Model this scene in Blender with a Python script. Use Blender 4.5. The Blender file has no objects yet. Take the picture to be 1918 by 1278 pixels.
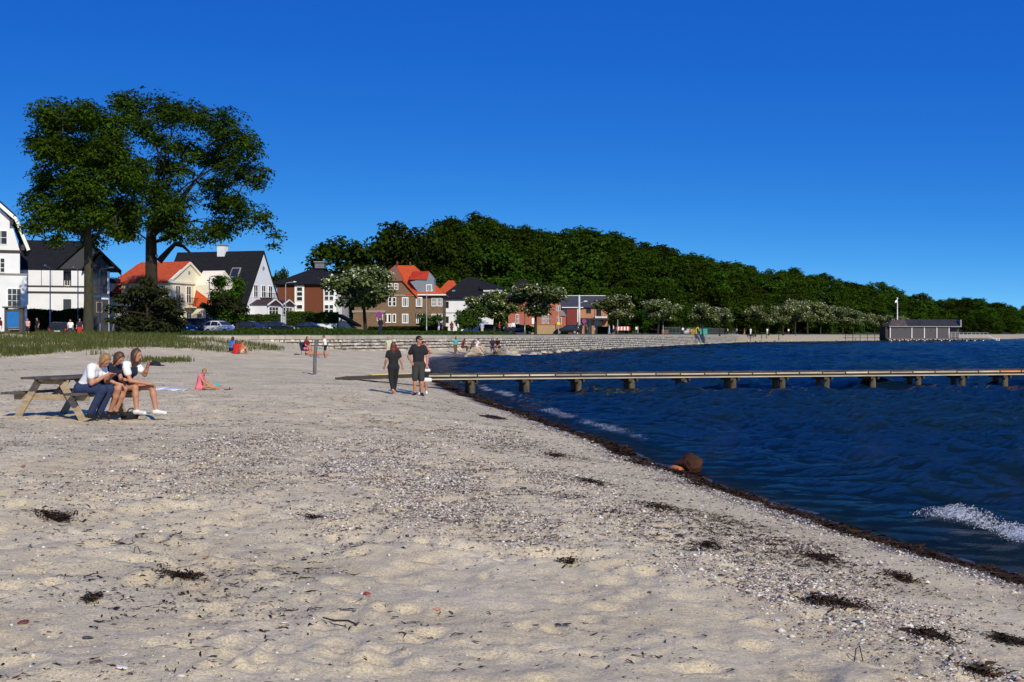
import bpy, bmesh, math, random
import numpy as np
from mathutils import Vector, Matrix

random.seed(7)
rng = np.random.default_rng(7)
R = math.radians
scene = bpy.context.scene
COL = scene.collection

# ------------------------------------------------------------------ camera, sky, sun, exposure
CAM_Z = 2.22
FPX = 2400.0                                   # focal length in pixels of the 1918 px wide photograph
cam_data = bpy.data.cameras.new("camera")
cam_data.lens = FPX / 1918 * 36
cam_data.sensor_width = 36
cam_data.shift_y = -13 / 1918
cam_data.clip_start = 0.1
cam_data.clip_end = 20000
cam = bpy.data.objects.new("camera", cam_data)
cam.location = (0, 0, CAM_Z)
cam.rotation_euler = (R(90), 0, 0)
COL.objects.link(cam)
scene.camera = cam

SKY_K, SKY_C = 3.1, 0.10
SKY_RGB = ((0.20, 2.0), (0.92, 1.15), (3.7, 0.5))
SUN_AZ, SUN_EL = R(157), R(32)                 # clockwise from +Y, behind the camera to the right
world = bpy.data.worlds.new("World")
scene.world = world
world.use_nodes = True
wn = world.node_tree.nodes
wl = world.node_tree.links
bg = wn["Background"]
sky = wn.new("ShaderNodeTexSky")
sky.sky_type = 'NISHITA'
sky.sun_disc = False
sky.sun_elevation = SUN_EL
sky.sun_rotation = SUN_AZ
sky.altitude = 0
sky.air_density = 1.0
sky.dust_density = 0.3
sky.ozone_density = 3.0
# look a little higher into the sky dome for each direction: the deep polarised blue of the photograph, the same all the way round
tc = wn.new("ShaderNodeTexCoord")
sep = wn.new("ShaderNodeSeparateXYZ")
mx0 = wn.new("ShaderNodeMath"); mx0.operation = 'MAXIMUM'; mx0.inputs[1].default_value = 0.0
ma = wn.new("ShaderNodeMath"); ma.operation = 'MULTIPLY_ADD'; ma.inputs[1].default_value = SKY_K; ma.inputs[2].default_value = SKY_C
cmb = wn.new("ShaderNodeCombineXYZ")
nrmz = wn.new("ShaderNodeVectorMath"); nrmz.operation = 'NORMALIZE'
wl.new(tc.outputs['Generated'], sep.inputs[0]); wl.new(sep.outputs[2], mx0.inputs[0]); wl.new(mx0.outputs[0], ma.inputs[0])
wl.new(sep.outputs[0], cmb.inputs[0]); wl.new(sep.outputs[1], cmb.inputs[1]); wl.new(ma.outputs[0], cmb.inputs[2])
wl.new(cmb.outputs[0], nrmz.inputs[0]); wl.new(nrmz.outputs[0], sky.inputs[0])
# the contrasty, saturated rendering of the photograph's sky: one gain and gamma per colour, the same in every direction
spc = wn.new("ShaderNodeSeparateColor"); cbc = wn.new("ShaderNodeCombineColor")
wl.new(sky.outputs[0], spc.inputs[0])
for ch, (gain, powr) in enumerate(SKY_RGB):
    pw = wn.new("ShaderNodeMath"); pw.operation = 'POWER'; pw.inputs[1].default_value = powr
    ml = wn.new("ShaderNodeMath"); ml.operation = 'MULTIPLY'; ml.inputs[1].default_value = gain
    wl.new(spc.outputs[ch], pw.inputs[0]); wl.new(pw.outputs[0], ml.inputs[0]); wl.new(ml.outputs[0], cbc.inputs[ch])
wl.new(cbc.outputs[0], bg.inputs[0])
bg.inputs[1].default_value = 0.1

sun_data = bpy.data.lights.new("sun", 'SUN')
sun_data.energy = 4.4
sun_data.angle = R(0.5)
sun_data.color = (1.0, 0.90, 0.70)
sun = bpy.data.objects.new("sun", sun_data)
sd = Vector((math.sin(SUN_AZ) * math.cos(SUN_EL), math.cos(SUN_AZ) * math.cos(SUN_EL), math.sin(SUN_EL)))
sun.rotation_euler = sd.to_track_quat('Z', 'Y').to_euler()
sun.location = (30, -30, 40)
COL.objects.link(sun)

scene.view_settings.view_transform = 'Standard'
scene.view_settings.look = 'None'
scene.view_settings.gamma = 1
scene.view_settings.exposure = 0.0
scene.view_settings.use_curve_mapping = False
scene.render.engine = 'CYCLES'
scene.cycles.max_bounces = 6
scene.cycles.transparent_max_bounces = 8

# ------------------------------------------------------------------ helpers
def PX(px, D):
    return (px - 959.0) * D / FPX

def PZ(py, D):
    return CAM_Z - (py - 626.0) * D / FPX

def sstep(a, b, x):
    t = np.clip((np.asarray(x, dtype=float) - a) / (b - a), 0, 1)
    return t * t * (3 - 2 * t)

def _hash(ix, iy, seed):
    h = (ix.astype(np.int64) * 374761393 + iy.astype(np.int64) * 668265263 + seed * 1442695041) & 0xFFFFFFFF
    h = ((h ^ (h >> 13)) * 1274126177) & 0xFFFFFFFF
    h = h ^ (h >> 16)
    return (h & 0xFFFF) / 65535.0

def vnoise(x, y, seed=0):
    x = np.asarray(x, dtype=float); y = np.asarray(y, dtype=float)
    ix = np.floor(x); iy = np.floor(y)
    fx = x - ix; fy = y - iy
    fx = fx * fx * fx * (fx * (fx * 6 - 15) + 10); fy = fy * fy * fy * (fy * (fy * 6 - 15) + 10)
    a = _hash(ix, iy, seed); b = _hash(ix + 1, iy, seed)
    c = _hash(ix, iy + 1, seed); d = _hash(ix + 1, iy + 1, seed)
    return (a * (1 - fx) + b * fx) * (1 - fy) + (c * (1 - fx) + d * fx) * fy - 0.5

def fbm(x, y, octaves=4, seed=0):
    v = 0; a = 1.0
    for o in range(octaves):
        v = v + a * vnoise(x, y, seed + o * 17)
        x = x * 2.03 + 13.1; y = y * 2.03 + 7.7; a *= 0.5
    return v

def tag(o, label=None, cat=None, group=None, kind=None):
    if label: o['label'] = label
    if cat: o['category'] = cat
    if group: o['group'] = group
    if kind: o['kind'] = kind
    return o

def thing(name, label, cat, loc=(0, 0, 0), rz=0.0, group=None):
    o = bpy.data.objects.new(name, None)
    o.empty_display_size = 0.2
    o.location = loc
    o.rotation_euler = (0, 0, rz)
    COL.objects.link(o)
    return tag(o, label, cat, group)

def link_mesh(name, me, parent=None, loc=None):
    o = bpy.data.objects.new(name, me)
    COL.objects.link(o)
    if parent is not None: o.parent = parent
    if loc is not None: o.location = loc
    return o

def np_mesh(name, verts, faces, mats, smooth=False, attrs=None, midx=None):
    """mesh from numpy arrays; faces is (n,3) or (n,4)"""
    verts = np.asarray(verts, dtype=np.float32); faces = np.asarray(faces, dtype=np.int32)
    me = bpy.data.meshes.new(name)
    n, k = faces.shape
    me.vertices.add(len(verts)); me.vertices.foreach_set('co', verts.ravel())
    me.loops.add(n * k); me.loops.foreach_set('vertex_index', faces.ravel())
    me.polygons.add(n)
    me.polygons.foreach_set('loop_start', np.arange(n, dtype=np.int32) * k)
    me.polygons.foreach_set('loop_total', np.full(n, k, dtype=np.int32))
    if smooth: me.polygons.foreach_set('use_smooth', np.ones(n, dtype=bool))
    if midx is not None: me.polygons.foreach_set('material_index', np.asarray(midx, dtype=np.int32))
    for m in (mats if isinstance(mats, (list, tuple)) else [mats]): me.materials.append(m)
    if attrs:
        for an, av in attrs.items():
            at = me.attributes.new(an, 'FLOAT', 'POINT')
            at.data.foreach_set('value', np.asarray(av, dtype=np.float32))
    me.update(calc_edges=True)
    return me

def children_of(o):
    return list(o.children)

def copy_tree(o, parent=None):
    c = o.copy(); COL.objects.link(c)
    if parent is not None: c.parent = parent
    for ch in children_of(o): copy_tree(ch, c)
    return c

class MB:
    """collects simple shapes into ONE mesh"""
    def __init__(self):
        self.v = []; self.f = []; self.m = []
    def add(self, vs, fs, mi=0):
        b = len(self.v)
        self.v.extend([tuple(p) for p in vs])
        self.f.extend([tuple(i + b for i in f) for f in fs])
        self.m.extend([mi] * len(fs))
        return self
    def box(self, x0, x1, y0, y1, z0, z1, mi=0):
        vs = [(x0, y0, z0), (x1, y0, z0), (x1, y1, z0), (x0, y1, z0), (x0, y0, z1), (x1, y0, z1), (x1, y1, z1), (x0, y1, z1)]
        return self.add(vs, [(3, 2, 1, 0), (4, 5, 6, 7), (0, 1, 5, 4), (1, 2, 6, 5), (2, 3, 7, 6), (3, 0, 4, 7)], mi)
    def beam(self, a, b, w, h, up=(0, 0, 1), mi=0):
        """box from a to b, w across, h along up"""
        a = Vector(a); b = Vector(b); d = (b - a).normalized(); up = Vector(up)
        s = d.cross(up)
        if s.length < 1e-5: s = d.cross(Vector((0, 1, 0)))
        s.normalize(); u = s.cross(d).normalized()
        vs = []
        for p in (a, b):
            for sx, sz in ((-1, -1), (1, -1), (1, 1), (-1, 1)):
                vs.append(p + s * (sx * w / 2) + u * (sz * h / 2))
        return self.add(vs, [(0, 1, 2, 3), (7, 6, 5, 4), (0, 4, 5, 1), (1, 5, 6, 2), (2, 6, 7, 3), (3, 7, 4, 0)], mi)
    def tube(self, pts, rad, n=8, mi=0, caps=True):
        pts = [Vector(p) for p in pts]
        if not isinstance(rad, (list, tuple)): rad = [rad] * len(pts)
        rings = []; prev = None
        for i, p in enumerate(pts):
            d = (pts[min(i + 1, len(pts) - 1)] - pts[max(i - 1, 0)])
            d = d.normalized() if d.length > 1e-9 else Vector((0, 0, 1))
            if prev is None:
                ref = Vector((0, 0, 1)) if abs(d.z) < 0.9 else Vector((1, 0, 0))
                s = d.cross(ref).normalized()
            else:
                s = (prev - d * prev.dot(d)); s = s.normalized() if s.length > 1e-6 else d.orthogonal().normalized()
            prev = s; u = d.cross(s)
            rings.append([p + (s * math.cos(2 * math.pi * k / n) + u * math.sin(2 * math.pi * k / n)) * rad[i] for k in range(n)])
        vs = [q for r in rings for q in r]; fs = []
        for i in range(len(rings) - 1):
            for k in range(n):
                fs.append((i * n + k, i * n + (k + 1) % n, (i + 1) * n + (k + 1) % n, (i + 1) * n + k))
        if caps:
            fs.append(tuple(reversed(range(n)))); fs.append(tuple((len(rings) - 1) * n + k for k in range(n)))
        return self.add(vs, fs, mi)
    def prism(self, poly, axis, a, b, mi=0):
        """extrude a 2D polygon along axis ('x': poly is (y,z); 'y': poly is (x,z); 'z': poly is (x,y)) from a to b"""
        n = len(poly)
        def mk(p, t):
            return (t, p[0], p[1]) if axis == 'x' else (p[0], t, p[1]) if axis == 'y' else (p[0], p[1], t)
        vs = [mk(p, a) for p in poly] + [mk(p, b) for p in poly]
        fs = [tuple(range(n)), tuple(reversed(range(n, 2 * n)))]
        for i in range(n):
            j = (i + 1) % n
            fs.append((i, i + n, j + n, j))
        return self.add(vs, fs, mi)
    def ell(self, c, r, nu=10, nv=7, mi=0, rot=None):
        vs = []; fs = []
        for j in range(nv + 1):
            th = math.pi * j / nv
            for i in range(nu):
                ph = 2 * math.pi * i / nu
                p = Vector((math.sin(th) * math.cos(ph) * r[0], math.sin(th) * math.sin(ph) * r[1], math.cos(th) * r[2]))
                if rot is not None: p = rot @ p
                vs.append(p + Vector(c))
        for j in range(nv):
            for i in range(nu):
                fs.append((j * nu + i, (j + 1) * nu + i, (j + 1) * nu + (i + 1) % nu, j * nu + (i + 1) % nu))
        return self.add(vs, fs, mi)
    def mesh(self, name, mats, smooth=False):
        me = bpy.data.meshes.new(name)
        me.from_pydata(self.v, [], self.f)
        for m in (mats if isinstance(mats, (list, tuple)) else [mats]): me.materials.append(m)
        me.polygons.foreach_set('material_index', self.m)
        bm = bmesh.new(); bm.from_mesh(me)
        bmesh.ops.recalc_face_normals(bm, faces=bm.faces)
        bm.to_mesh(me); bm.free()
        if smooth: me.polygons.foreach_set('use_smooth', [True] * len(me.polygons))
        me.update()
        return me
    def build(self, name, mats, parent=None, smooth=False, bevel=0.0, loc=None):
        o = link_mesh(name, self.mesh(name, mats, smooth), parent, loc)
        if bevel > 0:
            b = o.modifiers.new('bevel', 'BEVEL'); b.width = bevel; b.segments = 2; b.limit_method = 'ANGLE'
        return o

# ------------------------------------------------------------------ materials
_mats = {}
def M(name, c=(0.5, 0.5, 0.5), rough=0.7, var=0.15, scale=3.0, bump=0.0, bscale=None, metallic=0.0, stretch=None, spec=0.4, detail=6, rand=0.0):
    if name in _mats: return _mats[name]
    m = bpy.data.materials.new(name); m.use_nodes = True
    nt = m.node_tree; n = nt.nodes; l = nt.links
    p = n['Principled BSDF']
    p.inputs['Roughness'].default_value = rough
    p.inputs['Metallic'].default_value = metallic
    p.inputs['Specular IOR Level'].default_value = spec
    geo = n.new('ShaderNodeNewGeometry')
    mp = n.new('ShaderNodeMapping'); l.new(geo.outputs['Position'], mp.inputs[0])
    if stretch: mp.inputs['Scale'].default_value = stretch
    nz = n.new('ShaderNodeTexNoise'); nz.inputs['Scale'].default_value = scale; nz.inputs['Detail'].default_value = detail
    l.new(mp.outputs[0], nz.inputs['Vector'])
    mr = n.new('ShaderNodeMapRange'); mr.inputs[1].default_value = 0.3; mr.inputs[2].default_value = 0.7
    mr.inputs[3].default_value = 1 - var; mr.inputs[4].default_value = 1 + var
    l.new(nz.outputs['Fac'], mr.inputs[0])
    h = n.new('ShaderNodeHueSaturation'); h.inputs['Color'].default_value = (*c, 1)
    val = mr.outputs[0]
    if rand > 0:
        oi = n.new('ShaderNodeObjectInfo')
        r2 = n.new('ShaderNodeMapRange'); r2.inputs[3].default_value = 1 - rand; r2.inputs[4].default_value = 1 + rand
        l.new(oi.outputs['Random'], r2.inputs[0])
        mm = n.new('ShaderNodeMath'); mm.operation = 'MULTIPLY'
        l.new(val, mm.inputs[0]); l.new(r2.outputs[0], mm.inputs[1]); val = mm.outputs[0]
    l.new(val, h.inputs['Value'])
    l.new(h.outputs[0], p.inputs['Base Color'])
    if bump > 0:
        nb = n.new('ShaderNodeTexNoise'); nb.inputs['Scale'].default_value = bscale or scale * 4; nb.inputs['Detail'].default_value = 8
        l.new(mp.outputs[0], nb.inputs['Vector'])
        b = n.new('ShaderNodeBump'); b.inputs['Strength'].default_value = bump; b.inputs['Distance'].default_value = 0.05
        l.new(nb.outputs['Fac'], b.inputs['Height']); l.new(b.outputs[0], p.inputs['Normal'])
    _mats[name] = m
    return m

def leaf_mat(name, c, trans=0.35, hue=0.03, rand=0.25):
    if name in _mats: return _mats[name]
    m = bpy.data.materials.new(name); m.use_nodes = True
    n = m.node_tree.nodes; l = m.node_tree.links
    n.remove(n['Principled BSDF'])
    out = n['Material Output']
    at = n.new('ShaderNodeAttribute'); at.attribute_name = 'tint'
    oi = n.new('ShaderNodeObjectInfo')
    mr = n.new('ShaderNodeMapRange'); mr.inputs[3].default_value = 1 - rand; mr.inputs[4].default_value = 1 + rand
    l.new(oi.outputs['Random'], mr.inputs[0])
    mm = n.new('ShaderNodeMath'); mm.operation = 'MULTIPLY'
    l.new(at.outputs['Fac'], mm.inputs[0]); l.new(mr.outputs[0], mm.inputs[1])
    hr = n.new('ShaderNodeMapRange'); hr.inputs[3].default_value = 0.5 - hue; hr.inputs[4].default_value = 0.5 + hue
    l.new(oi.outputs['Random'], hr.inputs[0])
    h = n.new('ShaderNodeHueSaturation'); h.inputs['Color'].default_value = (*c, 1)
    l.new(mm.outputs[0], h.inputs['Value']); l.new(hr.outputs[0], h.inputs['Hue'])
    d = n.new('ShaderNodeBsdfDiffuse'); t = n.new('ShaderNodeBsdfTranslucent')
    l.new(h.outputs[0], d.inputs[0]); l.new(h.outputs[0], t.inputs[0])
    mx = n.new('ShaderNodeMixShader'); mx.inputs[0].default_value = trans
    l.new(d.outputs[0], mx.inputs[1]); l.new(t.outputs[0], mx.inputs[2])
    l.new(mx.outputs[0], out.inputs[0])
    _mats[name] = m
    return m

def attr_mat(name, ramp, rough=0.7, attr='tint', spec=0.4):
    """colour picked per piece from a ramp by a point attribute"""
    if name in _mats: return _mats[name]
    m = bpy.data.materials.new(name); m.use_nodes = True
    n = m.node_tree.nodes; l = m.node_tree.links
    p = n['Principled BSDF']; p.inputs['Roughness'].default_value = rough; p.inputs['Specular IOR Level'].default_value = spec
    at = n.new('ShaderNodeAttribute'); at.attribute_name = attr
    cr = n.new('ShaderNodeValToRGB'); cr.color_ramp.interpolation = 'CONSTANT'
    el = cr.color_ramp.elements
    while len(el) < len(ramp): el.new(0.5)
    for e, (pos, c) in zip(el, ramp): e.position = pos; e.color = (*c, 1)
    l.new(at.outputs['Fac'], cr.inputs[0]); l.new(cr.outputs[0], p.inputs['Base Color'])
    _mats[name] = m
    return m

def glass_mat(name='window_glass', c=(0.02, 0.025, 0.035)):
    return M(name, c, rough=0.08, var=0.3, scale=0.8, spec=0.6)
# ------------------------------------------------------------------ the lie of the land
_sh = np.array([(-60, 14.5), (-10, 8.6), (0, 6.8), (11.6, 4.63), (14.6, 3.88), (17.7, 3.25), (20.3, 2.67), (26.2, 1.95), (35.8, 0.31), (48.9, -2.0),
                (67, -4.3), (83, -5.5), (100, -6.6), (112, -7.0), (122, -6.4), (127, -3.5), (131, 0.0), (136, 2.4), (157, 4.6), (205, 18.0), (254, 32.5),
                (355, 63.5), (450, 133), (600, 236), (800, 330), (1000, 482), (1300, 704), (2000, 1510)])
_yy = np.arange(-60, 2000, 0.5)
_xx = np.interp(_yy, _sh[:, 0], _sh[:, 1])
_k = np.ones(13) / 13
_xx = np.convolve(np.pad(_xx, 6, mode='edge'), _k, mode='valid')

def shore_s(X, Y):
    """distance inland from the water's edge (negative in the water)"""
    w = 0.22 * vnoise(Y * 0.45, Y * 0, 3) + 0.10 * vnoise(Y * 1.7, Y * 0, 5)
    return (np.interp(Y, _yy, _xx) + w - X) * 0.96

_fp_res = 0.03
_fx0, _fx1, _fy0, _fy1 = -13.0, 10.0, 2.0, 40.0
_fnx = int((_fx1 - _fx0) / _fp_res); _fny = int((_fy1 - _fy0) / _fp_res)
footmap = np.zeros((_fny, _fnx), dtype=np.float32)
def _stamp_prints():
    r = np.random.default_rng(21)
    n = 5200
    for i in range(n):
        x = r.uniform(_fx0 + .5, _fx1 - .5); y = _fy0 + .5 + (r.random() ** 1.3) * (_fy1 - _fy0 - 1)
        a = r.uniform(0, 2 * math.pi); L = r.uniform(.09, .17); W = L * r.uniform(.45, .95); dep = r.uniform(.008, .032)
        hw = int(L * 2.6 / _fp_res)
        ci = int((x - _fx0) / _fp_res); cj = int((y - _fy0) / _fp_res)
        i0, i1, j0, j1 = max(ci - hw, 0), min(ci + hw, _fnx), max(cj - hw, 0), min(cj + hw, _fny)
        gx = (_fx0 + (np.arange(i0, i1) + .5) * _fp_res) - x; gy = (_fy0 + (np.arange(j0, j1) + .5) * _fp_res) - y
        gx, gy = np.meshgrid(gx, gy)
        u = (gx * math.cos(a) + gy * math.sin(a)) / L; v = (-gx * math.sin(a) + gy * math.cos(a)) / W
        q = np.sqrt(u * u + v * v)
        footmap[j0:j1, i0:i1] += dep * (-np.exp(-(q ** 3)) + 0.55 * np.exp(-((q - 1.35) / .38) ** 2))
_stamp_prints()

def foot_h(X, Y):
    X = np.asarray(X, dtype=float); Y = np.asarray(Y, dtype=float)
    u = np.clip((X - _fx0) / _fp_res - .5, 0, _fnx - 1.001); v = np.clip((Y - _fy0) / _fp_res - .5, 0, _fny - 1.001)
    i = u.astype(int); j = v.astype(int); fu = u - i; fv = v - j
    h = (footmap[j, i] * (1 - fu) + footmap[j, i + 1] * fu) * (1 - fv) + (footmap[j + 1, i] * (1 - fu) + footmap[j + 1, i + 1] * fu) * fv
    inside = (X > _fx0) & (X < _fx1) & (Y > _fy0) & (Y < _fy1)
    return np.where(inside, h, 0)

def dune_h(X, Y):
    amp = 1.1 * sstep(-12.5, -27, X) * sstep(57, 97, Y)
    return amp * (1 + 0.25 * fbm(X * 0.16, Y * 0.16, 3, 44))

def sand_z(X, Y, micro=True):
    X = np.asarray(X, dtype=float); Y = np.asarray(Y, dtype=float)
    s = shore_s(X, Y)
    sp = np.clip(s, 0, 40)
    z = np.where(s > 0, 0.62 * (1 - np.exp(-sp / 3.5)) + 0.012 * np.minimum(sp, 30), np.maximum(0.11 * s, -1.6))
    z = z + dune_h(X, Y)
    dry = sstep(1.5, 4.0, s)
    z = z + dry * (0.06 * fbm(X * 0.35, Y * 0.35, 3, 60))
    if micro:
        z = z + dry * (0.055 * fbm(X * 2.1, Y * 2.1, 3, 70) * (0.5 + sstep(-.25, .35, fbm(X * .4, Y * .4, 2, 12))) + foot_h(X, Y)) \
              + sstep(0, 1, s) * 0.014 * fbm(X * 9, Y * 9, 2, 80)
    z = np.where(Y > 100, np.minimum(z, 1.86), z)
    return z

def G(px, py, it=30):
    """the point on the beach seen at a pixel of the photograph"""
    lo, hi = 3.0, 170.0
    for D in np.geomspace(4, 160, 500):
        x = PX(px, D); z = PZ(py, D)
        if z <= float(sand_z(np.array([x]), np.array([D]), False)[0]):
            return Vector((x, D, float(sand_z(np.array([x]), np.array([D]))[0])))
    return Vector((PX(px, 120), 120, 0.6))

def SZ(x, y):
    return float(sand_z(np.array([x]), np.array([y]))[0])

# ------------------------------------------------------------------ sand
def sand_material():
    m = bpy.data.materials.new('beach_sand'); m.use_nodes = True
    n = m.node_tree.nodes; l = m.node_tree.links
    p = n['Principled BSDF']
    geo = n.new('ShaderNodeNewGeometry')
    def noise(sc, det=6, rough=.6):
        t = n.new('ShaderNodeTexNoise'); t.inputs['Scale'].default_value = sc; t.inputs['Detail'].default_value = det
        t.inputs['Roughness'].default_value = rough
        l.new(geo.outputs['Position'], t.inputs['Vector']); return t
    n1 = noise(1.2, 8); n2 = noise(60, 4); n3 = noise(0.25, 4)
    cr = n.new('ShaderNodeValToRGB')
    e = cr.color_ramp.elements
    e[0].position = .3; e[0].color = (.505, .42, .262, 1); e[1].position = .72; e[1].color = (.70, .598, .40, 1)
    l.new(n1.outputs['Fac'], cr.inputs[0])
    def mul(a, fac_out, lo, hi, f0=.35, f1=.65):
        mr = n.new('ShaderNodeMapRange'); mr.inputs[1].default_value = f0; mr.inputs[2].default_value = f1
        mr.inputs[3].default_value = lo; mr.inputs[4].default_value = hi
        l.new(fac_out, mr.inputs[0])
        h = n.new('ShaderNodeHueSaturation'); l.new(a, h.inputs['Color']); l.new(mr.outputs[0], h.inputs['Value']); return h.outputs[0]
    c = mul(cr.outputs[0], n2.outputs['Fac'], .72, 1.2)
    c = mul(c, n3.outputs['Fac'], .9, 1.1)
    # fine grit: dark and pale grains
    for sc, thr, colr in ((85, .16, (.09, .075, .065)), (120, .14, (.85, .83, .8)), (38, .10, (.12, .09, .07))):
        v = n.new('ShaderNodeTexVoronoi'); v.inputs['Scale'].default_value = sc; v.feature = 'F1'
        l.new(geo.outputs['Position'], v.inputs['Vector'])
        lt = n.new('ShaderNodeMath'); lt.operation = 'LESS_THAN'; lt.inputs[1].default_value = thr * 1.3
        l.new(v.outputs['Distance'], lt.inputs[0])
        w = n.new('ShaderNodeSeparateColor'); l.new(v.outputs['Color'], w.inputs[0])
        g = n.new('ShaderNodeMath'); g.operation = 'GREATER_THAN'; g.inputs[1].default_value = .55
        l.new(w.outputs[0], g.inputs[0])
        mm = n.new('ShaderNodeMath'); mm.operation = 'MULTIPLY'; l.new(lt.outputs[0], mm.inputs[0]); l.new(g.outputs[0], mm.inputs[1])
        mx = n.new('ShaderNodeMix'); mx.data_type = 'RGBA'; l.new(mm.outputs[0], mx.inputs['Factor'])
        l.new(c, mx.inputs['A']); mx.inputs['B'].default_value = (*colr, 1); c = mx.outputs['Result']
    at = n.new('ShaderNodeAttribute'); at.attribute_name = 'wet'
    mx = n.new('ShaderNodeMix'); mx.data_type = 'RGBA'; l.new(at.outputs['Fac'], mx.inputs['Factor'])
    l.new(c, mx.inputs['A']); mx.inputs['B'].default_value = (.07, .052, .038, 1)
    l.new(mx.outputs['Result'], p.inputs['Base Color'])
    mr = n.new('ShaderNodeMapRange'); mr.inputs[3].default_value = .9; mr.inputs[4].default_value = .35
    l.new(at.outputs['Fac'], mr.inputs[0]); l.new(mr.outputs[0], p.inputs['Roughness'])
    p.inputs['Specular IOR Level'].default_value = .25
    nb = noise(14, 8, .7)
    b = n.new('ShaderNodeBump'); b.inputs['Strength'].default_value = .55; b.inputs['Distance'].default_value = .035
    l.new(nb.outputs['Fac'], b.inputs['Height']); l.new(b.outputs[0], p.inputs['Normal'])
    return m

def polar_grid(Ys, ts):
    Yg, Tg = np.meshgrid(Ys, ts, indexing='ij')
    X = Yg * Tg
    nr, nc = X.shape
    idx = np.arange(nr * nc).reshape(nr, nc)
    f = np.stack([idx[:-1, :-1], idx[:-1, 1:], idx[1:, 1:], idx[1:, :-1]], -1).reshape(-1, 4)
    return X.ravel(), Yg.ravel(), f

def compact(v, f, attrs):
    used = np.zeros(len(v), bool); used[f.ravel()] = True
    mp = np.cumsum(used) - 1
    return v[used], mp[f], {k: a[used] for k, a in attrs.items()}

def build_sand():
    ts = np.concatenate([np.linspace(-1.6, -.47, 60, endpoint=False), np.linspace(-.47, .47, 390), np.linspace(.47, 1.3, 41)[1:]])
    Ys = np.concatenate([np.geomspace(2.5, 40, 470, endpoint=False), np.geomspace(40, 165, 150)])
    X, Y, f = polar_grid(Ys, ts)
    s = shore_s(X, Y)
    z = sand_z(X, Y)
    wet = 1 - sstep(0.35, 1.0, s + 0.3 * fbm(X * 1.3, Y * 1.3, 3, 5))
    wet = np.maximum(wet, .9 * sstep(121, 126, Y) * (1 - sstep(1.2, 3.2, s)))
    keep = (s > -9)[f].any(1)
    v, f, at = compact(np.stack([X, Y, z], -1), f[keep], {'wet': wet})
    o = link_mesh('beach_sand', np_mesh('beach_sand', v, f, sand_material(), True, at))
    tag(o, kind='structure')
    # the beach behind the camera and the sea bed far out: coarse, just below
    mb = MB(); nx, ny = 40, 40
    xs = np.linspace(-150, 60, nx); ys = np.linspace(-60, 2.6, ny)
    Xg, Yg = np.meshgrid(xs, ys); Zg = sand_z(Xg.ravel(), Yg.ravel(), False)
    idx = np.arange(nx * ny).reshape(ny, nx)
    ff = np.stack([idx[:-1, :-1], idx[:-1, 1:], idx[1:, 1:], idx[1:, :-1]], -1).reshape(-1, 4)
    o = link_mesh('beach_sand', np_mesh('beach_sand', np.stack([Xg.ravel(), Yg.ravel(), Zg], -1), ff, bpy.data.materials['beach_sand'], True))
    tag(o, kind='structure')
build_sand()

# ------------------------------------------------------------------ water
breakers = [(11.2, 15.6, 1.55, .18, .9), (10.0, 13.2, 3.6, .05, 0), (26.5, 38.5, 1.15, .045, .66), (45, 62, 1.5, .04, .70), (22, 27.5, 2.2, .05, .3)]   # y range, distance out, height
def water_height(X, Y):
    s = -shore_s(X, Y)                       # distance out
    sea = sstep(0.0, 5.0, s)
    calm = 0.12 + 0.88 * sea
    h = np.zeros_like(X)
    r = np.random.default_rng(5)
    wind = R(262)                            # waves run mostly towards the viewer
    dist = np.sqrt(X * X + Y * Y)
    for i in range(46):
        lam = 0.40 * (7.0 / .40) ** (i / 45.0)
        a = wind + r.normal(0, .60)
        k = 2 * math.pi / lam
        amp = 0.0112 * lam ** 0.52
        ph = r.uniform(0, 6.28)
        q = k * (X * math.cos(a) + Y * math.sin(a)) + ph + 1.3 * fbm(X / (lam * 5) + i, Y / (lam * 5), 2, 100 + i)
        fade = np.clip(1.6 - dist / (lam * 110.0), 0, 1)
        c = np.cos(q)
        h += amp * fade * (c + 0.35 * (c * c - .5))
    patch = 0.7 + 0.8 * sstep(-.3, .4, fbm(X * .07, Y * .05, 3, 9))
    h = h * calm * patch * (1 + .9 * sstep(25, 110, s))
    foam = np.zeros_like(X)
    for (y0, y1, d0, a, fq) in breakers:
        w = sstep(y0 - .6, y0 + .8, Y) * (1 - sstep(y1 - .8, y1 + .6, Y))
        d = d0 + .35 * fbm(Y * .5, Y * 0 + y0, 2, 31)
        e = s - d                            # >0 behind the crest (out to sea)
        prof = np.where(e > 0, np.exp(-(e / .55) ** 2), np.exp(-(e / .20) ** 2))
        mod = .55 + .9 * sstep(-.3, .35, fbm(Y * .9, X * 0 + y0, 2, 33))
        h += a * w * prof * mod
        ff = fq * w * np.exp(-((e + .16) / (.22 if a > .09 else .40)) ** 2) * np.minimum(1.05, .45 + .6 * mod)
        foam = np.maximum(foam, ff)
    # thin wash at the very edge
    foam = np.maximum(foam, .35 * np.exp(-((s - .12) / .12) ** 2) * sstep(0.05, .4, fbm(X * .8, Y * .8, 2, 41)))
    return h - 0.012, np.minimum(foam, 1.0), s

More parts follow.
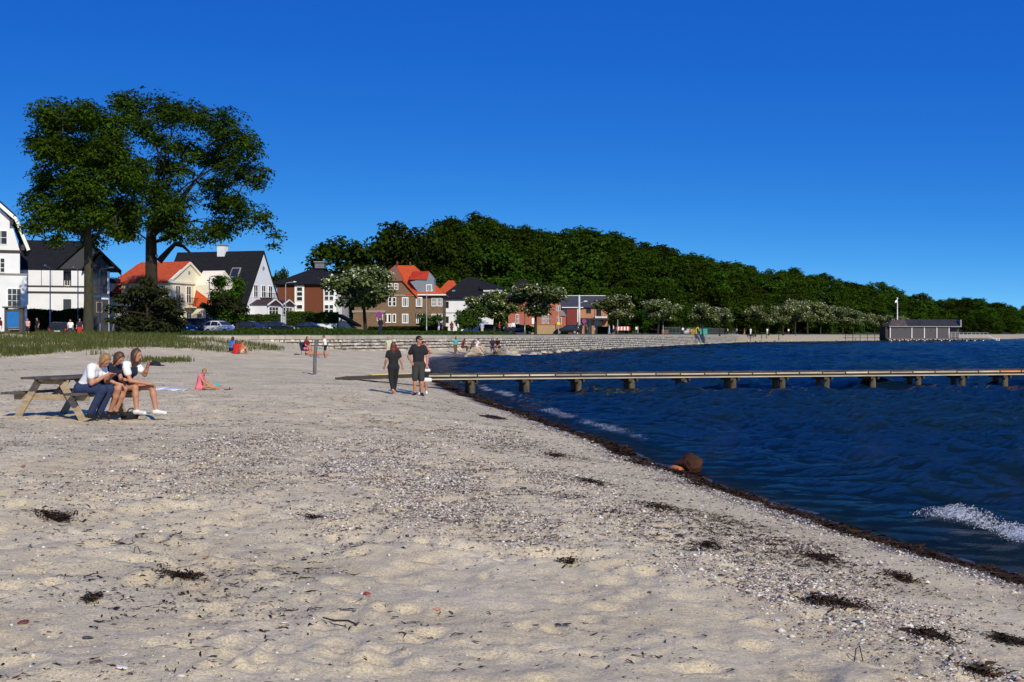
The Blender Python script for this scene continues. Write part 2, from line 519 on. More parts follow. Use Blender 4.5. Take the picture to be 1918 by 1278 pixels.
def water_material():
    m = bpy.data.materials.new('sea_water'); m.use_nodes = True
    n = m.node_tree.nodes; l = m.node_tree.links
    n.remove(n['Principled BSDF']); out = n['Material Output']
    body = n.new('ShaderNodeBsdfDiffuse'); gloss = n.new('ShaderNodeBsdfGlossy'); gloss.inputs['Roughness'].default_value = .05
    fre = n.new('ShaderNodeFresnel'); fre.inputs['IOR'].default_value = 1.33
    pol = n.new('ShaderNodeMath'); pol.operation = 'MULTIPLY'; pol.inputs[1].default_value = .95      # a polarised, subdued reflection
    l.new(fre.outputs[0], pol.inputs[0])
    p = n.new('ShaderNodeMixShader'); l.new(pol.outputs[0], p.inputs[0]); l.new(body.outputs[0], p.inputs[1]); l.new(gloss.outputs[0], p.inputs[2])
    geo = n.new('ShaderNodeNewGeometry')
    dep = n.new('ShaderNodeAttribute'); dep.attribute_name = 'depth'
    fo = n.new('ShaderNodeAttribute'); fo.attribute_name = 'foam'
    # body colour of the water: brownish over the shallow sand, deep blue further out, with weedy patches
    nz = n.new('ShaderNodeTexNoise'); nz.inputs['Scale'].default_value = .09; nz.inputs['Detail'].default_value = 5
    mp = n.new('ShaderNodeMapping'); mp.inputs['Scale'].default_value = (1, .45, 1); l.new(geo.outputs['Position'], mp.inputs[0]); l.new(mp.outputs[0], nz.inputs['Vector'])
    pc = n.new('ShaderNodeValToRGB'); e = pc.color_ramp.elements
    e[0].position = .38; e[0].color = (.004, .013, .010, 1); e[1].position = .62; e[1].color = (.001, .010, .032, 1)
    l.new(nz.outputs['Fac'], pc.inputs[0])
    l.new(pc.outputs[0], body.inputs['Color'])
    # ripples
    n1 = n.new('ShaderNodeTexNoise'); n1.inputs['Scale'].default_value = 4.2; n1.inputs['Detail'].default_value = 8; n1.inputs['Roughness'].default_value = .68
    mp2 = n.new('ShaderNodeMapping'); mp2.inputs['Scale'].default_value = (.75, 1.9, 1); mp2.inputs['Rotation'].default_value = (0, 0, R(8))
    l.new(geo.outputs['Position'], mp2.inputs[0]); l.new(mp2.outputs[0], n1.inputs['Vector'])
    b = n.new('ShaderNodeBump'); b.inputs['Strength'].default_value = .8; b.inputs['Distance'].default_value = .22
    l.new(n1.outputs['Fac'], b.inputs['Height'])
    n2 = n.new('ShaderNodeTexNoise'); n2.inputs['Scale'].default_value = .55; n2.inputs['Detail'].default_value = 4
    l.new(mp2.outputs[0], n2.inputs['Vector'])
    b2 = n.new('ShaderNodeBump'); b2.inputs['Strength'].default_value = .8; b2.inputs['Distance'].default_value = .42
    l.new(n2.outputs['Fac'], b2.inputs['Height']); l.new(b.outputs[0], b2.inputs['Normal'])
    l.new(b2.outputs[0], gloss.inputs['Normal']); l.new(b2.outputs[0], fre.inputs['Normal'])
    # clear at the very edge
    tr = n.new('ShaderNodeBsdfTransparent'); tr.inputs[0].default_value = (.62, .66, .62, 1)
    mr = n.new('ShaderNodeMapRange'); mr.inputs[1].default_value = 0.0; mr.inputs[2].default_value = .10; mr.inputs[3].default_value = .5; mr.inputs[4].default_value = 1
    l.new(dep.outputs['Fac'], mr.inputs[0])
    ms = n.new('ShaderNodeMixShader'); l.new(mr.outputs[0], ms.inputs[0]); l.new(tr.outputs[0], ms.inputs[1]); l.new(p.outputs[0], ms.inputs[2])
    # foam
    fn = n.new('ShaderNodeTexNoise'); fn.inputs['Scale'].default_value = 20; fn.inputs['Detail'].default_value = 7; fn.inputs['Roughness'].default_value = .7
    l.new(geo.outputs['Position'], fn.inputs['Vector'])
    sub = n.new('ShaderNodeMath'); sub.operation = 'MULTIPLY_ADD'; sub.inputs[1].default_value = .74; l.new(fo.outputs['Fac'], sub.inputs[0])
    neg = n.new('ShaderNodeMath'); neg.operation = 'SUBTRACT'; neg.inputs[1].default_value = .96; l.new(fn.outputs['Fac'], neg.inputs[0]); l.new(neg.outputs[0], sub.inputs[2])
    fr = n.new('ShaderNodeMapRange'); fr.inputs[1].default_value = .0; fr.inputs[2].default_value = .28; l.new(sub.outputs[0], fr.inputs[0])
    df = n.new('ShaderNodeBsdfDiffuse'); df.inputs[0].default_value = (.62, .66, .7, 1)
    m2 = n.new('ShaderNodeMixShader'); l.new(fr.outputs[0], m2.inputs[0]); l.new(ms.outputs[0], m2.inputs[1]); l.new(df.outputs[0], m2.inputs[2])
    l.new(m2.outputs[0], out.inputs[0])
    return m

def build_water():
    ts = np.concatenate([np.linspace(-.5, -.13, 60, endpoint=False), np.linspace(-.13, .47, 330), np.linspace(.47, 1.7, 70)[1:]])
    Ys = np.concatenate([np.geomspace(5.5, 60, 520, endpoint=False), np.geomspace(60, 160, 170, endpoint=False), np.geomspace(160, 460, 170, endpoint=False), np.geomspace(460, 4000, 60)])
    X, Y, f = polar_grid(Ys, ts)
    h, foam, s = water_height(X, Y)
    dep = np.clip(s, 0, 50) * .11
    keep = (s > -1.5)[f].any(1)
    v, f, at = compact(np.stack([X, Y, h], -1), f[keep], {'depth': dep, 'foam': foam})
    o = link_mesh('sea_water', np_mesh('sea_water', v, f, water_material(), True, at))
    tag(o, kind='structure')
    # spray and froth heaped along the breaking crests: small real blobs
    r = np.random.default_rng(8)
    vs = []; fs = []
    octv = np.array([(1, 0, 0), (-1, 0, 0), (0, 1, 0), (0, -1, 0), (0, 0, 1), (0, 0, -1)], float)
    octf = np.array([(0, 2, 4), (2, 1, 4), (1, 3, 4), (3, 0, 4), (2, 0, 5), (1, 2, 5), (3, 1, 5), (0, 3, 5)])
    for (y0, y1, d0, a, fq) in breakers:
        if a < .09: continue
        N = int((y1 - y0) * (1700 if y0 < 20 else 130))
        yy = r.uniform(y0, y1, N); off = d0 + .35 * fbm(yy * .5, yy * 0 + y0, 2, 31) - r.normal(.13, .13, N)
        xx = np.interp(yy, _yy, _xx) + 0.22 * vnoise(yy * .45, yy * 0, 3) + .1 * vnoise(yy * 1.7, yy * 0, 5) + off / .96
        hh, ff, ss = water_height(xx, yy)
        ok = ff > r.uniform(.3, 1.15, N)
        sz = r.uniform(.0014, .0048, N) * (1 + yy / 30)
        for i in np.nonzero(ok)[0]:
            b = len(vs) * 6
            sc = sz[i] * r.uniform(.6, 1.4, 3)
            vs.append(octv * sc + (xx[i], yy[i], hh[i] + abs(r.normal(0, .012)) - .004))
            fs.append(octf + b)
    o = link_mesh('sea_foam', np_mesh('sea_foam', np.concatenate(vs), np.concatenate(fs), M('foam', (.72, .75, .78), rough=.6, var=.1), True))
    tag(o, kind='stuff')
build_water()

# ------------------------------------------------------------------ the land behind the sea wall, the wooded hillside
coast = np.array([(-320, 20), (-150, 70), (-62, 99), (-38, 107.5), (-15.7, 118), (-8, 132), (2.7, 157), (16.3, 205), (30.8, 254), (62, 355),
                  (131, 450), (233, 600), (327, 800), (478, 1000), (700, 1300), (1500, 2000)], float)
_clen = np.concatenate([[0], np.cumsum(np.hypot(*np.diff(coast, axis=0).T))])
def coast_at(d):
    return np.stack([np.interp(d, _clen, coast[:, 0]), np.interp(d, _clen, coast[:, 1])], -1)

_px_k =   [480, 600, 650, 700, 760, 800, 860, 950, 1050, 1110, 1180, 1240, 1330, 1400, 1450, 1500, 1560, 1620, 1700, 1750, 1830, 1918, 2100, 2600]
_top_k =  [560, 500, 470, 440, 425, 410, 412, 425, 432, 445, 452, 466, 486, 498, 502, 508, 516, 528, 545, 556, 558, 572, 580, 590]
_df_k =   [230, 232, 235, 238, 240, 240, 246, 255, 275, 290, 300, 315, 340, 370, 400, 430, 480, 520, 580, 630, 720, 830, 1000, 1300]
def hill_params(px):
    top = np.interp(px, _px_k, _top_k); df = np.interp(px, _px_k, _df_k)
    return top, df, df * 1.36
TREE_H = 16.5
def hill_z(X, Y):
    px = 959 + FPX * X / np.maximum(Y, 1)
    top, df, dt = hill_params(px)
    ztop = CAM_Z + (626 - top) * dt / FPX - TREE_H
    on = sstep(690, 850, px)
    return np.maximum(ztop, 0.5) * sstep(0, 1, (Y - df + 8) / (dt - df)) * on

def land_z(X, Y, off):
    lift = 0.18 * sstep(1.5, 6, off)
    return 2.05 + lift + 0.05 * fbm(X * .05, Y * .05, 2, 3) * sstep(2, 10, off) + hill_z(X, Y)

def build_land():
    d = np.concatenate([np.linspace(0, _clen[9], 110), np.linspace(_clen[9], _clen[-1], 160)[1:]])
    P = coast_at(d)
    off = np.concatenate([[0, .01, 1, 3, 6, 10, 15], np.linspace(20, 420, 70), np.geomspace(440, 5000, 16)])
    dirv = np.array([-0.42, 0.907])
    X = P[:, None, 0] + dirv[0] * off[None]; Y = P[:, None, 1] + dirv[1] * off[None]
    Z = land_z(X, Y, off[None] + 0 * X)
    Z[:, 0] = -2.0
    # low natural shore beyond the promenade: sand rising from the water
    nat = sstep(_clen[12], _clen[13], d)[:, None]
    Z = np.where((off[None] < 20) & (nat > .5), np.minimum(Z, -0.2 + off[None] * .13), Z)
    idx = np.arange(X.size).reshape(X.shape)
    f = np.stack([idx[:-1, :-1], idx[1:, :-1], idx[1:, 1:], idx[:-1, 1:]], -1).reshape(-1, 4)
    grass = M('lawn', (.045, .085, .02), rough=.95, var=.35, scale=.5, bump=.5, bscale=6)
    wood = M('woodland_floor', (.02, .035, .012), rough=.95, var=.4, scale=.3)
    asph = M('asphalt', (.055, .055, .058), rough=.85, var=.15, scale=2)
    gravel = M('promenade_gravel', (.30, .26, .21), rough=.95, var=.15, scale=4)
    shore = M('far_sand', (.48, .41, .32), rough=.95, var=.12, scale=2)
    offm = .5 * (off[:-1] + off[1:]); dm = .5 * (d[:-1] + d[1:])
    O, Dm = np.meshgrid(offm, dm)
    mi = np.where(O < 4, 3, np.where(O < 17, 0, np.where(O < 33, 2, np.where(O < 120, 0, 1))))
    Xc = X[:-1, :-1]; Yc = Y[:-1, :-1]
    mi = np.where(hill_z(Xc, Yc) > .6, 1, mi)
    mi = np.where((Dm > _clen[12]) & (O < 18), 4, mi)
    o = link_mesh('ground', np_mesh('ground', np.stack([X, Y, Z], -1).reshape(-1, 3), f, [grass, wood, asph, gravel, shore], True, midx=mi.ravel()))
    tag(o, kind='structure')
build_land()

def off_of(X, Y):
    """distance inland from the coast line measured along the inland direction"""
    best = None
    d = np.linspace(0, _clen[-1], 4000); P = coast_at(d)
    # solve P + off*dir = (X, Y): minimise the perpendicular
    ex = X - P[:, 0]; ey = Y - P[:, 1]
    perp = ex * 0.907 + ey * 0.42
    i = int(np.argmin(np.abs(perp)))
    return ex[i] * -0.42 + ey[i] * 0.907

def LZ(X, Y):
    return float(land_z(np.array(X, float), np.array(Y, float), np.array(max(off_of(X, Y), 0.0))))
# ------------------------------------------------------------------ sea wall of granite courses
STONE = M('granite', (.42, .385, .335), rough=.85, var=.35, scale=1.6, bump=.6, bscale=9, rand=.28)
STONE2 = M('granite_course', (.40, .37, .325), rough=.85, var=.45, scale=2.2, bump=.6, bscale=9)
JOINT = M('wall_core', (.10, .09, .08), rough=.95)
CONC = M('weathered_concrete', (.36, .33, .28), rough=.9, var=.18, scale=1.5, bump=.3, bscale=8, rand=.08)

def rough_block(seed, jit=.10):
    """a cut stone of unit size with broken corners, 44 triangles"""
    r = random.Random(seed)
    bm = bmesh.new(); bmesh.ops.create_cube(bm, size=1)
    bmesh.ops.bevel(bm, geom=bm.edges[:], offset=.10, segments=1, affect='EDGES')
    for v in bm.verts: v.co += Vector((r.uniform(-jit, jit), r.uniform(-jit, jit), r.uniform(-jit, jit))) * .8
    return bm

def block_mesh(name, seed, mat):
    me = bpy.data.meshes.new(name); bm = rough_block(seed); bm.to_mesh(me); bm.free(); me.materials.append(mat); return me

def wall_frame(d):
    p = coast_at(d); q = coast_at(d + .5)
    t = (q - p) / np.linalg.norm(q - p)
    return p, t

def build_seawall():
    d0 = _clen[3] + 2.5; d1 = _clen[9]
    p, t = wall_frame(d0)
    root = thing('sea_wall', 'long low grey sea wall of granite courses with a smooth concrete coping behind the beach', 'wall', (p[0], p[1], 0))
    o3 = np.array([p[0], p[1], 0])
    # dark core
    ds = np.linspace(d0, d1, 160); mb = MB()
    prof = [(-.62, -.4), (-.12, 1.74), (.4, 1.74), (.4, -.4)]
    vs = []; fs = []
    for d in ds:
        q, tt = wall_frame(d); nrm = np.array([tt[1], -tt[0]])       # towards the water / beach
        for (o, z) in prof: vs.append((q[0] - nrm[0] * o - o3[0], q[1] - nrm[1] * o - o3[1], z))
    n = len(prof)
    for i in range(len(ds) - 1):
        for k in range(n): fs.append((i * n + k, i * n + (k + 1) % n, (i + 1) * n + (k + 1) % n, (i + 1) * n + k))
    fs.append(tuple(range(n))); fs.append(tuple(reversed(range((len(ds) - 1) * n, len(ds) * n))))
    mb.add(vs, fs); mb.build('core', JOINT, root)
    r = random.Random(4)
    items = []
    H = .30
    for c in range(7):
        z = 1.74 - H * (c + 1) + H / 2
        d = d0 + r.uniform(0, .4)
        while d < d1:
            w = r.uniform(.34, .72) * (1 if d < d0 + 90 else 1.5)
            q, tt = wall_frame(d + w / 2); nrm = np.array([tt[1], -tt[0]])
            off = .14 + .072 * c + r.uniform(-.03, .05)
            x = q[0] + nrm[0] * off; y = q[1] + nrm[1] * off
            if z + H / 2 > SZ(x + nrm[0] * .2, y + nrm[1] * .2) - .05:
                items.append((x, y, z + r.uniform(-.02, .02), math.atan2(tt[1], tt[0]) + r.uniform(-.06, .06), w - r.uniform(.05, .11), r.uniform(.34, .44), H - r.uniform(.07, .12), r.uniform(-.08, .08)))
            d += w
    items.sort(key=lambda it: math.hypot(it[0], it[1]))
    meshes = [block_mesh('stone', k, STONE) for k in range(8)]
    for k, it in enumerate(items[:300]):
        o = link_mesh('stone', meshes[k % 8], root)
        o.location = (it[0] - o3[0], it[1] - o3[1], it[2]); o.rotation_euler = (it[7], 0, it[3]); o.scale = (it[4], it[5], it[6])
    cube = np.array([(-.5, -.5, -.5), (.5, -.5, -.5), (.5, .5, -.5), (-.5, .5, -.5), (-.5, -.5, .5), (.5, -.5, .5), (.5, .5, .5), (-.5, .5, .5)])
    cf = np.array([(3, 2, 1, 0), (4, 5, 6, 7), (0, 1, 5, 4), (1, 2, 6, 5), (2, 3, 7, 6), (3, 0, 4, 7)])
    V = []; F = []
    rr = np.random.default_rng(3)
    for k, it in enumerate(items[300:]):
        c, s = math.cos(it[3]), math.sin(it[3])
        q = (cube + rr.uniform(-.09, .09, (8, 3))) * (it[4], it[5], it[6])
        q = np.stack([q[:, 0] * c - q[:, 1] * s + it[0] - o3[0], q[:, 0] * s + q[:, 1] * c + it[1] - o3[1], q[:, 2] + it[2]], -1)
        V.append(q); F.append(cf + 8 * k)
    o = link_mesh('stone_courses', np_mesh('stone_courses', np.concatenate(V), np.concatenate(F), STONE2), root)
    tag(o, kind='stuff')
    # coping slabs
    cm = block_mesh('coping_slab', 99, CONC)
    bm = bmesh.new(); bmesh.ops.create_cube(bm, size=1); bmesh.ops.bevel(bm, geom=bm.edges[:], offset=.03, segments=1, affect='EDGES'); bm.to_mesh(cm); bm.free()
    d = d0
    while d < d1:
        w = 2.4
        q, tt = wall_frame(d + w / 2); nrm = np.array([tt[1], -tt[0]])
        o = link_mesh('coping_slab', cm, root)
        o.location = (q[0] - nrm[0] * .14 - o3[0], q[1] - nrm[1] * .14 - o3[1], 1.92 + r.uniform(-.012, .012)); o.rotation_euler = (0, 0, math.atan2(tt[1], tt[0])); o.scale = (w - .03, .66, .36)
        d += w
build_seawall()

# ------------------------------------------------------------------ far promenade wall of pale planks over dark piles
def build_boardwalk():
    d0 = _clen[9] + .6; d1 = _clen[10]
    p, t = wall_frame(d0)
    root = thing('boardwalk', 'pale plank fronted boardwalk running from the sea wall towards the bathing house', 'boardwalk', (p[0], p[1], 0), math.atan2(t[1], t[0]))
    L = d1 - d0
    wood = M('pale_boards', (.33, .31, .27), rough=.85, var=.2, scale=1.2, stretch=(1, 1, 6)); dark = M('dark_timber', (.05, .04, .032), rough=.9)
    r = random.Random(2); mb = MB()
    mb.box(0, L, .55, 3.2, -.6, 1.9); mb.build('recess_back', M('recess_shade', (.06, .055, .045), rough=.95, var=.4), root)  # block behind the piles, its dark colour stands in for the recess shade
    x = 0
    while x < L:
        w = min(6.0, L - x)
        for z in (1.12, 1.42, 1.72):
            MB().box(x + .04, x + w - .04, 0 + r.uniform(0, .03), .12, z, z + .26).build('plank', wood, root)
        MB().box(x + .02, x + w - .02, -.06, 3.0, 2.0, 2.08).build('deck_slab', wood, root)
        MB().tube([(x + .3, .3, -.7), (x + .3, .3, 2.0)], .14, 8).build('pile', dark, root)
        x += w
    for k in range(26):
        rock_obj('rock', (k * L / 26 + r.uniform(0, 3), -.2 + r.uniform(-.3, .2), r.uniform(-.1, .25)), r.uniform(.3, .6), 500 + k, root)

def rock_mesh(name, seed, mat, flat=.7, jit=.22, sub=2):
    r = random.Random(seed)
    bm = bmesh.new(); bmesh.ops.create_icosphere(bm, subdivisions=sub, radius=1)
    ax = [Vector((r.gauss(0, 1), r.gauss(0, 1), r.gauss(0, 1))).normalized() for _ in range(9)]
    cut = [r.uniform(.55, .92) for _ in range(9)]
    for v in bm.verts:
        p = v.co.copy()
        for a, c in zip(ax, cut):
            d = p.dot(a)
            if d > c: p -= a * (d - c)
        v.co = p + Vector((r.uniform(-1, 1), r.uniform(-1, 1), r.uniform(-1, 1))) * .035
    for v in bm.verts: v.co.z *= flat
    me = bpy.data.meshes.new(name); bm.to_mesh(me); bm.free(); me.materials.append(mat); return me
ROCK = M('pale_boulder', (.40, .34, .26), rough=.9, var=.3, scale=2.5, bump=.5, bscale=10, rand=.35)
_rocks = {}
def rock_obj(name, loc, size, seed, parent=None, mat=None, sc=(1, .8, .7), rz=None):
    r = random.Random(seed * 3 + 1)
    key = (seed % 7, (mat or ROCK).name)
    if key not in _rocks: _rocks[key] = rock_mesh(name, seed % 7, mat or ROCK)
    o = link_mesh(name, _rocks[key], parent, loc)
    o.scale = (size * sc[0] * r.uniform(.85, 1.15), size * sc[1] * r.uniform(.85, 1.15), size * sc[2] * r.uniform(.85, 1.15))
    o.rotation_euler = (r.uniform(-.2, .2), r.uniform(-.2, .2), r.uniform(0, 6.28) if rz is None else rz)
    return o
build_boardwalk()

# the rock spit where people sit
ORD = ['first', 'second', 'third', 'fourth', 'fifth', 'sixth', 'seventh', 'eighth', 'ninth', 'tenth', 'eleventh', 'twelfth', 'thirteenth', 'fourteenth', 'fifteenth', 'sixteenth', 'seventeenth', 'eighteenth', 'nineteenth', 'twentieth', 'twenty first', 'twenty second', 'twenty third', 'twenty fourth', 'twenty fifth', 'twenty sixth', 'twenty seventh', 'twenty eighth', 'twenty ninth', 'thirtieth', 'thirty first', 'thirty second', 'thirty third', 'thirty fourth', 'thirty fifth', 'thirty sixth']
def build_rocks():
    spots = [(862, 664, .55), (880, 668, .42), (886, 660, .75), (893, 667, .8), (905, 671, .35), (915, 664, .5), (918, 670, .6), (926, 668, .45), (935, 665, .7), (942, 669, .42),
             (950, 664, .55), (955, 668, .6), (962, 663, .5), (968, 667, .5), (975, 663, .4), (982, 665, .55), (990, 664, .45), (998, 662, .5), (1008, 661, .4), (872, 670, .3),
             (930, 659, .6), (946, 659, .55), (960, 657, .5), (900, 659, .5), (1018, 660, .45), (1030, 659, .4), (1045, 658, .45), (1060, 657, .4), (1078, 656, .45), (1095, 655, .4), (1112, 654, .4)]
    for k, (px, py, s) in enumerate(spots):
        D = 127 + (668 - py) * 1.2 + (max(0, px - 1000) * .36)
        x = PX(px, D); z = max(SZ(x, D), -.1)
        big = abs(px - 893) < 1
        s *= 1.2; o = rock_obj('rock', (x, D, z + s * .2), s, 20 + k)
        if big: o.scale = (1.15, .9, .8); tag(o, 'large rounded tan boulder in front of the people on the rock spit', 'rock', 'rocks at the end of the beach below the sea wall')
        else: tag(o, 'pale broken rock, %s from the left on the spit below the sea wall' % ORD[sorted(q[0] for q in spots).index(px)], 'rock', 'rocks at the end of the beach below the sea wall')
    # smaller rubble at the foot of the wall beyond
    r = random.Random(6)
    for k in range(60):
        d = r.uniform(_clen[6], _clen[9]); q, t = wall_frame(d); nrm = np.array([t[1], -t[0]]); o_ = r.uniform(.7, 1.3)
        o = rock_obj('foot_rock', (q[0] + nrm[0] * o_, q[1] + nrm[1] * o_, r.uniform(-.1, .1)), r.uniform(.25, .5), 300 + k)
        tag(o, 'small stone lying in the water at the foot of the sea wall', 'rock', 'stones along the foot of the sea wall')
build_rocks()

# ------------------------------------------------------------------ jetty
def build_jetty():
    pale = M('sunlit_beam', (.44, .38, .28), rough=.8, var=.22, scale=1.5, stretch=(1, 1, 5), rand=.32)
    orange = M('fresh_beam', (.62, .25, .10), rough=.75, var=.2, scale=1.5)
    plk = M('grey_plank', (.07, .06, .05), rough=.9, var=.3, scale=3, rand=.25)
    pil = M('pile_timber', (.085, .065, .04), rough=.9, var=.5, scale=5, stretch=(2, 2, .5), bump=.5, bscale=12)
    dk = M('dark_timber')
    a = Vector((-3.3, 47.9, 0)); b = Vector((24.5, 54.8, 0))
    L = (b - a).length; ang = math.atan2(b.y - a.y, b.x - a.x)
    root = thing('jetty', 'low wooden bathing jetty on paired dark piles running out over the water from the sand', 'jetty', a, ang)
    zt = .74; W = .86
    pm = MB().box(-.068, .068, 0, W, -.03, 0).mesh('plank', plk)
    r = random.Random(1)
    x = .07
    while x < L:
        o = link_mesh('plank', pm, root, (x, 0, zt + r.uniform(-.012, .010))); o.rotation_euler = (0, 0, r.uniform(-.02, .02)); x += .146
    # front and back edge beams in lengths, a thinner stringer below
    x = 0; k = 0
    while x < L:
        w = 1.02
        m = orange if x > 24.2 - .4 else pale
        MB().box(x + .025, x + w - .025, -.055, -.003, zt - .118, zt - .060 + r.uniform(-.014, .014)).build('edge_beam', m, root, bevel=.006)
        MB().box(x + .01, x + w - .01, W + .003, W + .055, zt - .15, zt - .035).build('edge_beam', pale, root)
        x += w; k += 1
    for y in (.02, W - .06):
        mb = MB(); mb.box(0, L, y, y + .05, zt - .15, zt - .033); mb.build('joist', dk, root)
    MB().box(0, L, -.10, -.058, zt - .235, zt - .195).build('stringer', pale, root)
    MB().box(0, L, -.02, .08, zt - .235, zt - .155).build('bearer', dk, root)
    pxs = [885, 987, 1085, 1185, 1283, 1375, 1467, 1550, 1637, 1722, 1805, 1885, 1962]
    ca, sa = math.cos(ang), math.sin(ang)
    for px in pxs:
        t = (px - 959) / FPX
        # intersection of the view ray with the jetty line
        u = (t * a.y - a.x) / (ca - t * sa)
        for y in (.10, W - .12):
            pts = [(u + r.uniform(-.03, .03), y, -1.3), (u, y, .2), (u + r.uniform(-.02, .02), y, zt - .16)]
            MB().tube(pts, [.135, .125, .12], 12).build('pile', pil, root, smooth=False)
        MB().box(u - .2, u - .06 + .02, -.12, W + .1, zt - .36, zt - .24).build('cross_beam', dk, root)
        MB().box(u + .13, u + .2, -.08, W + .06, zt - .36, zt - .24).build('cross_beam', dk, root)
    # landing ramp lying on the sand
    ramp = thing('landing_ramp', 'short weathered plank ramp lying on the sand at the land end of the jetty', 'ramp', (-3.35, 48.0, 0), R(180 - 4))
    zl = .50
    for k in range(22):
        x = .08 + k * .142; z = .72 - (.72 - .60) * x / 3.2
        o = link_mesh('plank', pm, ramp, (x, -1.0, z)); o.rotation_euler = (0, math.atan2(.12, 3.2), 0)
    MB().beam((0, .05, .66), (3.3, .05, .53), .06, .12).build('edge_beam', M('dark_timber'), ramp)
    MB().beam((0, -1.05, .64), (3.3, -1.05, .51), .06, .12).build('edge_beam', pale, ramp)
    g = G(738, 711)
    o = MB().beam((-.85, 0, .10), (.75, 0, .13), .2, .20).build('timber_balk', M('yellow_timber', (.62, .43, .13), rough=.8, var=.2, scale=4), bevel=.012)
    o.location = (g.x, g.y - .5, g.z + .05); o.rotation_euler = (0, 0, R(8))
    tag(o, 'yellowish timber balk on the sand beside the walking woman', 'timber')
build_jetty()

# ------------------------------------------------------------------ bathing house out on the water
def build_bathing_house():
    D = 400.0
    x0 = PX(1666, D); s = D / FPX
    root = thing('bathing_house', 'dark grey wooden bathing house on piles over the water with pale corner posts', 'bathing house', (x0, D, 0))
    grey = M('grey_cladding', (.075, .07, .08), rough=.85, var=.12, scale=2, stretch=(8, 1, .5)); white = M('pale_trim', (.62, .62, .62), rough=.7)
    black = M('black_felt', (.022, .022, .026), rough=.8, var=.3, scale=.6); brown = M('brown_felt', (.075, .055, .055), rough=.9, var=.3, scale=.8); dk = M('dark_timber')
    W = 22.3; zf, zw = .95, 4.45
    for i, (u0, u1) in enumerate(((.0, 6.7), (6.7, 10.6), (10.6, 14.5), (14.5, 18.3), (18.3, 22.2))):
        MB().box(u0 + .02, u1 - .02, 0.05 if i < 4 else 1.6, 7, zf, zw).build('wall_panel', grey, root)
    MB().box(-1.1, 0, .5, 7, .2, zw - .1).build('side_wall', M('dark_timber'), root)
    for u in (.25, 7.0, 10.9, 14.8, 18.6): MB().box(u - .14, u + .14, -.06, .045, zf - .2, zw).build('trim_post', white, root)
    MB().box(-.2, 22.4, -.5, 7.2, zw, zw + .22).build('eaves_board', M('pale_felt_edge', (.3, .29, .3), rough=.8), root)
    MB().add([(-.4, -.5, zw + .22), (5.6, -.5, zw + .22), (5.6, 7.2, zw + .22), (-.4, 7.2, zw + .22), (1.6, 3.2, 6.5), (5.6, 3.2, 6.9)], [(0, 1, 5, 4), (1, 2, 5), (2, 3, 4, 5), (3, 0, 4), (3, 2, 1, 0)]).build('hip_roof', brown, root)
    MB().prism([(-.5, zw + .225), (3.3, 6.85), (7.2, zw + .225)], 'x', 5.61, 22.0).build('pitched_roof', black, root)
    MB().box(22.01, 22.35, -.45, 7.1, zw + .225, 6.7).build('gable_board', M('pale_felt_edge'), root)
    for (u, z) in ((2.2, 3.8), (5.0, 3.8), (13.0, 3.3)):
        MB().tube([(u, .045, z), (u, -.03, z)], .16, 12).build('vent', dk, root)
    MB().box(-1, 30.5, -1.2, 7.6, zf - .3, zf).build('deck', M('deck_boards', (.12, .11, .105), rough=.9, var=.2), root)
    r = random.Random(9)
    for u in np.arange(.4, 30.5, 2.6):
        for y in (-.7, 3, 6.8):
            MB().tube([(u + r.uniform(-.2, .2), y, -1), (u, y, zf - .3)], .2, 8).build('pile', white if (y < 0 and r.random() < .7) else dk, root)
    for u in np.arange(1.5, 29, 5.2): MB().beam((u, -.5, -.2), (u + 1.5, -.5, zf - .3), .14, .14).build('brace', dk, root)
    # railing of the terrace
    rail = M('pale_rail', (.42, .42, .44), rough=.7)
    for u in np.arange(18.9, 30.4, 1.27): MB().box(u - .05, u + .05, -1.1, -1.0, zf, zf + 1.7).build('rail_post', rail, root)
    for z in (.55, 1.0, 1.65): MB().box(18.8, 30.4, -1.08, -1.02, zf + z, zf + z + .07).build('rail', rail, root)
    # steps down to the water
    st = thing('bathing_steps', 'steps with pale rails leading from the terrace end down into the water', 'steps', (x0 + 31.2, D, 0))
    for k in range(6): MB().box(k * .62, k * .62 + .6, -1, .8, zf - .12 - k * .22, zf - .04 - k * .22).build('step', dk, st)
    for y in (-1.05, .85):
        MB().beam((-.6, y, zf + .9), (3.6, y, -.4), .1, .1).build('rail', white, st)
        MB().box(2.5, 2.75, y - .1, y + .1, -1, 1.0).build('post', white, st)
    # bridge from the boardwalk
    br = thing('footbridge', 'narrow railed footbridge joining the boardwalk to the bathing house', 'footbridge', (x0 - 13, D + 3.5, 0))
    MB().box(0, 12, 0, 2, .95, 1.15).build('deck', M('deck_boards'), br)
    for u in np.arange(.2, 12, 2.3):
        MB().box(u - .08, u + .08, -.1, .06, -1, 2.1).build('post', dk, br)
    for z in (1.6, 2.05): MB().box(0, 12, -.05, .0, z, z + .08).build('rail', dk, br)
    # flagpole
    fx = PX(1688, D + 4)
    fp = thing('flagpole', 'tall white flagpole rising behind the roof of the bathing house', 'flagpole', (fx, D + 8, 0))
    MB().tube([(0, 0, .5), (0, 0, PZ(560, D + 8))], [.22, .11], 10).build('pole', M('white_paint', (.8, .8, .8), rough=.5, var=.05), fp)
    MB().ell((0, 0, PZ(559, D + 8)), (.25, .25, .25)).build('finial', M('white_paint'), fp)
    z1 = PZ(561, D + 8)
    mb = MB(); pts = []
    for i in range(6):
        u = -.1 - .8 * i / 5 * .9
        for j in range(4): pts.append((u, .15 * math.sin(i * 1.1 + j * .3), z1 - 1.1 * j / 3 * (1 - .1 * i) - .12 * i))
    fs = [(i * 4 + j, i * 4 + j + 1, (i + 1) * 4 + j + 1, (i + 1) * 4 + j) for i in range(5) for j in range(3)]
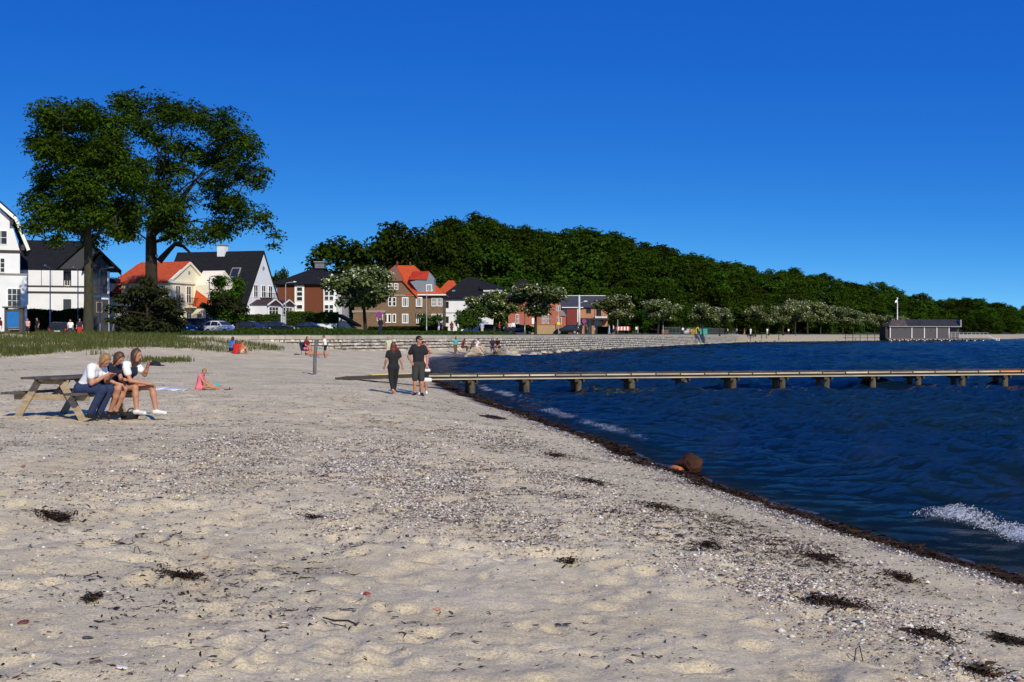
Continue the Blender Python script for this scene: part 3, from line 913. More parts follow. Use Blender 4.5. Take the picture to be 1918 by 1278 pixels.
    o = MB().add(pts, fs).build('flag', M('white_flag', (.8, .8, .8), rough=.8, var=.03), None, smooth=True, loc=(fx, D + 8, 0))
    so = o.modifiers.new('thick', 'SOLIDIFY'); so.thickness = .02
    tag(o, 'small white pennant hanging at the top of the flagpole', 'flag')
build_bathing_house()

# ------------------------------------------------------------------ rusty boulder in the shallows
def build_boulder():
    D = 20.9
    x = PX(1293, D)
    mat = M('rusty_boulder', (.042, .015, .007), rough=.75, var=.6, scale=5, bump=.8, bscale=12, spec=.2)
    me = rock_mesh('boulder', 12, mat, 1.0, sub=3)
    for v in me.vertices:
        p = v.co
        g = .05 * math.sin(p.x * 9 + p.z * 3) + .03 * math.sin(p.x * 21 + 1)              # upright grooves
        k = 1 + g
        v.co = (p.x * .335 * k, p.y * .27 * k, p.z * (.19 + .12 * max(0.0, 1 - abs(p.x - .15) / .8)) if p.z > 0 else p.z * .2)
    o = link_mesh('boulder', me, None, (x, D, .055)); o.scale = (.9, .9, .86); o.rotation_euler = (R(4), R(-6), R(-15))
    tag(o, 'rust brown wet boulder standing in the shallow water close to the shore', 'rock')
    b = MB().tube([(-.20, -.07, -.1), (-.165, -.10, .06), (-.10, -.10, .13), (-.02, -.09, .17)], [.014, .018, .016, .008], 6).build('highlight_streak', M('orange_highlight', (.55, .22, .05), rough=.5, var=.3, scale=20), o)  # the orange highlight on the boulder, painted as a thin raised strip
    b.location = (.02, -.03, 0)
    o2 = rock_obj('orange_lit_stone', (PX(1268, 20.5), 20.5, .05), .16, 3, None, M('orange_lit_rock', (.36, .12, .03), rough=.5, var=.5, scale=8, bump=.4), (1, .7, .62))  # the orange light on this stone is put into its base colour
    tag(o2, 'small orange lit stone half under water left of the rusty boulder', 'rock')
build_boulder()

# ------------------------------------------------------------------ pebbles and shells
def _ell(px, py, rx, ry):
    D0 = float(np.interp(py, [690, 740, 800, 850, 900, 960, 1030, 1100, 1200, 1278], [62, 36, 23.2, 17.8, 14.4, 11.8, 9.7, 8.2, 6.7, 5.95]))
    return PX(px, D0), D0, rx * D0 / FPX, ry * D0 * D0 / (1.62 * FPX)
GRAVEL = [(_ell(*e), w) for e, w in (((680, 872, 95, 24), 2.2), ((800, 893, 110, 24), 2.4), ((915, 912, 70, 18), 1.5), ((790, 955, 190, 40), 1.6), ((1000, 975, 110, 34), 1.5), ((430, 852, 110, 40), 1.2),
          ((710, 832, 120, 14), 1.4), ((900, 858, 70, 14), 1.2), ((1180, 935, 120, 36), 1.2), ((1310, 1000, 120, 40), 1.7), ((1480, 1055, 130, 46), 2.0), ((1620, 1110, 130, 50), 2.0),
          ((1840, 1200, 120, 56), 2.0), ((1040, 880, 110, 30), .9), ((360, 900, 190, 40), .7), ((1500, 990, 120, 40), .8), ((1700, 1080, 110, 40), .9), ((900, 800, 120, 16), .7))]
def gravel_density(X, Y):
    g = np.zeros_like(X)
    for (cx, cy, rx, ry), w in GRAVEL:
        u = (X - cx) / rx; v = (Y - cy) / ry
        g = np.maximum(g, w * np.exp(-(u * u + v * v) ** 1.5))
    g = 1.35 * g * (0.35 + 1.1 * sstep(-.35, .45, fbm(X * 1.9, Y * 1.1, 3, 90)))
    s = shore_s(X, Y)
    base = .022 + .06 * sstep(0, .6, fbm(X * .7, Y * .35, 3, 91)) + .07 * sstep(9.5, 13, Y) * sstep(26, 17, Y)
    edge = .7 * np.exp(-((s - .55) / .35) ** 2)
    return (g + base + edge) * (s > .05)

PEB_RAMP = [(0, (.60, .56, .48)), (.14, (.72, .69, .62)), (.22, (.10, .09, .09)), (.42, (.27, .24, .22)), (.60, (.40, .33, .27)), (.72, (.20, .17, .16)), (.82, (.24, .13, .10)), (.87, (.50, .46, .42)), (.97, (.05, .045, .045))]
def build_pebbles():
    r = np.random.default_rng(15)
    # candidate points with a density falling with distance (what is left beyond is too small to be seen)
    N = 1600000
    Y = 4.6 * (36 / 4.6) ** r.random(N)
    X = Y * r.uniform(-.47, .47, N)
    dens = gravel_density(X, Y)
    acc = dens * Y ** 2 * (1 - .75 * sstep(15, 34, Y))
    ok = r.random(N) < np.minimum(1, acc / acc.sum() * 96000)
    idx = np.nonzero(ok)[0]; print('pebbles', len(idx))
    X, Y = X[idx], Y[idx]; n = len(X)
    Z = sand_z(X, Y)
    size = np.clip(.0088 * np.exp(r.normal(0, .42, n)), .004, .032) * (1 + .014 * np.clip(Y - 8, 0, 20))
    octv = np.array([(1, 0, 0), (-1, 0, 0), (0, 1, 0), (0, -1, 0), (0, 0, 1), (0, 0, -1), ], float)
    octf = np.array([(0, 2, 4), (2, 1, 4), (1, 3, 4), (3, 0, 4), (2, 0, 5), (1, 2, 5), (3, 1, 5), (0, 3, 5)])
    a = r.uniform(0, 6.28, n)
    sx = size * r.uniform(.9, 1.6, n); sy = size * r.uniform(.6, 1.0, n); sz = size * r.uniform(.3, .65, n)
    jit = r.uniform(.75, 1.25, (n, 6, 3))
    v = octv[None] * jit * np.stack([sx, sy, sz], -1)[:, None, :]
    c, s_ = np.cos(a)[:, None], np.sin(a)[:, None]
    vx = v[..., 0] * c - v[..., 1] * s_ + X[:, None]; vy = v[..., 0] * s_ + v[..., 1] * c + Y[:, None]
    vz = v[..., 2] + (Z + sz * .25)[:, None]
    V = np.stack([vx, vy, vz], -1).reshape(-1, 3)
    F = (octf[None] + (np.arange(n) * 6)[:, None, None]).reshape(-1, 3)
    t = np.repeat(r.random(n), 6)
    o = link_mesh('pebbles', np_mesh('pebbles', V, F, attr_mat('pebble', PEB_RAMP, .9, spec=.1), True, {'tint': t}))
    tag(o, kind='stuff')
build_pebbles()

# ------------------------------------------------------------------ seaweed: loose shreds, the wrack line, clumps
WEED_RAMP = [(0, (.022, .014, .008)), (.4, (.045, .026, .013)), (.72, (.014, .010, .007)), (.88, (.10, .042, .016)), (.98, (.05, .055, .02))]
def shreds(X, Y, Z, length, width, r, lift=.5, k=4):
    """thin curled ribbons: 4 cross pairs each"""
    n = len(X)
    a = r.uniform(0, 6.28, n); bend = r.normal(0, 1.1, n)
    V = np.zeros((n, k, 2, 3))
    px = np.zeros(n); py = np.zeros(n)
    for i in range(k):
        t = i / (k - 1)
        ang = a + bend * (t - .5)
        if i: px = px + np.cos(ang) * length / (k - 1); py = py + np.sin(ang) * length / (k - 1)
        w = width * (0.35 + .65 * math.sin(math.pi * (t * .8 + .1)))
        hz = Z + .004 + lift * width * (r.random(n) * 1.6)
        for j, sg in enumerate((-1, 1)):
            V[:, i, j, 0] = X + px - np.sin(ang) * w * sg * .5; V[:, i, j, 1] = Y + py + np.cos(ang) * w * sg * .5
            V[:, i, j, 2] = hz + sg * w * .35 * r.normal(0, 1, n)
    F = []
    base = np.arange(n)[:, None] * (k * 2)
    for i in range(k - 1):
        F.append(base + np.array([i * 2, i * 2 + 1, i * 2 + 3, i * 2 + 2])[None])
    return V.reshape(-1, 3), np.stack(F, 1).reshape(-1, 4), np.repeat(r.random(n), k * 2)

def build_seaweed():
    weed = attr_mat('seaweed', WEED_RAMP, .85, spec=.12)
    r = np.random.default_rng(27)
    N = 420000
    Y = 4.8 * (60 / 4.8) ** r.random(N); X = Y * r.uniform(-.5, .47, N)
    s = shore_s(X, Y)
    rows = sstep(.12, .5, fbm(X * .55 + 3, Y * .9, 4, 121))
    streak = np.zeros(N)
    for d0, wd, am in ((2.1, .45, 1.0), (3.0, .35, .8), (4.4, .35, .35)):
        streak += am * np.exp(-((s - d0 - .5 * fbm(Y * .25, Y * 0, 2, 7)) / wd) ** 2) * sstep(-.05, .35, fbm(X * .8, Y * .8, 3, 122)) * sstep(7, 11, Y)
    dens = (.10 + .7 * rows + 2.4 * streak) * (Y / 12) ** 2 * (1 - .8 * sstep(16, 45, Y)) * (s > .3) * (s < 24)
    clear = 1 - .8 * sstep(-1.6, -.9, X) * sstep(2.4, 1.7, X) * sstep(10.5, 9.2, Y)
    ok = r.random(N) < dens * .44 * clear
    X, Y = X[ok], Y[ok]
    n = len(X); Z = sand_z(X, Y)
    L = np.clip(r.lognormal(-3.55, .6, n), .010, .13); W = L * r.uniform(.08, .26, n)
    v1, f1, t1 = shreds(X, Y, Z, L, np.clip(W, .003, .012), r)
    # wrack line just above the water's edge
    N = 260000
    Y = 8.5 * (75 / 8.5) ** r.random(N)
    s = np.abs(r.normal(0, .24, N)) + .02 + .12 * fbm(Y * 1.3, Y * 0, 3, 130)
    X = np.interp(Y, _yy, _xx) + 0.22 * vnoise(Y * .45, Y * 0, 3) + .1 * vnoise(Y * 1.7, Y * 0, 5) - s / .96
    wid = .50 + .45 * fbm(Y * .6, Y * 0, 3, 133)
    ok = (s < wid) & (X < Y * .6) & (s > -.15) & (r.random(N) < (.10 + .9 * sstep(-.25, .3, fbm(X * 3, Y * 1.6, 3, 131))) * np.clip(Y / 24, .3, 1) ** 1.5 * .8)
    X, Y = X[ok], Y[ok]; n2 = len(X); Z = sand_z(X, Y)
    L = np.clip(r.lognormal(-3.2, .5, n2), .015, .14) * (1 + Y / 60); W = L * r.uniform(.07, .2, n2)
    v2, f2, t2 = shreds(X, Y, np.maximum(Z, .0), L, W, r, 1.1, 3)
    V = np.concatenate([v1, v2]); F = np.concatenate([f1, f2 + len(v1)])
    o = link_mesh('seaweed_litter', np_mesh('seaweed_litter', V, F, weed, False, {'tint': np.concatenate([t1, t2])}))
    tag(o, kind='stuff')
    print('weed', n, n2)
    spots = [(1110, 905, 38, 11, 'elongated dark seaweed patch halfway between the shell gravel and the water'), (1040, 853, 34, 10, 'flat dark seaweed patch on the sand nearest the jetty'),
             (1235, 952, 45, 12, 'broad dark seaweed patch inland from the rusty boulder'), (1535, 1047, 36, 12, 'dark seaweed patch among the pebbles near the breaking wave'),
             (1560, 1132, 62, 16, 'long diagonal string of dark seaweed on the right part of the beach'), (1740, 1197, 36, 13, 'tall dark seaweed clump on pebbles in the right corner'),
             (1892, 1203, 34, 14, 'dark seaweed clump at the right edge of the picture'), (1325, 1025, 28, 10, 'small seaweed patch below the rusty boulder'),
             (925, 782, 55, 9, 'thin seaweed streaks near the feet of the man'), (340, 1085, 40, 10, 'loose strand of dark seaweed left of the long twig'), (105, 966, 60, 9, 'spread out dark seaweed line at the left edge'),
             (590, 972, 20, 7, 'little black seaweed tuft below the shell gravel'), (172, 1130, 16, 10, 'dark red brown seaweed tuft on the smooth sand at left'), (1690, 1085, 30, 12, 'blackish seaweed heap just inland of the wrack line'),
             (1065, 1063, 18, 8, 'small brown seaweed heap in a hollow of the smooth sand'), (1840, 1262, 28, 9, 'reddish seaweed tuft at the bottom right')]
    for k, (px, py, rx, ry, lab) in enumerate(spots):
        c = G(px, py); D = c.y
        n = int(100 + rx * ry * .7)
        wx = rx * D / FPX * .95; wy = ry * D * D / (1.6 * FPX) * .7
        x = r.normal(0, wx * .5, n); y = r.normal(0, wy * .5, n) - .25 * x
        z = sand_z(x + c.x, y + c.y) - c.z + r.random(n) * .022 * np.exp(-(x / wx) ** 2 - (y / wy) ** 2)
        L = np.clip(r.lognormal(-3.2, .45, n) * min(1, .6 + rx / 90), .015, .13); W = L * r.uniform(.06, .2, n)
        v, f, t = shreds(x, y, z, L, W, r, 1.0)
        # a thin matted base that the shreds are tangled into
        na, nr_ = 22, 4; th = np.linspace(0, 2 * math.pi, na, endpoint=False)
        rad = (.62 + .38 * np.array([r.random() for _ in range(na)]))[:, None] * np.linspace(.04, 1, nr_)[None]
        bx = wx * .6 * rad * np.cos(th)[:, None]; by = wy * .6 * rad * np.sin(th)[:, None] - .25 * bx
        bz = sand_z((bx + c.x).ravel(), (by + c.y).ravel()) - c.z + .009 * (1.15 - np.linspace(.04, 1, nr_)[None] + 0 * bx).ravel() + r.random(bx.size) * .004
        ii = np.arange(na * nr_).reshape(na, nr_); jj = np.roll(ii, -1, 0)
        bf = np.stack([ii[:, :-1], ii[:, 1:], jj[:, 1:], jj[:, :-1]], -1).reshape(-1, 4)
        f = np.concatenate([f, bf + len(v)]); v = np.concatenate([v, np.stack([bx.ravel(), by.ravel(), bz], -1)]); t = np.concatenate([t, np.full(bx.size, .2)])
        o = link_mesh('seaweed_clump', np_mesh('seaweed_clump', v, f, weed, False, {'tint': t}), None, c)
        tag(o, lab, 'seaweed', 'clumps of dark seaweed on the sand')
build_seaweed()

# single things lying on the sand
def build_litter():
    items = [(687, 1113, .032, (.30, .07, .04), 'rounded red stone', 'red stone on the smooth sand right of the long twig'),
             (822, 1166, .02, (.28, .06, .04), 'red stone', 'small dark red pebble on the smooth sand below the middle'),
             (818, 1141, .026, (.45, .20, .14), 'pink stone', 'pale pink stone lying just above a small red pebble'),
             (978, 917, .055, (.03, .026, .024), 'black stone', 'flat black stone on the bare sand right of the shell gravel'),
             (165, 1202, .028, (.05, .055, .075), 'blue black stone', 'round blue black pebble in the left foreground'),
             (1045, 1172, .02, (.05, .05, .055), 'black stone', 'small round black pebble with a long shadow right of the middle'),
             (228, 1265, .034, (.75, .72, .68), 'white shell', 'large white shell at the bottom left edge'),
             (532, 1168, .026, (.78, .76, .72), 'white shell', 'oval white shell left of the long twig'),
             (232, 1232, .02, (.75, .75, .72), 'white shell', 'white shell fragment above the large shell in the left foreground'),
             (1618, 1170, .03, (.70, .76, .74), 'pale shell', 'pale bluish shell beside the long string of seaweed'),
             (1457, 1161, .026, (.72, .70, .66), 'white shell', 'white broken shell on the smooth sand left of the seaweed string'),
             (386, 1046, .03, (.28, .14, .05), 'brown stone', 'brown stone on the sand above the loose seaweed strand'),
             (637, 1102, .024, (.55, .38, .22), 'tan stone', 'tan stone left of the red stone near the twig'),
             (45, 1172, .035, (.16, .05, .035), 'dark red stone', 'dark red stone at the left edge of the foreground sand'),
             (180, 1248, .032, (.12, .075, .06), 'brown stone', 'brown stone left of the large white shell')]
    for k, (px, py, s, c, nm, lab) in enumerate(items):
        g = G(px, py)
        mat = M('litter_' + str(k), c, rough=.6, var=.3, scale=60)
        o = link_mesh(nm.replace(' ', '_'), rock_mesh(nm, 60 + k, mat), None, (g.x, g.y, g.z + s * .15))
        o.scale = (s * 1.15, s * .85, s * (.55 if 'shell' not in nm else .28)); o.rotation_euler = (random.uniform(-.2, .2), random.uniform(-.2, .2), random.uniform(0, 3))
        tag(o, lab, 'shell' if 'shell' in nm else 'stone')
    a = G(605, 1160); b = G(668, 1176)
    mid = (a + b) / 2
    pts = [a - mid + Vector((0, 0, .02)), Vector((-.03, .0, .022)), Vector((.05, -.012, .024)), b - mid + Vector((0, 0, .02)), b - mid + Vector((.012, .02, .03))]
    o = MB().tube(pts, [.004, .006, .006, .006, .003], 7).build('twig', M('dark_twig', (.035, .022, .016), rough=.8), None, smooth=True, loc=mid)
    tag(o, 'thin dark curved twig lying on the smooth foreground sand', 'twig')
    for (px, py, h, lab) in ((1600, 1228, .09, 'dry bent plant stem sticking up from the sand at the lower right'), (250, 1045, .05, 'little dark shrivelled weed stalk on the left sand')):
        g = G(px, py)
        o = MB().tube([(0, 0, -.01), (.01, 0, h * .8), (.03, 0, h), (.05, 0, .0)], .0035, 5).build('plant_stem', M('dark_twig'), None, loc=g)
        tag(o, lab, 'stem')
build_litter()

# ------------------------------------------------------------------ dune grass
def build_dune_grass():
    r = np.random.default_rng(33)
    N = 210000
    Y = r.uniform(56, 104, N); X = Y * r.uniform(-.62, -.165, N)
    px = 959 + FPX * X / Y
    dh = dune_h(X, Y)
    n = fbm(X * .22, Y * .12, 3, 55)
    th = .24 + .48 * n + .10 * sstep(330, 540, px)
    dens = sstep(th, th + .12, dh) * (1 - .5 * sstep(320, 400, px)) * (1 - .9 * sstep(505, 560, px)) * (.4 + .8 * sstep(-.3, .3, fbm(X * .8, Y * .5, 3, 56)))
    bare = sstep(.12, .35, fbm(X * .16 + 9, Y * .09, 3, 57)) * sstep(180, 330, px)
    ok = r.random(N) < dens * (1 - .85 * bare) * .62
    X, Y = X[ok], Y[ok]; n = len(X); Z = sand_z(X, Y, False)
    h = r.uniform(.12, .42, n) * (.6 + .7 * sstep(-.3, .4, fbm(X * .3, Y * .3, 2, 58))); a = r.uniform(0, 6.28, n); lean = r.uniform(.1, .55, n) * h
    w = r.uniform(.010, .022, n)
    dx, dy = np.cos(a), np.sin(a)
    V = np.zeros((n, 5, 3))
    V[:, 0] = np.stack([X - dy * w, Y + dx * w, Z - .03], -1); V[:, 1] = np.stack([X + dy * w, Y - dx * w, Z - .03], -1)
    V[:, 2] = np.stack([X + dy * w * .8 + dx * lean * .35, Y - dx * w * .8 + dy * lean * .35, Z + h * .6], -1)
    V[:, 3] = np.stack([X - dy * w * .8 + dx * lean * .35, Y + dx * w * .8 + dy * lean * .35, Z + h * .6], -1)
    V[:, 4] = np.stack([X + dx * lean, Y + dy * lean, Z + h], -1)
    F = np.concatenate([np.array([[0, 1, 2], [0, 2, 3], [3, 2, 4]])[None] + (np.arange(n) * 5)[:, None, None]]).reshape(-1, 3)
    t = np.repeat(r.uniform(.6, 1.5, n), 5)
    o = link_mesh('dune_grass', np_mesh('dune_grass', V.reshape(-1, 3), F, leaf_mat('grass_blade', (.098, .112, .036), .3, 0.0, 0), False, {'tint': t}))
    tag(o, kind='stuff')
    print('grass', n)
build_dune_grass()

# ------------------------------------------------------------------ wooden post, picnic table
def build_post():
    g = G(589, 704); D = g.y
    h = 66 * D / FPX
    mb = MB()
    mb.tube([(0, 0, -.3), (.02, 0, h * .5), (.07, 0, h)], [.075, .072, .066], 10)
    o = mb.build('wooden_post', M('grey_post', (.12, .115, .12), rough=.9, var=.35, scale=6, stretch=(3, 3, .6), bump=.4), None, smooth=False, loc=g, bevel=.008)
    tag(o, 'slim grey wooden post standing alone in the sand between the sunbathers and the camera', 'post')
build_post()

TBL_RZ = R(-19)
def table_pt(x, y, z=0):
    c, s = math.cos(TBL_RZ), math.sin(TBL_RZ)
    return Vector((TBL.x + x * c - y * s, TBL.y + x * s + y * c, TBL.z + z))
def build_table():
    global TBL
    D = 22.8; f = Vector((PX(93, D), D, 0))
    TBL = Vector((f.x + .62 * math.sin(-TBL_RZ), f.y + .62 * math.cos(TBL_RZ), 0))
    TBL.z = SZ(f.x, f.y) - .02
    wood = M('leg_wood', (.38, .29, .19), rough=.8, var=.25, scale=4, stretch=(1, 1, 3), rand=.1, bump=.2)
    top = M('grey_board', (.085, .075, .065), rough=.85, var=.3, scale=4, stretch=(4, 1, 1), rand=.3, bump=.3)
    root = thing('picnic_table', 'weathered wooden picnic table with attached benches standing on the sand', 'picnic table', TBL, TBL_RZ)
    for k in range(5):
        x = -.31 + k * .155
        MB().box(x - .072, x + .072, -.92, .92, .705, .745).build('table_plank', top, root, bevel=.006)
    for sx in (-1, 1):
        for k in range(2):
            x = sx * (.60 + k * .15)
            MB().box(x - .07, x + .07, -.92, .92, .43, .47).build('seat_plank', top, root, bevel=.006)
    for y in (-.62, .62):
        for sx in (-1, 1):
            MB().beam((sx * .73, y, -.05), (sx * .25, y, .70), .045, .125, up=(0, 1, 0)).build('leg', wood, root, bevel=.005) if False else \
                MB().beam((sx * .73, y, -.05), (sx * .25, y, .66), .125, .045, up=(0, 1, 0)).build('leg', wood, root, bevel=.005)
        yb = y + .048
        MB().box(-.80, .80, yb - .022, yb + .022, .325, .43).build('seat_bearer', wood, root, bevel=.005)
        MB().box(-.36, .36, yb - .022, yb + .022, .61, .704).build('top_bearer', wood, root, bevel=.005)
        for sx in (-1, 1):
            for (bx, bz) in ((.50, .38), (.55, .36)):
                MB().tube([(sx * bx, y - .024, bz), (sx * bx, y - .032, bz)], .011, 8).build('bolt', M('galvanised', (.55, .55, .55), rough=.4, metallic=.8, var=.05), root)
    MB().box(-.05, .05, -.85, .85, .665, .704).build('batten', wood, root)
    for sy in (-1, 1):
        MB().beam((0, sy * .62 * .9, .38), (0, sy * .12, .665), .09, .04).build('brace', wood, root)
build_table()
# ------------------------------------------------------------------ trees
BARK = M('bark', (.030, .022, .017), rough=.95, var=.35, scale=4, stretch=(3, 3, .6), bump=.7, bscale=14)
BARKG = M('mossy_bark', (.042, .040, .022), rough=.95, var=.4, scale=3, stretch=(3, 3, .6), bump=.7, bscale=14)
def leaf_quads(C, Rr, n, size, r, up=.6, shell=.5, elong=1.5, spray=0, per=12):
    """n leaves spread through ellipsoids C (k,3) with radii Rr (k,3); spray > 0 gathers them in flat sprays of that half width"""
    C = np.asarray(C, float); Rr = np.asarray(Rr, float)
    wgt = (Rr[:, 0] * Rr[:, 1] * Rr[:, 2]) ** (2 / 3.); wgt /= wgt.sum()
    m = max(1, n // per) if spray else n
    k = r.choice(len(C), m, p=wgt)
    d = r.normal(0, 1, (m, 3)); d /= np.linalg.norm(d, axis=1)[:, None]
    rad = shell + (1 - shell) * r.random(m) ** .6
    rad = rad * (1 + .16 * np.clip(r.normal(0, 1, m), -2, 1.5))
    p = C[k] + d * Rr[k] * rad[:, None]
    st = np.clip(r.normal(1, .2, m), .5, 1.6) * (.85 + .3 * r.random(len(C)))[k]
    if spray:
        tilt = r.normal(0, .28, (m, 2))
        q = np.arange(n) % m
        ox = np.clip(r.normal(0, spray, n), -2 * spray, 2 * spray); oy = np.clip(r.normal(0, spray, n), -2 * spray, 2 * spray)
        p = p[q] + np.stack([ox, oy, ox * tilt[q, 0] + oy * tilt[q, 1] - (ox * ox + oy * oy) / spray * .22 + r.normal(0, spray * .14, n)], -1)
        d = d[q]; k = k[q]; st = st[q]
    nrm = d * (1 - up) + np.array([0, 0, up]) + r.normal(0, .35, (n, 3)); nrm /= np.linalg.norm(nrm, axis=1)[:, None]
    t = np.cross(nrm, r.normal(0, 1, (n, 3))); t /= np.linalg.norm(t, axis=1)[:, None]
    b = np.cross(nrm, t)
    s = size * r.uniform(.55, 1.3, n)[:, None]
    droop = np.array([0, 0, -.25])
    V = np.stack([p - t * s * elong * .5, p - b * s * .38 + nrm * s * .08, p + t * s * elong * .5 + droop * s, p + b * s * .38 + nrm * s * .08], 1)
    tint = np.repeat(st * np.clip(r.normal(1, .10, n), .7, 1.3), 4)
    F = np.arange(n * 4).reshape(n, 4)
    return V.reshape(-1, 3), F, tint, p, d

def limb(mb, a, b, r0, r1, rnd, sag=.12, n=6, seg=5):
    a = Vector(a); b = Vector(b); L = (b - a).length
    pts = []; rad = []
    w1 = Vector((rnd.uniform(-1, 1), rnd.uniform(-1, 1), rnd.uniform(-.3, 1))) * L * sag
    for i in range(seg + 1):
        t = i / seg
        pts.append(a.lerp(b, t) + w1 * math.sin(math.pi * t) + Vector((rnd.uniform(-1, 1), rnd.uniform(-1, 1), rnd.uniform(-1, 1))) * L * .015 * (0 < i < seg))
        rad.append(r0 + (r1 - r0) * t)
    mb.tube(pts, rad, n)
    return pts

L_BIG1 = leaf_mat('maple_leaf', (.044, .080, .007), .30, 0, 0)
L_BIG2 = leaf_mat('ash_leaf', (.038, .070, .008), .30, 0, 0)
L_WOOD = leaf_mat('wood_leaf', (.034, .064, .006), .25, .018, .50)
L_BLOS = leaf_mat('hawthorn_leaf', (.10, .13, .04), .25, .01, .15)
L_PINE = leaf_mat('pine_needle', (.030, .036, .014), .15, 0, .1)
L_SHRUB = leaf_mat('shrub_leaf', (.045, .085, .014), .25, .02, .25)
L_HEDGE = leaf_mat('hedge_leaf', (.022, .044, .010), .2, .01, .2)
W_BLOS = leaf_mat('white_blossom', (.62, .62, .42), .2, 0, .1)

def big_tree(name, label, base_px, D, clumps, trunk_r, fork_py, n_leaves, leaf, lmat, bark, shell, depth, seed, twigs=2, base_py=632, lean=0):
    rnd = random.Random(seed); r = np.random.default_rng(seed)
    X0 = PX(base_px, D); Z0 = LZ(X0, D) - .05
    root = thing(name, label, 'tree', (X0, D, Z0))
    s = D / FPX
    C = []; Rr = []
    for (px, py, rp) in clumps:
        y = rnd.uniform(-1, 1) * depth
        C.append((PX(px, D) - X0, y, PZ(py, D) - Z0)); Rr.append((rp * s * 1.12, rp * s * 1.3, rp * s * .95))
    # clumps in front and behind give the crown its depth
    for (px, py, rp) in list(clumps):
        if rp * s > 1.4:
            C.append((PX(px, D) - X0 + rnd.uniform(-.6, .6), rnd.choice((-1, 1)) * depth * rnd.uniform(.9, 1.5), PZ(py, D) - Z0 + rnd.uniform(-.8, .4))); Rr.append((rp * s * .8, rp * s * .9, rp * s * .6))
    V, F, T, _, _ = leaf_quads(C, Rr, n_leaves, leaf, r, .6, shell, 1.5, .34, 14)
    link_mesh('crown', np_mesh('crown', V, F, lmat, False, {'tint': T}), root)
    mb = MB()
    fz = PZ(fork_py, D) - Z0
    mb.tube([(0, 0, -.3), (.0, 0, .25), (.05 + lean * .2, 0, fz * .35), (lean * .6, .1, fz * .7), (lean, 0, fz), (lean * 1.1, 0, fz * 1.25)],
            [trunk_r * 1.7, trunk_r * 1.2, trunk_r, trunk_r * .92, trunk_r * .85, trunk_r * .5], 14)
    fork = Vector((lean, 0, fz))
    mains = []
    for ci, (c, q) in enumerate(zip(C, Rr)):
        c = Vector(c)
        if ci >= len(clumps) and ci % 2: continue
        st = fork + Vector((0, 0, rnd.uniform(-.2, .25) * fz * .4))
        if mains and rnd.random() < .85:
            best = min((p for m in mains for p in m[2:]), key=lambda p: (p - c).length)
            if (best - c).length < (st - c).length: st = best
        L = (c - st).length
        pts = limb(mb, st, c, max(.04, trunk_r * .30 * min(1, L / 7)), .025, rnd, .17, 6, 6)
        mains.append(pts)
        for k in range(twigs):
            e = c + Vector((rnd.uniform(-1, 1) * q[0], rnd.uniform(-1, 1) * q[1], rnd.uniform(-1, 1) * q[2])) * .8
            limb(mb, pts[rnd.randint(3, 6)], e, .045, .012, rnd, .1, 4, 3)
    mb.build('trunk', bark, root, smooth=True)
    return root

T1 = [(110, 225, 38), (150, 212, 34), (190, 222, 36), (85, 265, 32), (130, 280, 48), (185, 285, 48), (225, 285, 36), (240, 335, 34), (78, 325, 27), (130, 350, 45), (190, 350, 45), (80, 385, 28),
      (130, 405, 40), (190, 395, 40), (232, 385, 30), (88, 425, 22), (150, 438, 22), (215, 425, 24), (252, 310, 24), (72, 355, 20), (120, 452, 14), (236, 440, 12)]
T2 = [(250, 200, 34), (300, 200, 34), (345, 212, 34), (393, 228, 30), (440, 240, 34), (468, 278, 30), (285, 245, 34), (335, 268, 32), (395, 285, 30), (450, 318, 30), (482, 335, 20), (295, 305, 32),
      (355, 325, 26), (300, 360, 38), (345, 380, 34), (405, 372, 32), (455, 388, 28), (300, 405, 34), (350, 425, 30), (400, 420, 28), (452, 412, 24), (492, 408, 24), (508, 438, 16), (378, 452, 16),
      (262, 420, 22), (275, 375, 30), (492, 318, 14), (418, 440, 18), (502, 455, 9), (225, 205, 20), (330, 445, 15), (372, 295, 24), (430, 272, 24), (420, 345, 22), (385, 345, 22), (445, 300, 18)]
big_tree('broadleaf_tree', 'tall dense green broadleaf tree with a bare mossy trunk before the modern house', 165, 112, T1, .40, 452, 60000, .22, L_BIG1, BARKG, .15, 3.2, 11, 2)
t2 = big_tree('broadleaf_tree', 'wide airy broadleaf tree with a thick dark trunk and sky between its branches', 283, 126, T2, .62, 452, 46000, .22, L_BIG2, BARK, .08, 3.6, 12, 3)
def stub_branch():
    D = 126; mb = MB(); X0, Z0 = t2.location.x, t2.location.z
    pts = [(300, 490), (318, 470), (330, 458), (345, 462), (358, 474), (352, 452), (340, 446), (333, 436), (346, 420)]
    P = [Vector((PX(a, D) - X0, -.4, PZ(b, D) - Z0)) for a, b in pts]
    mb.tube(P[:5], [.34, .26, .22, .16, .1], 8); mb.tube([P[2], P[6] + Vector((.2, 0, -.4)), P[7], P[8]], [.2, .16, .12, .08], 8)
    mb.build('stub_branch', BARK, t2, smooth=True)
    MB().ell((PX(292, D) - X0 + .25, -.62, PZ(480, D) - Z0), (.16, .08, .14)).build('cut_scar', M('pale_cut', (.55, .5, .42), var=.1), t2)
stub_branch()

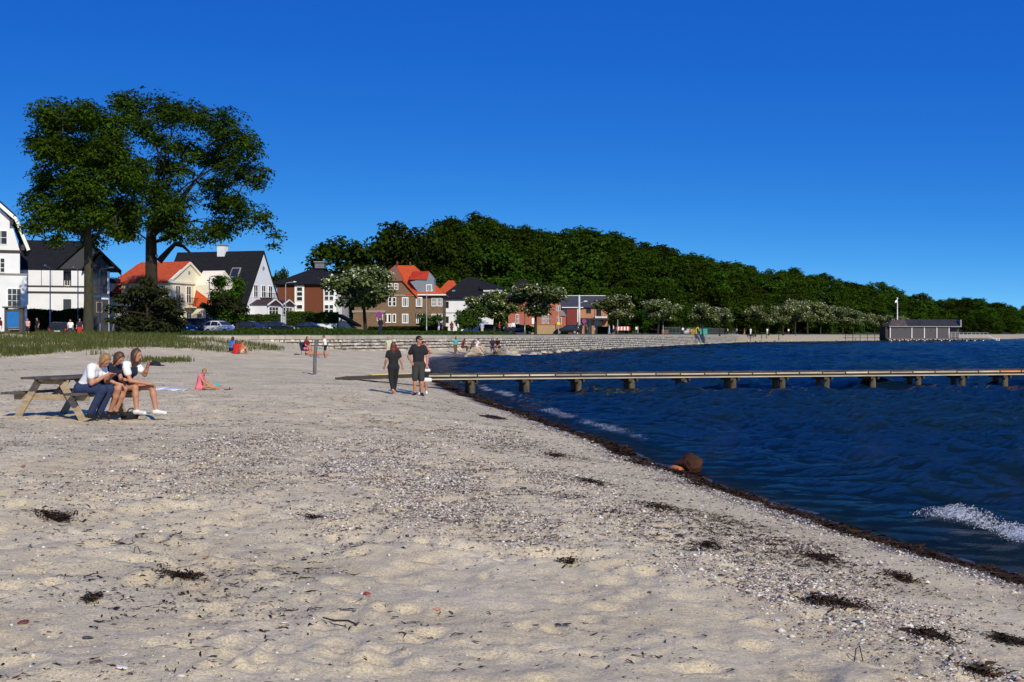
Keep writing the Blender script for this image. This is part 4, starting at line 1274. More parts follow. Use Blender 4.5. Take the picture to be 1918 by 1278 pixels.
def make_crown_tree(seed, kind):
    """a tree of height 1 about the origin: (trunk mesh, crown mesh[, blossom mesh])"""
    rnd = random.Random(seed); r = np.random.default_rng(seed)
    C = []; Rr = []
    if kind == 'wood':
        for k in range(24):
            a = rnd.uniform(0, 6.28); q = .33 * math.sqrt(rnd.random()) ; z = rnd.uniform(.34, .88)
            q *= math.sqrt(max(.1, 1 - ((z - .5) / .5) ** 2))
            C.append((q * math.cos(a), q * math.sin(a), z)); w = rnd.uniform(.08, .14); Rr.append((w, w, w * .8))
        V, F, T, _, _ = leaf_quads(C, Rr, 8000, .030, r, .5, .25, 1.5, .030, 9); lm, tr, trz = L_WOOD, .016, .55
    elif kind == 'edge':
        for k in range(24):
            a = rnd.uniform(0, 6.28); z = rnd.uniform(.12, .86); q = rnd.uniform(.08, .36) * math.sqrt(max(.1, 1 - ((z - .45) / .55) ** 2))
            C.append((q * math.cos(a), q * math.sin(a), z)); w = rnd.uniform(.11, .17); Rr.append((w, w, w * .8))
        V, F, T, _, _ = leaf_quads(C, Rr, 8000, .032, r, .45, .25, 1.5, .030, 9); lm, tr, trz = L_WOOD, .018, .5
    elif kind == 'shrub':
        for k in range(12):
            a = rnd.uniform(0, 6.28); z = rnd.uniform(.25, .8); q = rnd.uniform(.05, .38)
            C.append((q * math.cos(a), q * math.sin(a), z)); w = rnd.uniform(.13, .22); Rr.append((w, w, w * .8))
        V, F, T, _, _ = leaf_quads(C, Rr, 2600, .06, r, .4, .3); lm, tr, trz = L_SHRUB, .02, .4
    else:
        for k in range(17):
            a = rnd.uniform(0, 6.28); z = rnd.uniform(.42, .86); q = rnd.uniform(.0, .46) * math.sqrt(max(.15, 1 - ((z - .5) / .5) ** 2))
            C.append((q * math.cos(a), q * math.sin(a), z)); w = rnd.uniform(.11, .18); Rr.append((w * 1.1, w * 1.1, w * .7))
        V, F, T, P, d = leaf_quads(C, Rr, 3600, .05, r, .55, .4); lm, tr, trz = L_BLOS, .024, .5
    crown = np_mesh('crown', V, F, lm, False, {'tint': T})
    blos = None
    if kind == 'blossom':
        V2, F2, T2_, P2, d2 = leaf_quads(C, np.array(Rr) * 1.04, 1700, .034, r, .75, .75, 1.1)
        ok = d2[:, 2] > -.1
        V2 = V2.reshape(-1, 4, 3)[ok].reshape(-1, 3); T2_ = T2_.reshape(-1, 4)[ok].ravel(); n = ok.sum()
        blos = np_mesh('blossom', V2, np.arange(n * 4).reshape(n, 4), W_BLOS, False, {'tint': T2_})
    mb = MB(); lx = rnd.uniform(-.04, .04)
    mb.tube([(0, 0, -.03), (0, 0, .02), (lx * .5, 0, trz * .5), (lx, 0, trz)], [tr * 1.4, tr, tr * .85, tr * .6], 8)
    for c in C[:9]: limb(mb, (lx, 0, trz * rnd.uniform(.6, 1)), c, tr * .5, tr * .12, rnd, .1, 5, 4)
    return mb.mesh('trunk', BARK, True), crown, blos

def tree(name, label, parts, x, y, z, h, wide=1.0, group=None, rz=None, cat='tree'):
    root = thing(name, label, cat, (x, y, z), random.uniform(0, 6.28) if rz is None else rz, group)
    root.scale = (h * wide, h * wide, h)
    link_mesh('trunk', parts[0], root); link_mesh('crown', parts[1], root)
    if parts[2] is not None: link_mesh('blossom', parts[2], root)
    return root

WOODS = [make_crown_tree(100 + k, 'wood') for k in range(5)]
EDGES = [make_crown_tree(120 + k, 'edge') for k in range(4)]
BLOSS = [make_crown_tree(140 + k, 'blossom') for k in range(4)]
SHRUBS = [make_crown_tree(160 + k, 'shrub') for k in range(3)]

def build_wood():
    rnd = random.Random(77); n = 0; made = []
    LAND = [(-999, 'behind the brown villa'), (740, 'at its left shoulder'), (830, 'above the white house'), (930, 'above the red house'), (1045, 'above the slate roof'), (1140, 'above the barrier'), (1260, 'above the fence'),
            (1380, 'above the boardwalk'), (1520, 'above the flowering row'), (1660, 'above the bathing house'), (1800, 'at the far end')]
    px = 770.0
    cells = []
    while px < 2150:
        top, df, dt = hill_params(px)
        rows = 5
        for k in range(rows):
            f = k / (rows - 1.0)
            D = df + (dt - df) * (f * 1.02 - .02) + rnd.uniform(-7, 7)
            p = px + rnd.uniform(-13, 13) + (k % 2) * 16
            if px > 838 or (f < .3 and px > 790): cells.append((p, D, f))
        px += 31 + max(0, (px - 1500)) * .010 - (px > 1500) * 3
    for (p, D, f) in cells:
        X = PX(p, D)
        z = float(hill_z(np.array([X]), np.array([D]))[0]) + 2.0
        h = TREE_H * rnd.uniform(.84, 1.12) * (1 if D < 420 else .95) * (1 if f > .15 else .78)
        src = rnd.choice(WOODS if f > .3 and p < 1560 else EDGES)
        wide = rnd.uniform(.98, 1.2)
        if p > 1500: wide *= 1.1
        o = tree('forest_tree', '', src, X, D, z - .3, h, wide, 'broadleaf trees of the wood on the hillside'); n += 1
        row = min(4, max(0, round(f * 4))); made.append((row, sum(p >= q for q, _ in LAND) - 1, p, o))
    ROWN = ['foot', 'lower slope', 'middle slope', 'upper slope', 'crest']
    cellcount = {}
    for row, li, p, o in sorted(made, key=lambda q: (q[0], q[1], q[2])):
        k = cellcount[(row, li)] = cellcount.get((row, li), -1) + 1
        o['label'] = 'dark tree, %s from left at the %s of the wood %s' % (ORD[k], ROWN[row], LAND[li][1])
    singles = [(655, 230, 446, 600, WOODS[1], 1.15, 'bright green round tree behind the brown hip roofed house'), (730, 246, 420, 600, WOODS[3], .95, 'tall feathery tree standing before the left end of the wood'),
               (622, 238, 484, 600, WOODS[2], 1.1, 'dark low tree left of the bright green round tree'), (695, 256, 500, 600, EDGES[1], 1.3, 'dark tree filling the gap behind the orange roofed brown house'),
               (828, 262, 407, 600, WOODS[0], .9, 'tallest tree at the left shoulder of the wooded hill')]
    for (p, D, yt, yb, src, wide, lab) in singles:
        X = PX(p, D); z = max(LZ(X, D), 2.2); zt = PZ(yt, D)
        tree('broadleaf_tree', lab, src, X, D, z - .2, (zt - z) * 1.06, wide)
build_wood()

def at_ground(px, D):
    X = PX(px, D); return X, LZ(X, D)

def build_street_trees():
    spots = [(685, 163, 502, 1.05, 'white flowering tree with a straight trunk before the brown hip roofed house'), (925, 186, 545, 1.25, 'broad white flowering tree in front of the white house'),
             (1003, 184, 533, 1.15, 'white flowering tree with a leaning trunk before the red brick house'), (1152, 216, 552, 1.0, 'flowering tree at the right end of the long brick house'),
             (1232, 250, 562, 1.1, 'white flowering tree alone right of the striped barrier'), (1316, 282, 568, .95, 'left tree of the flowering pair behind the fence'),
             (1348, 288, 577, .95, 'right tree of the flowering pair behind the fence')]
    for k, (p, D, yt, w, lab) in enumerate(spots):
        X, z = at_ground(p, D); h = (PZ(yt, D) - z) * 1.08
        tree('flowering_tree', lab, BLOSS[k % 4], X, D, z - .05, h, w * 1.1, 'white flowering trees along the promenade', rz=.7 * k)
    k = 0
    row = [(1425, 352, 572), (1450, 362, 573), (1478, 368, 571), (1500, 380, 560), (1524, 392, 563), (1548, 402, 566), (1570, 412, 572), (1590, 420, 575), (1610, 430, 580), (1630, 440, 584), (1650, 450, 588), (1672, 462, 590), (1700, 478, 592)]
    for (p, D, yt) in row:
        X = PX(p, D); z = LZ(X, D) if D < 460 else 2.2
        h = (PZ(yt, D) - 2.2) * 1.08
        tree('flowering_tree', 'pale flowering tree, %s from left in the dense row along the far promenade' % ORD[k], BLOSS[k % 4], X, D + 8, 2.1, h, 1.0, 'pale flowering trees in the far row', rz=1.3 * k); k += 1
    X, z = at_ground(880, 174); tree('young_tree', 'small round green tree in front of the white house with black roof', SHRUBS[0], X, 174, z, (PZ(568, 174) - z) * 1.12, .9)
    X, z = at_ground(862, 172); tree('sapling', 'thin sapling with few leaves left of the small round tree', SHRUBS[2], X, 172, z, (PZ(592, 172) - z) * 1.1, .45)
    X, z = at_ground(806, 176); tree('bush', 'dark green bush in front of the ground floor windows of the brown house', SHRUBS[1], X, 176, z, (PZ(590, 176) - z) * 1.15, 1.5, cat='bush')
    X, z = at_ground(990, 186); tree('bush', 'bush with pale flowers by the road left of the leaning flowering tree', SHRUBS[2], X, 186, z, (PZ(609, 186) - z) * 1.15, 1.3, cat='bush')
    X, z = at_ground(425, 152); tree('young_tree', 'dark green pointed tree before the roof of the white gabled house', EDGES[2], X, 152, z, (PZ(515, 152) - z) * 1.06, .85)
    X, z = at_ground(528, 200); tree('conifer', 'small dark conifer top showing behind the brown hip roofed house', EDGES[0], X, 200, z, (PZ(498, 200) - z) * 1.05, .45)
    for (p, D, yt, w) in ((222, 165, 508, .7), (1205, 262, 575, 1.1), (1180, 255, 582, 1.2), (1275, 300, 560, 1.0)):
        X, z = at_ground(p, D); tree('young_tree', {222: 'dark tree glimpsed between the modern house and the orange roof', 1205: 'dull green tree left of the lone flowering tree', 1180: 'low green tree beside the striped barrier', 1275: 'green tree behind the flowering pair'}[p], EDGES[1], X, D, z, (PZ(yt, D) - z) * 1.05, w)
build_street_trees()

def pine_shrub(label, px, D, clumps, n, seed, group=None):
    rnd = random.Random(seed); r = np.random.default_rng(seed)
    X0, Z0 = at_ground(px, D); s = D / FPX
    root = thing('pine', label, 'pine', (X0, D, Z0 - .05), 0, group)
    C = []; Rr = []
    for (a, b, q) in clumps:
        for k in range(2):
            C.append((PX(a, D) - X0 + rnd.uniform(-.3, .3), rnd.uniform(-1.6, 1.6), PZ(b, D) - Z0)); Rr.append((q * s, q * s, q * s * .5))
    V, F, T, _, _ = leaf_quads(C, Rr, n, .20, r, .5, .1, 2.6)
    link_mesh('crown', np_mesh('crown', V, F, L_PINE, False, {'tint': T}), root)
    mb = MB(); top = max(c[2] for c in C)
    mb.tube([(0, 0, -.2), (0, 0, top * .5), (0, 0, top * .95)], [.2, .14, .04], 8)
    for c in C: limb(mb, (0, 0, max(.3, c[2] - .5)), c, .06, .02, rnd, .05, 4, 3)
    mb.build('trunk', BARK, root, smooth=True)
pine_shrub('big dark brownish pine shrub in front of the thick tree trunk', 276, 119, [(275, 525, 16), (260, 545, 22), (295, 545, 22), (235, 560, 20), (275, 565, 30), (315, 565, 24), (220, 578, 16), (250, 580, 28), (300, 585, 30), (335, 582, 16), (240, 600, 26), (280, 605, 32), (320, 602, 26), (212, 600, 14), (270, 535, 14), (310, 615, 24), (250, 618, 24)], 9000, 3)
pine_shrub('low layered pine in front of the yellow house', 428, 150, [(415, 565, 18), (440, 572, 18), (400, 578, 14), (455, 580, 12), (428, 560, 12), (412, 588, 16), (385, 572, 10)], 2600, 4)

# ------------------------------------------------------------------ hedges and verge planting
def hedge(label, px0, px1, D, py_top, depth=1.6, lmat=None, dens=170, seed=1, name='hedge', zb=None):
    r = np.random.default_rng(seed)
    X0, X1 = PX(px0, D), PX(px1, D); Z0 = LZ((X0 + X1) / 2, D) if zb is None else zb
    h = PZ(py_top, D) - Z0; L = X1 - X0
    root = thing(name, label, 'hedge', ((X0 + X1) / 2, D, Z0 - .05))
    n = int(L * (h + depth) * dens)
    x = r.uniform(-L / 2, L / 2, n); y = r.uniform(0, depth, n)
    hz = h * (1 + .10 * fbm(x * .9, y * .9, 2, seed))
    f = r.random(n) < .55
    z = np.where(f, r.uniform(0, 1, n) * hz, hz * (.92 + .12 * r.random(n)))
    y = np.where(f, r.normal(0, .10, n), y)
    C = np.stack([x, y, z], -1)
    nrm = r.normal(0, 1, (n, 3)); nrm /= np.linalg.norm(nrm, axis=1)[:, None]
    t = np.cross(nrm, r.normal(0, 1, (n, 3))); t /= np.linalg.norm(t, axis=1)[:, None]; b = np.cross(nrm, t)
    s = r.uniform(.07, .16, n)[:, None]
    V = np.stack([C - t * s, C - b * s * .6, C + t * s, C + b * s * .6], 1).reshape(-1, 3)
    link_mesh('foliage', np_mesh('foliage', V, np.arange(n * 4).reshape(n, 4), lmat or L_HEDGE, False, {'tint': np.repeat(r.uniform(.6, 1.4, n), 4)}), root)
    MB().box(-L / 2, L / 2, .12, depth - .1, 0, h * .97).build('core_box', M('hedge_core', (.012, .016, .008), rough=1), root)  # solid dark box filling the hedge behind its leaves
hedge('dark clipped hedge in front of the white ground floor of the modern house', 42, 158, 134, 581, seed=2)
hedge('green hedge in front of the white gabled house', 398, 522, 160, 590, seed=3, lmat=L_SHRUB)
hedge('tall rambling hedge against the brown hip roofed house', 522, 632, 168, 586, seed=4, lmat=L_SHRUB)
hedge('low hedge along the foot of the brown house', 690, 838, 178, 612, seed=5)
hedge('low hedge beside the road before the brick houses', 1020, 1064, 208, 618, seed=6, lmat=L_SHRUB)
hedge('box hedge under the balcony of the long brick house', 1120, 1142, 222, 612, seed=7)
def verge():
    """low planting on the bank between promenade and road"""
    r = np.random.default_rng(50)
    N = 150000
    d = r.uniform(_clen[2], _clen[6], N); off = r.uniform(5, 16, N)
    P = coast_at(d); X = P[:, 0] - .42 * off; Y = P[:, 1] + .907 * off
    px = 959 + FPX * X / Y
    tall = sstep(315, 345, px) * (1 - .55 * sstep(655, 700, px)) * (1 - .35 * sstep(980, 1010, px))
    prof = np.exp(-((off - 11.5) / 3.2) ** 2)
    h = (.08 + .46 * tall * (.35 + .65 * sstep(425, 460, px)) * prof) * (1 + .5 * fbm(X * .35, Y * .35, 3, 66))
    ok = (px > -60) & (px < 1420) & (r.random(N) < (.18 + .82 * prof * tall))
    X, Y, h, off = X[ok], Y[ok], h[ok], off[ok]; n = len(X)
    Z = land_z(X, Y, off) + h * np.sqrt(r.random(n))
    C = np.stack([X, Y, Z], -1)
    nrm = r.normal(0, 1, (n, 3)); nrm /= np.linalg.norm(nrm, axis=1)[:, None]
    t = np.cross(nrm, r.normal(0, 1, (n, 3))); t /= np.linalg.norm(t, axis=1)[:, None]; b = np.cross(nrm, t)
    s = r.uniform(.06, .15, n)[:, None] * (1 + Y[:, None] / 300)
    V = np.stack([C - t * s, C - b * s * .5, C + t * s, C + b * s * .5], 1).reshape(-1, 3)
    o = link_mesh('verge_plants', np_mesh('verge_plants', V, np.arange(n * 4).reshape(n, 4), leaf_mat('verge_leaf', (.042, .07, .014), .25, 0, 0), False, {'tint': np.repeat(r.uniform(.6, 1.4, n), 4)}))
    tag(o, kind='stuff')
verge()
# ------------------------------------------------------------------ houses
WHITE = M('white_render', (.71, .73, .77), rough=.85, var=.05, scale=.8)
WFRAME = M('white_frame', (.80, .80, .78), rough=.5, var=.03)
GLASS = glass_mat()
BLACKROOF = M('black_tile', (.014, .014, .017), spec=.12, rough=.85, var=.3, scale=1.2, stretch=(1, 1, 6), bump=.4, bscale=6)
ORANGE = M('orange_tile', (.44, .065, .012), rough=.8, var=.25, scale=2, stretch=(1, 1, 5), bump=.5, bscale=7)
DARKCLAD = M('dark_cladding', (.028, .031, .042), rough=.7, var=.15, scale=1.5, stretch=(1, 1, 9))
YELLOW = M('pale_yellow_render', (.74, .68, .50), rough=.85, var=.06, scale=.8)
BROWNBRICK = M('brown_brick', (.145, .045, .022), rough=.9, var=.25, scale=3, stretch=(1, 1, 4), bump=.3, bscale=14)
DUNBRICK = M('dun_brick', (.175, .112, .066), rough=.9, var=.25, scale=2.5, stretch=(1, 1, 4), bump=.3, bscale=14)
REDBRICK = M('red_brick', (.36, .12, .075), rough=.9, var=.22, scale=2.5, stretch=(1, 1, 4), bump=.3, bscale=14)
GREYTRIM = M('grey_trim', (.25, .24, .23), rough=.8, var=.1)
ZINC = M('zinc_sheet', (.17, .20, .24), rough=.5, var=.12, scale=2, stretch=(6, 6, 1))

_wcache = {}
def window(parent, O, ang, w, h, cols=1, rows=1, mat=None, bar=.07, name='window'):
    """frame mesh 'window' with a child pane; O is the lower left corner on the wall, ang the heading of the wall seen from outside (0: faces -y)"""
    mat = mat or WFRAME
    key = (round(w, 2), round(h, 2), cols, rows, mat.name, bar)
    if key not in _wcache:
        mb = MB(); d0, d1 = -.07, .02
        mb.box(0, bar, d0, d1, 0, h); mb.box(w - bar, w, d0, d1, 0, h)
        mb.box(bar, w - bar, d0, d1, 0, bar); mb.box(bar, w - bar, d0, d1, h - bar, h)
        for c in range(1, cols): x = w * c / cols; mb.box(x - bar * .4, x + bar * .4, d0 + .012, d1, bar, h - bar)
        for q in range(1, rows):
            z = h * q / rows
            for c in range(cols):
                xa = bar if c == 0 else w * c / cols + bar * .4; xb = w - bar if c == cols - 1 else w * (c + 1) / cols - bar * .4
                mb.box(xa, xb, d0 + .015, d1, z - bar * .35, z + bar * .35)
        f = mb.mesh(name, mat)
        p = MB().box(bar * .5, w - bar * .5, -.022, .015, bar * .5, h - bar * .5).mesh('pane', GLASS)
        _wcache[key] = (f, p)
    f, p = _wcache[key]
    o = link_mesh(name, f, parent, O); o.rotation_euler = (0, 0, ang)
    link_mesh('pane', p, o)
    return o

class House:
    def __init__(self, name, label, px, D, rz=0, cat='house', group=None, zb=None):
        self.D = D; self.x = PX(px, D); self.z = 2.05 if zb is None else zb
        self.root = thing(name, label, cat, (self.x, D, self.z), rz, group)
    def u(self, px): return PX(px, self.D) - self.x
    def h(self, py): return PZ(py, self.D) - self.z
    def box(self, name, mat, *a): return MB().box(*a).build(name, mat, self.root)
    def wall_poly(self, mat, poly, y0, y1, name='wall'): return MB().prism(poly, 'y', y0, y1).build(name, mat, self.root)
    def gable_roof_x(self, mat, x0, x1, y0, y1, ze, zr, over=.35, t=.22, name='roof'):
        ym = (y0 + y1) / 2; sl = (zr - ze) / (ym - y0); d = over * sl
        poly = [(y0 - over, ze - d), (ym, zr), (y1 + over, ze - d), (y1 + over, ze - d + t), (ym, zr + t * 1.4), (y0 - over, ze - d + t)]
        return MB().prism(poly, 'x', x0 - over * .6, x1 + over * .6).build(name, mat, self.root)
    def gable_roof_y(self, mat, x0, x1, y0, y1, ze, zr, over=.35, t=.22, name='roof'):
        xm = (x0 + x1) / 2; sl = (zr - ze) / (xm - x0); d = over * sl
        poly = [(x0 - over, ze - d), (xm, zr), (x1 + over, ze - d), (x1 + over, ze - d + t), (xm, zr + t * 1.4), (x0 - over, ze - d + t)]
        return MB().prism(poly, 'y', y0 - over * .8, y1 + over).build(name, mat, self.root)
    def hip_roof(self, mat, x0, x1, y0, y1, ze, zr, xr0, xr1, yr, over=.4, name='roof'):
        a = [(x0 - over, y0 - over, ze), (x1 + over, y0 - over, ze), (x1 + over, y1 + over, ze), (x0 - over, y1 + over, ze)]
        b = [(p[0], p[1], ze - .16) for p in a]
        vs = a + b + [(xr0, yr, zr), (xr1, yr, zr)]
        fs = [(0, 1, 9, 8), (1, 2, 9), (2, 3, 8, 9), (3, 0, 8), (4, 5, 1, 0), (5, 6, 2, 1), (6, 7, 3, 2), (7, 4, 0, 3), (7, 6, 5, 4)]
        return MB().add(vs, fs).build(name, mat, self.root)
    def win(self, px0, px1, py0, py1, cols=1, rows=1, y=0.0, mat=None, bar=.07):
        return window(self.root, (self.u(px0), y, self.h(py1)), 0, self.u(px1) - self.u(px0), self.h(py0) - self.h(py1), cols, rows, mat, bar)
    def win_right(self, x, y, z, w, h, cols=1, rows=1, mat=None):
        return window(self.root, (x, y, z), R(90), w, h, cols, rows, mat)

def white_corner_house():
    H = House('white_villa', 'tall white villa with a curved gable cut off by the left edge of the picture', -56, 131, R(23))
    a, b = H.u(-125), H.u(31); s = (a + b) / 2
    ze, zk, zr = H.h(468), H.h(408), H.h(345)
    H.wall_poly(WHITE, [(a, 0), (b, 0), (b, ze), (H.u(14), zk), (s, zr), (2 * s - H.u(14), zk), (a, ze)], 0, 9)
    H.box('bay', WHITE, H.u(-70), H.u(43), -1.3, -.003, 0, H.h(515))
    H.box('bay_coping', GREYTRIM, H.u(-72), H.u(45), -1.4, .02, H.h(515), H.h(512))
    H.box('string_course', M('dark_trim', (.04, .035, .04)), a, b + .1, -.12, -.003, H.h(472), H.h(467))
    roof = [(H.u(46), ze), (H.u(24), H.h(409)), (s, zr + .1), (2 * s - H.u(24), H.h(409)), (2 * s - H.u(46), ze)]
    top = [(x, z + .5 if i in (1, 2, 3) else z) for i, (x, z) in enumerate(roof)]
    MB().prism(roof + [(x + (.35 if i == 0 else -.35 if i == 4 else 0), z + (.5 if 0 < i < 4 else .05)) for i, (x, z) in reversed(list(enumerate(roof)))], 'y', -.0, 9.4).build('roof', BLACKROOF, H.root)
    MB().beam((H.u(46), -.42, ze + .05), (H.u(24), -.42, H.h(409)), .8, .32).build('bargeboard', WFRAME, H.root)
    MB().beam((H.u(24), -.42, H.h(409)), (s, -.42, zr), .8, .32).build('bargeboard', WFRAME, H.root)
    for (p, q) in ((16, 414), (36, 462)): H.box('bracket', M('dark_trim'), H.u(p - 3), H.u(p + 3), -.6, -.003, H.h(q + 5), H.h(q - 5))
    H.win(-14, 9, 430, 457, 2, 2); H.win(-12, 5, 482, 510, 2, 3); H.win(8, 33, 540, 575, 3, 3, y=-1.303); H.win(-40, -10, 540, 575, 3, 3, y=-1.303)
white_corner_house()

def modern_house():
    H = House('modern_house', 'modern white house with black roof and dark clad gables behind the bare tree trunk', 33, 141, R(17)); H.root.scale = (.94, 1, 1)
    u, h = H.u, H.h
    H.box('ground_floor', WHITE, u(28), u(207), 0, 10, 0, h(549))
    H.box('band', M('dark_trim'), u(30), u(207), -.12, 9, h(548.5), h(546))
    H.box('terrace_wall', WHITE, u(30), u(160), -.06, .2, h(545.5), h(538))
    H.box('band', M('dark_trim'), u(30), u(158), -.10, .25, h(537.5), h(535))
    for (a, b) in ((33, 77), (78, 97), (97.6, 119), (134, 159)): H.box('parapet_panel', WHITE, u(a), u(b), -.03 - .02 * (a % 2), .16, h(534.5), h(506))
    H.box('upper_floor', DARKCLAD, u(31), u(205), 1.6, 10, h(549), h(500))
    H.win(120, 131, 508, 534, 2, 1, y=1.597)
    H.gable_roof_x(BLACKROOF, u(33), u(170), .6, 11, h(503), h(448), over=.5)
    # front gable
    a, ap, b = u(105), u(166), u(226)
    H.wall_poly(DARKCLAD, [(u(107), h(502)), (u(224), h(502)), (ap, h(452))], .35, 8, 'gable')
    H.gable_roof_y(BLACKROOF, u(106), u(226), .2, 9, h(503), h(449), over=.3)
    c = u(189)
    H.wall_poly(DARKCLAD, [(u(170), h(500)), (u(209), h(500)), (c, h(476))], -.75, .34, 'gable')
    H.gable_roof_y(BLACKROOF, u(160), u(218), -1.0, 1.2, h(499), h(470), over=.25)
    H.box('glazed_bay', DARKCLAD, u(172), u(203), -.7, 1.5, h(549), h(500.5))
    for (p, q) in ((175, 187), (188.5, 201)): H.win(p, q, 508, 534, 1, 1, y=-.703, mat=M('dark_frame', (.03, .03, .035)))
    H.box('corner_post', WHITE, u(203.5), u(208), -.75, .3, h(549), h(507))
    H.win(119, 134, 560, 579, 1, 1, mat=M('dark_frame')); H.win(172, 192, 556, 590, 2, 1, mat=M('dark_frame'))
    H.box('ground_wing', DARKCLAD, u(160), u(206), -.5, -.003, 0, h(560))
    H.win(182, 194, 565, 585, 1, 1, y=-.503, mat=M('tan_frame', (.4, .25, .12)))
modern_house()

def gable_end_house(H, L, W, ze, zr, wmat, rmat, apron=0):
    """long house, ridge along local x ending at x=0 with its gable on the right; y runs from 0 (near) to W"""
    H.box('wall', wmat, -L, -.01, 0, W, 0, ze)
    MB().prism([(0, 0), (W, 0), (W, ze), (W / 2, zr), (0, ze)], 'x', -.25, 0).build('gable_wall', wmat, H.root)
    H.gable_roof_x(rmat, -L, -.05, 0, W, ze, zr, over=.3)

def yellow_house():
    H = House('yellow_house', 'pale yellow house with an orange tiled roof and a pedimented gable behind the pine shrub', 318, 152, R(-17))
    L, W, ze, zr = 6.6, 8.6, H.h(528), H.h(491)
    gable_end_house(H, L, W, ze, zr, YELLOW, ORANGE)
    r_ = H.root
    MB().box(-.02, .22, -.3, W + .3, ze - .12, ze + .12).build('cornice', M('cream_trim', (.78, .72, .58), var=.04), r_)
    for sg in (0, 1):
        MB().beam((.10, -.35 if sg == 0 else W + .35, ze - .05), (.10, W / 2, zr + .12), .26, .25).build('raking_cornice', M('cream_trim'), r_)
    MB().tube([(0, W / 2, ze + 1.25), (.05, W / 2, ze + 1.25)], .22, 14).build('round_window', GREYTRIM, r_)
    for y in (1.2, 3.6, 6.0): window(r_, (.0, y, 3.9), R(90), 1.1, 2.1, 2, 2)
    for y in (1.2, 3.6, 6.0): window(r_, (.0, y, .7), R(90), 1.2, 2.2, 2, 2)
    for y in np.arange(3.1, 7.6, .35): MB().box(.75, .79, y, y + .04, 3.5, 4.5).build('baluster', M('dark_iron', (.03, .03, .03)), r_)
    MB().box(.003, .8, 3.0, 7.6, 3.35, 3.5).build('balcony', M('cream_trim'), r_); MB().box(.74, .80, 3.0, 7.6, 4.5, 4.56).build('balcony_rail', M('dark_iron'), r_)
    # hipped lower roof on the left and dormer
    MB().add([(-L - 4.2, -.3, 4.5), (-L + .3, -.3, 5.6), (-L + .3, W, 5.6), (-L - 4.2, W, 4.5), (-L + .3, W / 2, zr + .2), (-L - .6, W / 2, zr + .1)], [(0, 1, 4, 5), (5, 4, 2, 3), (0, 5, 3), (3, 2, 1, 0), (1, 2, 4)]).build('hip_roof', ORANGE, r_)
    H.box('left_wall', YELLOW, -L - 3.9, -L - .01, .1, W - .2, 0, 4.6)
    MB().box(-L - 2.6, -L - 1.2, -.1, 3, 5.2, 6.3).build('dormer', M('cream_trim'), r_); window(r_, (-L - 2.4, -.1, 5.3), 0, 1.0, .9, 2, 1)
    MB().prism([(-L - 2.75, 6.3), (-L - 1.05, 6.3), (-L - 1.3, 6.75), (-L - 1.9, 6.95), (-L - 2.5, 6.75)], 'y', -.3, 3.2).build('dormer_roof', BLACKROOF, r_)
    # rear wing to the right
    MB().prism([(5.4, 0), (10.5, 0), (10.5, ze - .2), (7.6, zr - .7), (5.4, ze - .2)], 'x', .001, 3.0).build('rear_wing', M('cream_trim'), r_)
    MB().prism([(2.0, 5.9), (5.4, 3.8), (5.4, 6.4)], 'x', .3, 2.2).build('side_roof', ORANGE, r_) if False else None
    MB().box(.003, 2.9, 4.9, 5.39, 0, 3.6).build('porch', M('cream_trim'), r_); MB().add([(.3, 4.6, 3.6), (3.2, 4.6, 3.6), (.3, 5.39, 5.6), (3.2, 5.39, 3.7), (.3, 4.6, 3.5), (3.2, 4.6, 3.5), (.3, 5.39, 3.5), (3.2, 5.39, 3.5)], [(0, 1, 3, 2), (0, 4, 5, 1), (1, 5, 7, 3), (3, 7, 6, 2), (2, 6, 4, 0), (4, 6, 7, 5)]).build('porch_roof', ORANGE, r_)
    window(r_, (.7, 4.9, .6), 0, .8, 2.1, 1, 2); window(r_, (1.9, 4.9, .6), 0, .8, 2.1, 1, 2)
    window(r_, (3.0, 6.2, 4.0), R(90), .9, 1.8, 2, 2); window(r_, (3.0, 8.2, 4.0), R(90), .9, 1.8, 2, 2)
yellow_house()

